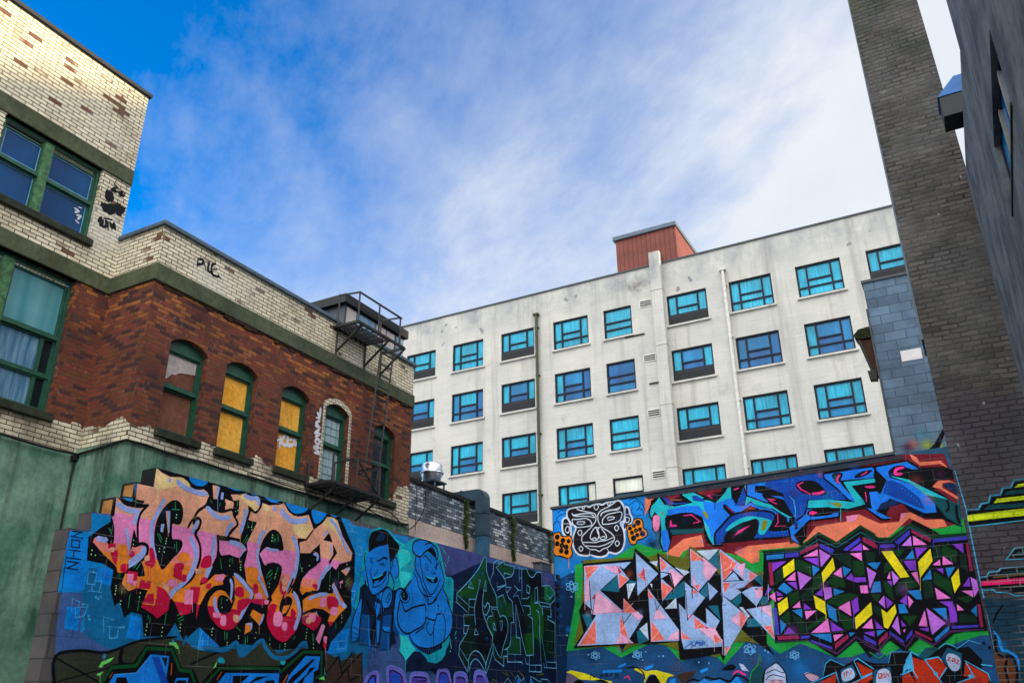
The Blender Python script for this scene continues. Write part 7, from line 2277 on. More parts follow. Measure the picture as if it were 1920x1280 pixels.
def paint(names, part, parent, P, mats, label=None):
    """all shapes of a design as thin layers of paint on the wall P(h, z, d)"""
    V = []; F = []; CO = []; MI = []
    def tri(p3, cols, mi): 
        i = len(V); V.extend(p3); F.append(tuple(range(i, i + len(p3)))); CO.append(cols); MI.append(mi)
    for name in names:
        for k, c, lay, w, sm, cl, pts in PIECES[name]:
            d = -.002 - .0003 * lay
            if k in 'PB':
                if k == 'B':
                    bm = bmesh.new(); vs = [bm.verts.new((x, z, 0)) for x, z in pts]
                    for t in tessellate_polygon([[Vector((x, z, 0)) for x, z in pts]]):
                        try: bm.faces.new([vs[a] for a in t])
                        except ValueError: pass
                    bands = [(float(b.split(':')[0]), b.split(':')[1]) for b in c.split(',')]
                    for zc, _ in bands[1:]: bmesh.ops.bisect_plane(bm, geom=bm.verts[:] + bm.edges[:] + bm.faces[:], plane_co=(0, zc, 0), plane_no=(0, 1, 0))
                    for f in bm.faces:
                        zc = f.calc_center_median().y; ci = [b for b in bands if b[0] <= zc][-1][1]; tri([P(v.co.x, v.co.y, d) for v in f.verts], [pal(ci) + (1,)] * len(f.verts), 0)
                    bm.free()
                else:
                    col = pal(c) + (1,)
                    for t in tessellate_polygon([[Vector((x, z, 0)) for x, z in pts]]): tri([P(*pts[a], d) for a in t], [col] * 3, 0)
            elif k == 'S':
                col = pal(c) + (1,)
                if sm and len(pts) > 2: pts = catmull(pts, cl, 4)
                if cl: pts = pts + [pts[0]]
                q = [pts[0]]
                for p in pts[1:]:
                    if math.dist(p, q[-1]) > .002: q.append(p)
                pts = q; n = len(pts)
                if n < 2: continue
                L = []; Rr = []
                for i in range(n):
                    a = pts[i - 1] if i else (pts[-2] if cl and n > 2 else None); b = pts[i + 1] if i < n - 1 else (pts[1] if cl and n > 2 else None)
                    ds = []
                    if a: ds.append(Vector((pts[i][0] - a[0], pts[i][1] - a[1])).normalized())
                    if b: ds.append(Vector((b[0] - pts[i][0], b[1] - pts[i][1])).normalized())
                    t = sum(ds, Vector((0, 0))); t = t.normalized() if t.length > .05 else ds[0]
                    nn = Vector((-t.y, t.x)); kf = min(1.5, 1 / max(.5, abs(nn.dot(Vector((-ds[0].y, ds[0].x)))))); wv = w / 2 * kf * (1 if cl else (.55 if i in (0, n - 1) else 1)) * random.uniform(.92, 1.08)
                    L.append((pts[i][0] + nn.x * wv, pts[i][1] + nn.y * wv)); Rr.append((pts[i][0] - nn.x * wv, pts[i][1] - nn.y * wv))
                for i in range(n - 1):
                    e = d - .00002 * (5 - abs(i % 10 - 5)); tri([P(*L[i], e), P(*Rr[i], e), P(*Rr[i + 1], e), P(*L[i + 1], e)], [col] * 4, 0)
                if not cl:
                    for e0, e1, q0, q1 in ((0, 1, L[0], Rr[0]), (n - 1, n - 2, L[-1], Rr[-1])):
                        t = Vector((pts[e0][0] - pts[e1][0], pts[e0][1] - pts[e1][1])).normalized() * w * .3
                        tri([P(*q0, d), P(*q1, d), P((q0[0] + q1[0]) / 2 + t.x - (q0[0] - q1[0]) * -.25, (q0[1] + q1[1]) / 2 + t.y + (q0[1] - q1[1]) * .25, d)], [col] * 3, 0)
            else:
                ci, al = c.split(':'); col = pal(ci); x, z = pts[0]; n = 20 if k == 'G' else 8; ring = [(x + w * math.cos(2 * math.pi * j / n), z + w * math.sin(2 * math.pi * j / n)) for j in range(n)]
                for j in range(n):
                    if k == 'D': tri([P(x, z, d), P(*ring[j], d), P(*ring[(j + 1) % n], d)], [col + (1,)] * 3, 0)
                    else: tri([P(x, z, d), P(*ring[j], d), P(*ring[(j + 1) % n], d)], [col + (float(al),), col + (0,), col + (0,)], 1)
    me = bpy.data.meshes.new(part); me.from_pydata(V, [], F)
    for m in mats: me.materials.append(m)
    me.polygons.foreach_set('material_index', MI); ca = me.color_attributes.new('paint', 'FLOAT_COLOR', 'CORNER'); flat = [v for cs in CO for q in cs for v in q]; ca.data.foreach_set('color', flat); me.update()
    o = link(bpy.data.objects.new(part, me), parent)
    if label: o['label'] = label
    return o

# ------------------------------------------------------------------ ground
g = MB(); N = 14
g.face([(-400, -400, 0), (400, -400, 0), (400, 400, 0), (-400, 400, 0)])
gr = g.build('ground', m_stucco('pale_concrete_yard', (.15, .145, .14), (.19, .185, .175), (.09, .09, .09), .4)); gr['kind'] = 'structure'

# ------------------------------------------------------------------ white hotel at the back
HY = 35.7
hotel = thing('apartment_block', (-13, HY, 0), 'tall white painted block with rows of cyan windows at the back', 'building')
def PH(h, z, d): return (h, HY + d, z)
HC = [(-25.72, -23.82), (-22.74, -20.85), (-19.78, -17.87), (-16.78, -14.87), (-14.04, -12.59), (-10.79, -8.87), (-7.81, -5.89), (-4.82, -2.91), (-1.85, .06)]
holes = []
for r in range(5):
    for a, b in HC:
        zt = 19.74 - 2.8 * r; holes.append((a, b, zt - 1.53, zt, 0))
hw = MB(); wall_holes(hw, PH, -36, 9, 0, 21.55, holes, .13)
hw.face([(-36, HY, 0), (-36, HY + 16, 0), (-36, HY + 16, 21.55), (-36, HY, 21.55)]); hw.face([(9, HY, 0), (9, HY + 16, 0), (9, HY + 16, 21.55), (9, HY, 21.55)])
hw.face([(-36, HY + .2, 21.52), (9, HY + .2, 21.52), (9, HY + 16, 21.52), (-36, HY + 16, 21.52)]); hw.face([(-36, HY + 16, 0), (9, HY + 16, 0), (9, HY + 16, 21.55), (-36, HY + 16, 21.55)])
hw.build('wall', MT['hotel'], hotel)
MB().box(-36.05, 9.05, HY - .05, HY + .2, 21.55, 21.63).build('coping', MT['trim'], hotel)
def bars(mb, x0, x1, z0, z1, vs, hs, w=.075, m=0):
    mb.box(x0, x0 + w, -.05, .02, z0, z1, m); mb.box(x1 - w, x1, -.05, .02, z0, z1, m); mb.box(x0 + w, x1 - w, -.05, .02, z0, z0 + w, m); mb.box(x0 + w, x1 - w, -.05, .02, z1 - w, z1, m)
    for x, za, zb in vs: mb.box(x - w / 2, x + w / 2, -.045, .018, max(za, z0 + w), min(zb, z1 - w), m)
    for z, xa, xb in hs: mb.box(xa, xb, -.042, .016, z - w / 2, z + w / 2, m)
def hotel_window(kind, tint):
    """frame as the window part, with panes, louvre and sill below it; local origin at the lower left corner"""
    W = 1.92 if kind != 'narrow' else 1.45; H = 1.53; f = MB(); pn = MB(); A, B = .235 * W, .765 * W
    if kind == 'full':
        bars(f, 0, W, 0, H, [(A, 0, H), (B, 0, H)], [(.30 * H, .03, A - .03), (.30 * H, A + .03, B - .03), (.30 * H, B + .03, W - .03), (.53 * H, A + .03, B - .03)])
        parts = [(0, A, 0, H, tint[0]), (A, B, .53 * H, H, tint[1]), (A, B, 0, .53 * H, tint[2]), (B, W, 0, H, tint[3])]
    elif kind == 'vent':
        z = .30 * H; bars(f, 0, W, z, H, [(A, z, H), (B, z, H)], [(z + .26 * H, A + .03, B - .03)])
        parts = [(0, A, z, H, tint[0]), (A, B, z + .26 * H, H, tint[1]), (A, B, z, z + .26 * H, tint[2]), (B, W, z, H, tint[3])]
    else:
        bars(f, 0, W, 0, H, [], [(.30 * H, .05, W - .05), (.54 * H, .05, W - .05)]); parts = [(0, W, .54 * H, H, tint[1]), (0, W, .30 * H, .54 * H, tint[2]), (0, W, 0, .30 * H, tint[0])]
    for a, b, c, d, t in parts: pn.face([(a, .012 - random.uniform(0, .004), c), (b, .012 + random.uniform(0, .01), c), (b, .012, d), (a, .012, d)], t)
    return f, pn
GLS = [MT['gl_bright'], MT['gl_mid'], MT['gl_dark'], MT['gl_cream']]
KIND = ['vent', 'full', 'vent', 'full', 'narrow', 'vent', 'full', 'full', 'vent']
TINT = {0: (0, 0, 0, 0), 1: (0, 1, 2, 0), 2: (0, 0, 1, 0), 3: (0, 0, 0, 0), 4: (0, 0, 0, 0)}
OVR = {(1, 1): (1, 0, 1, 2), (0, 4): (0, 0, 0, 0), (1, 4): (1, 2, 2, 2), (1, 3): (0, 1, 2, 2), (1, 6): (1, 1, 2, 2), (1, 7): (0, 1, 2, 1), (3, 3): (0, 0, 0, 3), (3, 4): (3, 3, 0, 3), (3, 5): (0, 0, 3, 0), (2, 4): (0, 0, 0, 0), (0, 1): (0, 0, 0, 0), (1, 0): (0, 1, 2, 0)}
lou = MB(); lou.box(0, 1.92, -.06, .02, 0, .455)
for k in range(9): lou.box(.05, 1.87, -.09, -.06, .04 + k * .045, .065 + k * .045)
sil = MB().box(-.08, 2.0, -.20, .0, -.10, -.015); sil4 = MB().box(-.06, 1.51, -.20, .0, -.10, -.015)
first = {}
for r in range(5):
    for c, (a, b) in enumerate(HC):
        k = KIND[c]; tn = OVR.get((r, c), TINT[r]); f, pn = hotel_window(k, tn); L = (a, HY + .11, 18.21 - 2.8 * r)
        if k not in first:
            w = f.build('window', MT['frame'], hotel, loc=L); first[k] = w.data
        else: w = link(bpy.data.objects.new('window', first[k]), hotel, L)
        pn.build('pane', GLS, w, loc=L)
        if k == 'vent':
            if 'l' not in first: first['l'] = lou.build('louvre', MT['louvre'], w, loc=L).data
            else: link(bpy.data.objects.new('louvre', first['l']), w, L)
        sk = 's4' if k == 'narrow' else 's'
        if sk not in first: first[sk] = (sil4 if k == 'narrow' else sil).build('sill', MT['hotel'], w, loc=L).data
        else: link(bpy.data.objects.new('sill', first[sk]), w, L)
pl = MB().box(-11.40, -10.87, HY - .34, HY, 0, 22.12)
for z in (20.05, 17.2, 14.3, 11.4): pl.box(-11.42, -10.85, HY - .36, HY, z, z + .035)
bevel(pl.build('chimney_stack', MT['hotel'], hotel), .02)
def drain(x, mat, zt):
    d = MB().tube([(x, HY - .13, 0), (x, HY - .13, zt)], .075, 10)
    d.box(x - .16, x + .14, HY - .22, HY, zt, zt + .10)
    for z in (5, 8, 11, 14, 17, 19.6): d.box(x - .11, x + .11, HY - .14, HY, z, z + .05)
    return d.build('drainpipe', mat, hotel)
drain(-17.66, MT['pipe'], 20.3); drain(-7.98, MT['pipew'], 20.35)
for z in (19.48, 16.66, 13.95, 11.1):
    v = MB().box(-12.14, -11.54, HY - .03, HY + .02, z - .02, z + .33); vo = v.build('vent_grille', MT['white'], hotel); s = MB()
    for k in range(3): s.box(-12.115, -11.565, HY - .036, HY - .028, z + .02 + k * .1, z + .085 + k * .1)
    s.build('slat', MT['black'], vo)
for a, b, z in ((-11.95, -11.2, 15.5), (-13.0, -12.0, 18.05)): MB().box(a, b, HY - .06, HY, z, z + .05).build('broken_ledge', MT['sill'], hotel)
ph = MB().box(-13.17, -10.05, HY + .05, HY + 3.6, 21.5, 23.45); pho = ph.build('penthouse', MT['siding'], hotel)
bevel(MB().box(-13.30, -9.98, HY - .05, HY + 3.7, 23.45, 23.69).build('roof_trim', MT['bluetrim'], pho), .03)

# ------------------------------------------------------------------ old brick building on the left
bh = thing('brick_building', (-12, 8, 0), 'old red and cream brick building with arched windows and green stucco base', 'building')
TX, WX, Y0, Y1 = -11.55, -10.5, 7.82, 14.87
def PT(h, z, d): return (TX - d, h, z)
def PW(h, z, d): return (WX - d, h, z)
def PR(h, z, d): return (h, Y0 + d, z)
TW = [(5.595, 7.27, 8.59, 9.92, 0)]; TL = [(5.50, 7.24, 5.66, 7.84, 0)]
W5 = [(8.30, 9.06, 5.56, 7.00, .135), (9.47, 10.20, 5.56, 7.02, .135), (10.82, 11.56, 5.57, 7.02, .135), (12.01, 12.72, 5.60, 7.04, .13), (13.54, 14.29, 5.62, 7.04, .135)]
bw = MB()
wall_holes(bw, PT, -3, Y0, 5.20, 7.84, TL, .22); wall_holes(bw, PT, -3, Y0, 8.12, 9.92, TW, .16); wall_holes(bw, PT, -3, Y0, 10.20, 11.80, [], .1)
wall_holes(bw, PW, Y0, Y1, 5.26, 7.86, W5, .20); wall_holes(bw, PW, Y0, Y1, 8.15, 8.84, [], .1)
wall_holes(bw, PR, TX, WX, 5.26, 7.86, [], .1); wall_holes(bw, PR, TX, WX, 8.15, 8.84, [], .1)
def PE(h, z, d): return (h, Y1, z)
wall_holes(bw, PE, -18, WX, 5.26, 8.84, [], .1)
def PE2(h, z, d): return (h, Y0, z)
wall_holes(bw, PE2, -18, TX, 8.3, 11.80, [], .1)
bw.build('brick_wall', MT['brick'], bh)
st = MB()
st.face([PT(-3, 0, 0), PT(Y0, 0, 0), PT(Y0, 5.2, 0), PT(-3, 5.2, 0)]); st.face([PR(TX, 0, -.03), PR(WX + .03, 0, -.03), PR(WX + .03, 5.26, -.03), PR(TX, 5.26, -.03)])
st.face([PW(Y0 - .03, 0, -.03), PW(Y1, 0, -.03), PW(Y1, 5.26, -.03), PW(Y0 - .03, 5.26, -.03)]); st.face([(WX, Y1, 0), (-18, Y1, 0), (-18, Y1, 5.26), (WX, Y1, 5.26)])
st.face([PW(Y0 - .03, 5.26, -.03), PW(Y1, 5.26, -.03), PW(Y1, 5.26, .02), PW(Y0 - .03, 5.26, .02)]); st.face([PR(TX, 5.26, -.03), PR(WX + .03, 5.26, -.03), PR(WX + .03, 5.26, .02), PR(TX, 5.26, .02)])
st.build('stucco_base', MT['stucco'], bh)
bd = MB()
bd.box(TX - .1, TX + .035, -3, Y0 - .001, 7.84, 8.12); bd.box(TX - .1, TX + .03, -3, Y0, 9.92, 10.20); bd.box(WX - .1, WX + .04, Y0 - .04, Y1 + .02, 7.86, 8.15); bd.box(TX - .1, WX - .1, Y0 - .035, Y0 + .1, 7.86, 8.15)
bevel(bd.build('cornice_band', MT['band'], bh), .012)
cp = MB()
cp.box(TX - .4, TX + .05, -3, Y0 + .04, 11.80, 11.87); cp.build('tower_coping', m_plain('tarred_flashing', (.010, .014, .022), .6, .3), bh)
cp = MB(); cp.box(WX - .35, WX + .06, Y0 - .05, Y1 + .04, 8.84, 8.915); cp.box(TX - .1, WX - .35, Y0 - .05, Y0 + .3, 8.84, 8.915); bevel(cp.build('wing_coping', MT['bluetrim'], bh), .012)
rf = MB(); rf.face([(-18, Y0, 8.3), (WX, Y0, 8.3), (WX, Y1, 8.3), (-18, Y1, 8.3)]); rf.face([(-18, -3, 11.6), (TX, -3, 11.6), (TX, Y0, 11.6), (-18, Y0, 11.6)]); rf.build('flat_roof', MT['roof'], bh)
# ragged corbel course under the wing band
rc = MB(); y = Y0
while y < Y1 - .1:
    L = random.uniform(.08, .24); rc.box(WX, WX + random.uniform(.008, .035), y, min(y + L, Y1), 7.86 - random.uniform(.02, .085), 7.86); y += L
rc.build('corbel_course', MT['wood'], bh)
def sash(parent, P, ha, hb, za, zb, rise, meet, panes, fw=.055, dep=.10, sillm='sill', mull=None, rails=(), worn=False, sill=True):
    f = MB(); D0, D1 = dep, dep + .07
    def bx(a, b, c, d, e=0.0, m=0): 
        q = [P(h, z, dd) for dd in (D0 + e, D1) for h, z in ((a, c), (b, c), (b, d), (a, d))]; f.prism(q[:4], q[4:], m)
    if rise > 0:
        A = arch_pts(ha, hb, zb, rise, 10); f.prism([P(h, z, D0) for h, z in [(hb, zb - .10), (ha, zb - .10)] + A], [P(h, z, D1) for h, z in [(hb, zb - .10), (ha, zb - .10)] + A]); top = zb - .10
    else: bx(ha, hb, zb - fw, zb); top = zb - fw
    bx(ha, ha + fw, za, top); bx(hb - fw, hb, za, top); bx(ha + fw, hb - fw, za, za + fw * 1.1)
    ms = [m for m in (mull or [])]
    bx(ha + fw, hb - fw, meet - .03, meet + .03, -.012)
    for z in rails: bx(ha + fw, hb - fw, z - .025, z + .025, .01)
    w = f.build('window', MT['greenpaint'], parent)
    for a, b in ms:
        g2 = MB(); q = [P(h, z, dd) for dd in (D0 - .03, D1 + .01) for h, z in ((a, za + .02), (b, za + .02), (b, top), (a, top))]; g2.prism(q[:4], q[4:]); g2.build('mullion', MT['greenworn'], w)
    # inner sash beads
    for i, (a, b, c, d, mat) in enumerate(panes):
        pn = MB(); jit = [random.uniform(0, .006) for _ in range(4)]
        pn.face([P(a, c, D1 - .012 + jit[0]), P(b, c, D1 - .012 + jit[1]), P(b, d, D1 - .012 + jit[2]), P(a, d, D1 - .012 + jit[3])]); pn.build('pane', MT[mat], w)
        bd_ = MB()
        for (p, q, r, s) in ((a, a + .03, c, d), (b - .03, b, c, d), (a + .03, b - .03, c, c + .03), (a + .03, b - .03, d - .03, d)):
            u = [P(h, z, dd) for dd in (D0 + .03, D1 - .015) for h, z in ((p, r), (q, r), (q, s), (p, s))]; bd_.prism(u[:4], u[4:])
        bd_.build('sash', MT['greenpaint'], w)
    if sill:
        s = MB(); q = [P(h, z, dd) for dd in (-.075, dep + .02) for h, z in ((ha - .05, za - .115), (hb + .05, za - .115), (hb + .05, za + .006), (ha - .05, za + .006))]; s.prism(q[:4], q[4:]); bevel(s.build('sill', MT[sillm], w), .012)
    return w
# tower windows
w = sash(bh, PT, 5.595, 7.27, 8.59, 9.917, 0, 9.25, [(5.65, 6.29, 9.28, 9.80, 'gl_navy'), (5.65, 6.29, 8.65, 9.22, 'gl_navy'), (6.43, 7.215, 9.28, 9.80, 'gl_navy'), (6.43, 7.215, 8.65, 9.22, 'gl_navy')], dep=.06, mull=[(6.28, 6.42)])
for a, b, c, d in ((5.69, 6.26, 9.32, 9.76), (5.69, 6.26, 8.69, 9.19), (6.46, 7.18, 9.32, 9.76), (6.46, 7.18, 8.69, 9.19)):   # pale bead round each pane
    t = MB()
    for p, q, r, s in ((a, a + .012, c, d), (b - .012, b, c, d), (a + .012, b - .012, c, c + .012), (a + .012, b - .012, d - .012, d)): t.box(TX - .116, TX - .108, p, q, r, s)
    t.build('putty_line', m_plain('pale_putty', (.16, .42, .62), .6, .3) if 'pp' not in globals() else pp, w)
    pp = bpy.data.materials['pale_putty']
w = sash(bh, PT, 5.50, 7.24, 5.66, 7.837, 0, 6.85, [(5.55, 6.10, 6.88, 7.74, 'gl_teal'), (5.55, 6.10, 5.72, 6.82, 'gl_curtain'), (6.30, 7.18, 6.88, 7.74, 'gl_teal'), (6.30, 6.98, 6.25, 6.82, 'gl_curtain'), (6.98, 7.18, 6.25, 6.82, 'gl_black'), (6.30, 6.98, 5.72, 6.21, 'gl_curtain'), (6.98, 7.18, 5.72, 6.21, 'gl_black')], dep=.10, mull=[(6.12, 6.28)], rails=(6.23,))
PN = [[('board_m', 'board_m')], [('board_y', 'board_y')], [('board_y', 'board_y')], [('gl_grid', 'gl_grid')], [('gl_black', 'gl_black')]]
for (a, b, c, d, rise), q in zip(W5, PN):
    m = c + (d - c) * .525; up, lo = q[0]
    w = sash(bh, PW, a, b, c, d, rise, m, [(a + .055, b - .055, m + .03, d - .10, up), (a + .055, b - .055, c + .06, m - .03, lo)], fw=.055, dep=.10)
    if up == 'board_m':
        t = MB(); y0, y1, zt = a + .085, b - .085, d - .13; A = [(y0, zt), (y1, zt), (y1, m + .36), (y1 - .16, m + .33), (y1 - .30, m + .30), (y1 - .38, m + .24), (y1 - .45, m + .23), (y0 + .06, m + .14), (y0, m + .10)]
        t.prism([PW(h, z, .150) for h, z in A], [PW(h, z, .153) for h, z in A]); t.build('peeled_patch', MT['board_w'], w)
    if up == 'gl_grid':
        s = MB(); A0 = arch_pts(a, b, d, rise, 10); n = len(A0)
        for (p, z), (p2, z2) in zip(A0, A0[1:]):
            o1 = Vector((p - (a + b) / 2, z - d + .5)).normalized() * .11; o2 = Vector((p2 - (a + b) / 2, z2 - d + .5)).normalized() * .11
            u = [(p, z), (p2, z2), (p2 + o2.x, z2 + o2.y), (p + o1.x, z + o1.y)]; s.prism([PW(h, zz, -.006) for h, zz in u], [PW(h, zz, .0) for h, zz in u])
        for u in ([(a, c), (a, d), (a - .07, d + .06), (a - .07, c)], [(b, c), (b, d), (b + .07, d + .06), (b + .09, c)]): s.prism([PW(h, zz, -.006) for h, zz in u], [PW(h, zz, 0) for h, zz in u])
        s.build('painted_surround', m_blocks('cream_surround_brick', (.62, .56, .43), (.50, .45, .35), (.05, .045, .04), .11, .0677, (0, 0), .007), w)
        gd = MB()
        for k in range(1, 4): gd.box(WX - .160, WX - .152, a + .06 + k * .16, a + .065 + k * .16, c + .06, d - .1)
        for k in range(1, 9): gd.box(WX - .160, WX - .152, a + .06, b - .06, c + .05 + k * .155, c + .056 + k * .155)
        gd.build('grid_lines', m_plain('grid_teal', (.18, .34, .38), .5, .3), w)
# dormer on the roof behind the parapet
dm = MB().box(-13.2, -11.62, 13.66, 15.95, 8.3, 10.19); dmo = dm.build('rooftop_dormer', MT['trim'], bh)
MB().box(-13.3, -11.52, 13.55, 16.02, 10.19, 10.40).build('roof', MT['black'], dmo)
for a, b, mt in ((13.72, 14.05, 'board_w'), (14.09, 14.78, 'bluew'), (14.82, 15.2, 'board_w'), (15.24, 15.55, 'board_w'), (15.6, 15.9, 'bluew')):
    MB().box(-11.62, -11.60, a, b, 9.1, 10.14).build('panel', MT['board_w'] if mt == 'board_w' else MT['gl_curtain'], dmo)
# cables along the ledge
cb = MB(); cb.tube([(TX + .06, y, 5.17 + .012 * math.sin(y * 5)) for y in [0, 2, 4, 5, 6, 6.5, 7, 7.4, 7.75]] , .018); cb.tube([(TX + .05 + (WX - TX) * k / 6, Y0 - .06, 5.17 + .07 * k / 6) for k in range(7)], .02); cb.tube([(WX + .06, Y0 - .05 + k * .35, 5.245 + .012 * math.sin(k * 1.9)) for k in range(21)], .02); cb.tube([(WX + .075, 10.2 + k * .23, 5.31 - .10 * math.sin(k / 20 * 9) * (k / 20)) for k in range(21)], .011)
cb.build('ledge_cable', MT['black'], bh)
dp = MB().tube([(TX + .05, Y0 - .07, 5.12), (TX + .05, Y0 - .07, 3.2)], .014); dp.box(TX + .01, TX + .09, Y0 - .11, Y0 - .03, 5.08, 5.16); dp.build('downpipe', MT['black'], bh)
tagm = [m_paint('tag_paint', 9, 9, (0, 0)), m_paint('tag_spray', 9, 9, (0, 0), True)]
paint(['tower_tag'], 'graffiti_tag', bh, PT, tagm, 'black scrawled tag beside the tower window'); paint(['parapet_tag'], 'graffiti_tag', bh, PW, tagm, 'thin black tag on the cream parapet')
paint(['vertical_tag'], 'graffiti_tag', bh, PW, tagm, 'white letters running up the brick beside a window'); paint(['board_tag'], 'graffiti_tag', bh, lambda h, z, d: (-10.655 - d, h, z), tagm, 'white scrawl on the yellow window board'); paint(['pane_tag'], 'graffiti_tag', bh, lambda h, z, d: (TX - .112 - d, h, z), tagm, 'white scrawl on a dark window pane')

# ------------------------------------------------------------------ fire escape
fe = thing('fire_escape', (-10.2, 12.8, 0), 'rusty black iron fire escape with ladder on the brick building', 'fire escape')
XO = -9.9; b_ = MB()
def grate(x0, x1, y0, y1, z):
    m = MB(); m.bar((x0, y0, z), (x1, y0, z), .05); m.bar((x0, y1, z), (x1, y1, z), .05); m.bar((x1, y0, z), (x1, y1, z), .05); m.bar((x0 + .03, y0, z), (x0 + .03, y1, z), .05)
    n = int((y1 - y0) / .055)
    for k in range(1, int((x1 - x0) / .075)): m.bar((x0 + k * .075, y0, z), (x0 + k * .075, y1, z), .028)
    for k in range(1, 6): m.bar((x0, y0 + (y1 - y0) * k / 6, z - .03), (x1, y0 + (y1 - y0) * k / 6, z - .03), .024)
    return m
m = grate(WX, XO, 12.06, 13.08, 8.72); m.bar((WX, 13.62, 8.72), (XO, 13.62, 8.72), .05); m.bar((XO, 13.08, 8.72), (XO, 13.62, 8.72), .05); m.build('upper_landing', MT['iron'], fe)
m = MB()
for y in (12.06, 12.72, 13.45): m.bar((XO, y, 8.72), (XO, y, 9.36), .032)
m.bar((WX + .05, 12.1, 8.72), (WX + .05, 12.1, 9.44), .032); m.bar((WX + .05, 13.5, 8.9), (WX + .05, 13.5, 9.5), .032)
m.bar((XO, 12.04, 9.36), (XO, 13.5, 9.36), .03); m.bar((XO, 12.06, 9.36), (WX + .05, 12.1, 9.44), .03); m.bar((XO, 13.45, 9.36), (WX + .05, 13.5, 9.44), .03); m.bar((XO, 12.06, 9.04), (XO, 13.45, 9.04), .022); m.build('railing', MT['iron'], fe)
m = MB()
for y in (12.15, 13.05, 13.6): m.bar((WX + .02, y, 8.22), (XO + .05, y, 8.70), .035); m.bar((WX + .025, y, 8.1), (WX + .025, y, 8.72), .035)
m.build('bracket', MT['iron'], fe)
m = MB(); A0, A1 = Vector((-10.08, 13.10, 8.72)), Vector((-10.14, 12.80, 5.5)); B0, B1 = Vector((-10.08, 13.52, 8.72)), Vector((-10.14, 13.22, 5.5))
m.bar(A0, A1, .03); m.bar(B0, B1, .03)
for k in range(1, 13): m.bar(A0.lerp(A1, k / 13), B0.lerp(B1, k / 13), .022)
m.build('ladder', MT['iron'], fe)
m = grate(WX, XO, 11.62, 13.08, 5.42)
for k in range(10): m.bar((WX + .1, 11.7 + k * .14, 5.40), (XO, 11.66 + k * .14, 5.44), .02)
m.build('lower_landing', MT['iron'], fe)
m = MB()
m.bar((XO, 11.64, 5.42), (XO, 11.64, 5.95), .035); m.bar((XO, 11.64, 5.93), (XO, 12.3, 5.93), .022)
m.bar((XO, 12.33, 5.42), (XO, 12.33, 6.0), .035); m.bar((XO, 13.02, 5.42), (XO, 13.02, 6.0), .035); m.bar((XO, 12.33, 6.0), (XO, 13.02, 6.0), .028); m.bar((XO, 12.33, 5.98), (XO, 13.02, 5.44), .026); m.bar((XO, 12.33, 5.70), (XO, 13.02, 5.98), .022); m.bar((XO, 12.33, 5.72), (XO, 13.02, 5.72), .022); m.bar((XO, 13.02, 6.0), (WX, 13.05, 6.0), .026); m.bar((WX + .04, 12.35, 5.42), (WX + .04, 12.35, 6.0), .03); m.bar((XO, 12.33, 6.0), (WX, 12.35, 6.0), .024); m.build('railing', MT['iron'], fe)
m = MB()
for y in (11.75, 12.4, 13.0): m.bar((WX + .035, y, 4.98), (XO + .03, y + .04, 5.40), .032)
m.bar((WX + .05, 11.64, 4.6), (WX + .05, 11.64, 5.9), .03); m.build('bracket', MT['iron'], fe)

# ------------------------------------------------------------------ low building with flaking bricks
LX = -10.62
lb = thing('low_building', (-11, 19, 0), 'low flat roofed building of flaking black and white brick above the wall', 'building')
def PL(h, z, d): return (LX - d, h, z)
m = MB(); m.box(-18, LX, Y1 + .02, 25, 5.46, 6.27, skip='b'); m.build('brick_wall', MT['bw'], lb)
m = MB(); m.box(-18, LX + .02, Y1 + .02, 25, 0, 5.46); m.build('rendered_base', MT['pink'], lb)
m = MB(); m.box(-18, LX + .05, Y1 + .02, 25, 6.27, 6.35); m.build('roof_edge', MT['black'], lb)
m = MB(); m.box(LX + .02, LX + .05, 15.5, 17.0, 5.075, 5.115); m.build('flashing_strip', MT['white'], lb)
fan = thing('exhaust_fan', (-11.3, 16.92, 6.35), 'round aluminium roof exhaust fan on a low stand beside the brick building', 'exhaust fan')
m = MB().lathe((-11.3, 16.92, 6.72), [(.0, .0), (.17, .0), (.215, .06), (.245, .14), (.26, .22)], 36); m.build('bowl', MT['alu'], fan, True)
m = MB().lathe((-11.3, 16.92, 6.72), [(.26, .205), (.285, .21), (.285, .24), (.255, .25), (.25, .40), (.235, .45), (.20, .48), (.08, .50), (0, .50)], 36); m.build('dome', MT['alu'], fan, True)
m = MB()
for x, y in ((-11.08, 16.72), (-11.08, 17.12), (-11.5, 16.72), (-11.5, 17.12)): m.bar((x, y, 6.35), (x, y, 6.72), .04)
m.box(-11.55, -11.03, 16.67, 17.17, 6.69, 6.73); m.build('stand', MT['duct'], fan)
du = thing('air_duct', (-10.3, 17.5, 5.0), 'dark square metal air duct bending down over the low roof edge', 'duct')
ya, yb = 17.58, 17.82; xo, xi = -10.20, -10.47
out = [(xo, 5.50), (xo, 6.30)] + [(xo - .22 + .22 * math.cos(a), 6.36 + .24 * math.sin(a)) for a in [R(10 + 16 * k) for k in range(6)]] + [(-12.6, 6.60)]
inn = [(xi, 5.50), (xi, 6.30)] + [(xi - .01, 6.33)] * 6 + [(-12.6, 6.36)]
m = MB()
for i in range(len(out) - 1):
    for y in (ya, yb): m.face([(out[i][0], y, out[i][1]), (out[i + 1][0], y, out[i + 1][1]), (inn[i + 1][0], y, inn[i + 1][1]), (inn[i][0], y, inn[i][1])])
    for q in (out, inn): m.face([(q[i][0], ya, q[i][1]), (q[i][0], yb, q[i][1]), (q[i + 1][0], yb, q[i + 1][1]), (q[i + 1][0], ya, q[i + 1][1])])
m.build('elbow_section', MT['duct'], du)
m = MB().box(xi, xo, ya + .005, yb - .005, 4.55, 5.50); m.build('sprayed_section', MT['ductblue'], du)
for z in (5.50, 6.03): MB().box(xi - .015, xo + .015, ya - .015, yb + .015, z - .02, z + .025).build('seam_flange', MT['duct'], du)
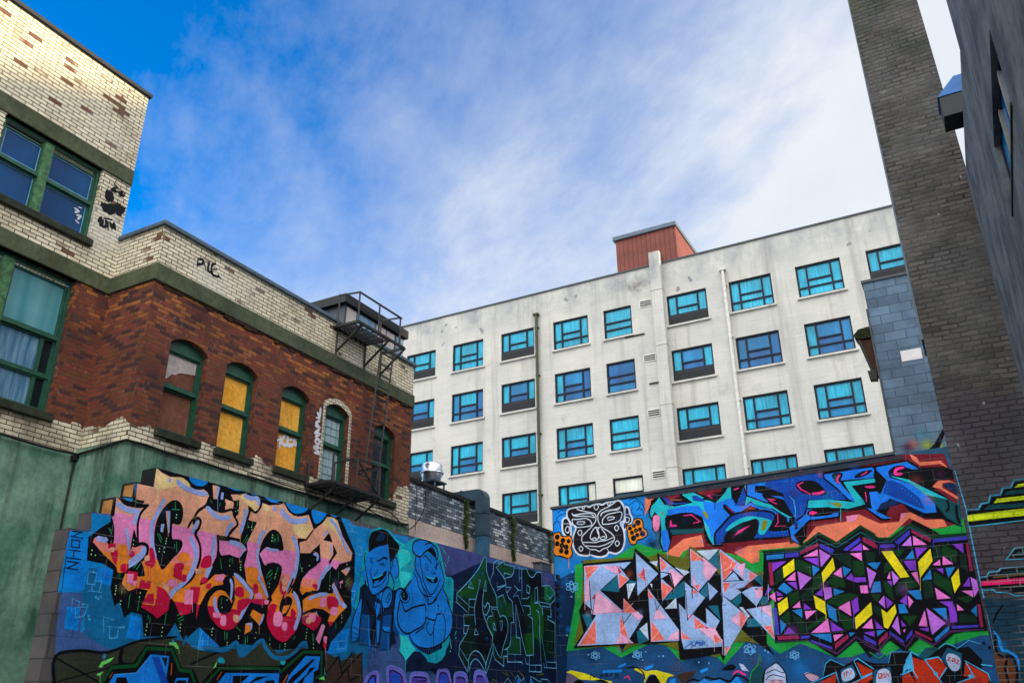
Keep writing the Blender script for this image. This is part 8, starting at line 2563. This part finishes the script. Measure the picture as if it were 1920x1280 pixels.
MB().box(-10.9, -10.86, ya - .015, yb + .015, 6.34, 6.615).build('seam_flange', MT['duct'], du)
def vine(y, z0, z1, wd, n, label):
    t = thing('ivy_vine', (LX + .05, y, z0), label, 'vine', 'ivy strands hanging down the low brick building'); m = MB(); rnd = random.Random(int(y * 100))
    for k in range(n):
        q = rnd.random(); z = z1 + (z0 - z1) * q; w = wd * (1 - .75 * q) * (.5 + .5 * math.sin(q * 9 + y) ** 2); yy = y + rnd.gauss(0, w * .45) + .03 * math.sin(q * 7); x = LX + .03 + abs(rnd.gauss(.03, .03)); s = rnd.uniform(.018, .042); a = rnd.uniform(0, 6.28); tz = rnd.uniform(-.6, .6)
        u = Vector((rnd.uniform(-.3, .5), math.cos(a), math.sin(a))).normalized() * s; v = Vector((tz, -math.sin(a), math.cos(a))).normalized() * s * .7; c = Vector((x, yy, z))
        m.face([c - u, c - v * .8, c + u, c + v])
    m.build('leaves', MT['leaf'], t); MB().tube([(LX + .03, y + .03 * math.sin(k), z1 + (z0 - z1) * k / 7) for k in range(8)], .010).build('stem', MT['stem'], t)
vine(17.33, 5.15, 6.30, .13, 620, 'green ivy hanging down the low wall just left of the duct')
vine(19.68, 5.20, 6.32, .17, 800, 'widest green ivy hanging midway between duct and mask mural')
vine(21.85, 5.45, 6.3, .10, 300, 'small strand of ivy beside the mask mural corner')
cbl = MB(); L = [(15.12, 6.35), (15.36, 6.15), (15.42, 5.9), (15.32, 5.6), (15.1, 5.35), (14.9, 5.2), (14.7, 5.17), (14.4, 5.3), (14.0, 5.42), (13.5, 5.38)]; P_ = catmull(L, False, 5); cbl.tube([(-10.44, y, z) for y, z in P_], .012); cbl.tube([(-10.5, 15.15, 6.34), (-10.5, 15.15, 5.2)], .008)
tag(cbl.build('cable', MT['black']), 'black cable drooping in a loop at the end of the brick building', 'cable')

# ------------------------------------------------------------------ mural walls
BL = (.26, .22)
mw = thing('mural_wall', (-9.75, 13, 0), 'stepped block wall with tall orange and pink lettering and two blue figures', 'wall')
def PM(h, z, d): return (-9.6 - d, h, z)
prof = [(6.585, 0), (20.05, 0), (20.05, 4.84), (7.685, 4.70), (7.685, 4.445), (7.41, 4.445), (7.41, 4.19), (7.14, 4.19), (7.14, 3.95), (6.86, 3.95), (6.86, 3.705), (6.585, 3.705)]
m = MB().prism([PM(h, z, 0) for h, z in prof], [PM(h, z, .27) for h, z in prof]); m.build('block_wall', MT['block'], mw)
PAINT_L = [m_paint('mural_paint', .55, .245, BL), m_paint('mural_spray', .55, .245, BL, True)]
for n, part, lab in (('background_paint', 'background_paint', None), ('tall_lettering', 'graffiti_lettering', 'tall cream, pink, orange and red letters with black shadow'), ('angular_lettering', 'graffiti_lettering', 'blue angular letters edged in green along the bottom'), ('bubble_lettering', 'graffiti_lettering', 'violet bubble letters at the bottom edge'), ('portrait_figures', 'graffiti_figures', 'two grinning men painted in blue and turquoise'), ('green_lettering', 'graffiti_lettering', 'dark green letters with thin pale blue outlines')):
    paint([n], part, mw, PM, PAINT_L, lab)
# end blocks of the steps, sprayed orange and black
m = MB()
for ya_, z in ((7.14, 4.185), (7.41, 4.44)): m.box(-9.82, -9.64, ya_ - .006, ya_ - .001, z - .215, z - .02)
m.build('orange_step_paint', m_plain('orange_spray', (.42, .20, .06), .7, .3, var=.5), mw)
m = MB()
for ya_, z in ((7.14, 4.19), (7.41, 4.445), (7.685, 4.70)): m.box(-9.875, -9.60, ya_ - .003, ya_ + .0, z - .25, z + .003); m.box(-9.875, -9.60, ya_, ya_ + .27, z + .001, z + .006)
m.build('black_step_paint', m_plain('black_spray', (.008, .008, .01), .7, .3, var=.3), mw)

rw = thing('mural_wall', (-5, 20.2, 0), 'block wall with white mask face and pink crystal lettering, facing the camera', 'wall')
YR = 20.075
def PY(h, z, d): return (h, YR + d, z)
prof = [(-9.62, 0), (2.0, 0), (2.0, 6.86), (-9.62, 6.48)]
m = MB().prism([PY(h, z, 0) for h, z in prof], [PY(h, z, .24) for h, z in prof]); m.build('block_wall', m_blocks('blue_painted_block', (.02, .10, .19), (.018, .085, .16), (.02, .05, .09), .47, .228, (.1, .05)), rw)
prof = [(-9.66, 6.485), (-1.25, 6.76), (-1.25, 6.82), (-9.66, 6.545)]
m = MB().prism([PY(h, z, -.04) for h, z in prof], [PY(h, z, .27) for h, z in prof]); m.build('coping', MT['trim'], rw)
PAINT_R = [m_paint('mural_paint_front', .47, .228, (.1, .05)), m_paint('mural_spray_front', .47, .228, (.1, .05), True)]
for n, part, lab in (('background_paint_r', 'background_paint', None), ('mask_face', 'graffiti_mask', 'black carved mask face outlined in white with orange flowers'), ('blue_wildstyle', 'graffiti_lettering', 'blue and turquoise interlocking letters on wine and coral'), ('crystal_lettering', 'graffiti_lettering', 'pink and pale blue faceted letters in a green glow'), ('stained_glass_lettering', 'graffiti_lettering', 'purple, yellow and green stained glass pattern letters'), ('lower_characters', 'graffiti_figures', 'red letters with screens and small heads along the bottom')):
    paint([n], part, rw, PY, PAINT_R, lab)
mb_ = thing('metal_box', (-9.8, 19.8, 4.84), 'small grey metal box on the wall top in the corner', 'box')
bevel(MB().box(-9.90, -9.66, 19.45, 20.03, 4.85, 5.05).build('box_body', m_plain('dull_metal', (.10, .11, .12), .5, .4, .3), mb_), .02); MB().box(-9.93, -9.65, 19.42, 20.05, 5.05, 5.075).build('lid', MT['trim'], mb_)

# ------------------------------------------------------------------ block building, brick pier, concrete building on the right
cbd = thing('block_building', (1, 24, 0), 'tall blue grey concrete block building behind the mural wall', 'building')
m = MB().box(-1.25, 7, 20.33, 33, 0, 11.08); m.build('block_wall', MT['bblock'], cbd); MB().box(-1.28, 7.1, 20.30, 33.1, 11.08, 11.15).build('roof_edge', MT['trim'], cbd)
MB().box(-1.285, -1.25, 20.31, 20.5, 6.9, 10.4).build('corner_strip', MT['trim'], cbd)
MB().box(-.735, -.30, 20.32, 20.331, 8.94, 9.20).build('white_patch', MT['patch'], cbd)
paint(['block_wall_spray'], 'graffiti_spray', cbd, lambda h, z, d: (h, 20.33 + d, z), [m_paint('block_paint', .47, .228, (.3, .08)), m_paint('block_spray', .47, .228, (.3, .08), True)], 'yellow green spray patch')
eb = thing('eave_bracket', (-1.45, 20.4, 8.7), 'mossy brown timber bracket sticking out beside the block building', 'bracket')
def slab(pts, y0, y1): return MB().prism([(x, y0, z) for x, z in pts], [(x, y1, z) for x, z in pts])
slab([(-1.66, 9.80), (-1.54, 9.92), (-1.29, 9.95), (-1.29, 9.66), (-1.62, 9.69)], 20.3, 20.7).build('mossy_cap', MT['moss'], eb)
slab([(-1.55, 9.67), (-1.29, 9.63), (-1.29, 8.72), (-1.36, 8.72)], 20.34, 20.6).build('board', MT['wood'], eb); slab([(-1.60, 9.66), (-1.53, 9.66), (-1.36, 8.8), (-1.42, 8.8)], 20.32, 20.45).build('strut', MT['black'], eb); slab([(-1.50, 8.86), (-1.32, 8.84), (-1.32, 8.62), (-1.48, 8.64)], 20.3, 20.5).build('block', MT['black'], eb)

bp = thing('brick_pier', (.35, 11.5, 0), 'tall narrow pier of dark grey painted brick with yellow and black spray', 'pier')
PYR = 11.2
prf = [(-.10, 0), (1.20, 0), (1.16, 3.6), (.96, 5.63), (.82, 8.2), (.76, 11.1), (.70, 15), (-.13, 15), (-.125, 11)]
m = MB().prism([(x, PYR, z) for x, z in prf], [(x, PYR + .7, z) for x, z in prf]); m.build('brick_shaft', MT['pier'], bp)
m = MB().box(-.14, -.085, PYR + .02, PYR + .66, 5.9, 15); m.build('edge_strip', MT['bluetrim'], bp)
paint(['pier_paint'], 'graffiti_shapes', bp, lambda h, z, d: (h, PYR + d, z), [m_paint('pier_paint', .205, .0677, (0, 0), False, True), m_paint('pier_spray', .205, .0677, (0, 0), True, True)], 'yellow, black and pink stepped shapes outlined in pale blue')

cc = thing('rendered_building', (4, 5, 0), 'blue grey rendered building close on the right with a deep window', 'building')
CX = .8
def PC(h, z, d): return (CX + d, h, z)
m = MB(); wall_holes(m, PC, -12, 8.05, 0, 7.65, [(5.90, 7.52, 5.47, 6.14, 0)], .075)
m.face([PC(-12, 7.65, 0), PC(8.05, 7.65, 0), PC(8.05, 8.55, 0), PC(-12, 8.55, 0)])
m.face([PC(8.05, 0, 0), PC(11.2, 0, 0), PC(11.2, 8.04, 0), PC(8.05, 7.65, 0)]); m.face([PC(8.05, 7.65, 0), PC(8.05, 8.55, 0), PC(8.05, 8.55, 9), PC(8.05, 7.65, 9)])
m.face([PC(11.2, 0, .5), PC(20, 0, .5), PC(20, 8.04, .5), PC(11.2, 8.04, .5)]); m.face([PC(11.2, 0, 0), PC(11.2, 8.04, 0), PC(11.2, 8.04, 9), PC(11.2, 0, 9)]); m.face([PC(-12, 0, 0), PC(-12, 8.55, 0), PC(-12, 8.55, 9), PC(-12, 0, 9)])
m.build('rendered_wall', MT['conc'], cc)
m = MB(); m.face([PC(-12, 8.55, 0), PC(8.05, 8.55, 0), PC(8.05, 8.55, 9), PC(-12, 8.55, 9)]); m.face([PC(8.05, 7.65, 0), PC(11.2, 8.04, 0), PC(11.2, 8.04, 9), PC(8.05, 7.65, 9)]); m.face([PC(11.2, 8.04, 0), PC(20, 8.04, .5), PC(20, 8.04, 9), PC(11.2, 8.04, 9)]); m.build('roof', MT['roof'], cc)
# unseen mass added to shade the yard; roofline shaped for the tower's shadow edge
A = [(6, 8.0), (6, 15.3), (9.2, 15.4), (12.6, 16.9), (20, 16.9), (20, 8.0)]
MB().prism([(5.0, y, z) for y, z in A], [(12.0, y, z) for y, z in A]).build('unseen_sun_blocker', MT['conc'], cc)
f = MB()
for a, b, c, d in ((5.90, 5.96, 5.47, 6.14), (7.46, 7.52, 5.47, 6.14), (5.96, 7.46, 5.47, 5.51), (5.96, 7.46, 6.10, 6.14)): f.box(CX + .045, CX + .075, a, b, c, d)
wc = f.build('window', MT['frame'], cc); f = MB(); f.face([(CX + .06, 5.96, 5.51), (CX + .06, 7.46, 5.51), (CX + .06, 7.46, 6.10), (CX + .06, 5.96, 6.10)]); f.build('pane', MT['gl_mid'], wc)
gry = m_plain('grey_rail', (.20, .19, .18), .6, .3)
for y in (6.42, 6.95): MB().box(CX + .035, CX + .062, y - .035, y + .035, 5.50, 6.11).build('mullion', gry, wc)
MB().box(CX - .012, CX + .05, 5.88, 7.54, 5.44, 5.468).build('sill', MT['sill'], wc)
rv = thing('roof_vent', (.95, 9.8, 7.9), 'dark box vent with a bright blue hood on the roof edge', 'vent')
MB().box(.63, 1.35, 9.8, 10.15, 8.10, 8.38).build('vent_box', m_plain('dark_vent_metal', (.010, .013, .018), .5, .3), rv); MB().prism([(.61, 9.79, 8.385), (1.35, 9.79, 8.385), (1.35, 9.79, 8.62), (.83, 9.79, 8.62)], [(.61, 10.16, 8.385), (1.35, 10.16, 8.385), (1.35, 10.16, 8.62), (.83, 10.16, 8.62)]).build('hood', MT['bluevent'], rv); MB().box(1.0, 1.3, 9.9, 10.3, 7.7, 8.06).build('duct_stub', MT['trim'], rv)

# ------------------------------------------------------------------ light and sky
EL, AZ = R(15.7), R(14)        # sun from the right (+X), slightly from behind the hotel
sd = Vector((math.cos(EL) * math.cos(AZ), math.cos(EL) * math.sin(AZ), math.sin(EL)))
sun = bpy.data.lights.new('sun', 'SUN'); sun.energy = 2.5; sun.angle = R(2.2); sun.color = (1, .78, .50)
so = bpy.data.objects.new('sun', sun); COL.objects.link(so); so.location = sd * 60; so.rotation_euler = (-sd).to_track_quat('-Z', 'Y').to_euler()
W = bpy.data.worlds.new('World'); C.world = W; W.use_nodes = True; t = W.node_tree; n = t.nodes; bg = n['Background']; bg.inputs['Strength'].default_value = .10
class WT(NT):
    def __init__(s, tree): s.t = tree; s.n = tree.nodes; s.l = tree.links
wt = WT(t)
sky = wt.node('ShaderNodeTexSky', sky_type='NISHITA'); sky.sun_disc = False; sky.sun_elevation = EL; sky.sun_rotation = R(90) - AZ; sky.ozone_density = 2.2; sky.dust_density = .6; sky.air_density = 1.0
hs = wt.node('ShaderNodeHueSaturation'); hs.inputs['Saturation'].default_value = 1.7; hs.inputs['Value'].default_value = .95; wt.link(sky.outputs[0], hs.inputs['Color']); SKY = wt.mix(1, hs.outputs[0], (.12, .90, 1.12), 'MULTIPLY')
tc = wt.node('ShaderNodeTexCoord').outputs['Generated']; d = wt.sep(tc)
k = wt.math('ADD', wt.math('MAXIMUM', d[2], 0.0), .22)
cv = wt.comb(wt.math('DIVIDE', d[0], k), wt.math('DIVIDE', d[1], k), 0.0)
rot = wt.node('ShaderNodeVectorRotate', rotation_type='Z_AXIS'); wt.link(cv, rot.inputs['Vector']); rot.inputs['Angle'].default_value = R(35)
sv = wt.scale(rot.outputs[0], .75, 1.25, 1)
n1 = wt.noise(sv, 1.5, 9, .58, .25); n2 = wt.noise(sv, 6.0, 9, .66, .12)
right = wt.math('ADD', wt.math('MULTIPLY', d[0], .86), wt.math('MULTIPLY', d[1], .10))       # clouds thicken towards the sun side
low = wt.math('MULTIPLY', wt.math('SUBTRACT', .62, d[2]), 1.3)
s_ = wt.math('ADD', wt.math('ADD', wt.math('MULTIPLY', wt.math('SUBTRACT', n1, .5), .62), wt.math('MULTIPLY', wt.math('SUBTRACT', n2, .5), .46)), wt.math('ADD', right, low))
mask = wt.ramp(wt.math('ADD', s_, .945), (.48, 0.0), (.77, .46), (1.0, 1.0))
shade = wt.ramp(wt.noise(sv, 2.6, 6, .6), (.3, (2.5, 2.72, 3.0)), (.7, (3.05, 3.08, 3.1)))
# the cloud overhead and behind the camera is thinner and brighter
back = wt.math('MULTIPLY', wt.ramp(wt.math('SUBTRACT', .30, d[1]), (.0, 0.0), (.6, 1.0)), wt.ramp(d[2], (.2, .15), (.7, 1.0)))
mask = wt.math('MINIMUM', wt.math('ADD', wt.math('MULTIPLY', mask, .92), wt.math('MULTIPLY', back, 1.3)), 1.0)
bk = [wt.math('MULTIPLY_ADD', back, q, 1.0) for q in (4.0, 3.75, 3.35)]
colr = wt.mix(1, wt.mix(mask, SKY, shade), wt.comb(*bk), 'MULTIPLY'); wt.link(colr, bg.inputs['Color'])

# ------------------------------------------------------------------ camera
cam = bpy.data.cameras.new('camera'); cam.lens = 36 * 1606.4 / 1920; cam.sensor_width = 36; cam.clip_start = .05; cam.clip_end = 2000
co = bpy.data.objects.new('camera', cam); COL.objects.link(co); C.camera = co
th, rho, yaw = R(23.496), R(-.5353), R(28.197)
fh = Vector((-math.sin(yaw), math.cos(yaw), 0)); r0 = Vector((math.cos(yaw), math.sin(yaw), 0)); fw = fh * math.cos(th) + Vector((0, 0, math.sin(th))); u0 = -fh * math.sin(th) + Vector((0, 0, math.cos(th)))
rx = r0 * math.cos(rho) + u0 * math.sin(rho); ux_ = -r0 * math.sin(rho) + u0 * math.cos(rho)
co.matrix_world = Matrix(((rx.x, ux_.x, -fw.x, 0), (rx.y, ux_.y, -fw.y, 0), (rx.z, ux_.z, -fw.z, 1.6), (0, 0, 0, 1)))
C.view_settings.view_transform = 'Standard'; C.view_settings.look = 'None'; C.view_settings.exposure = 1.65; C.view_settings.gamma = 1
C.render.engine = 'CYCLES'; C.cycles.transparent_max_bounces = 24; C.cycles.max_bounces = 6
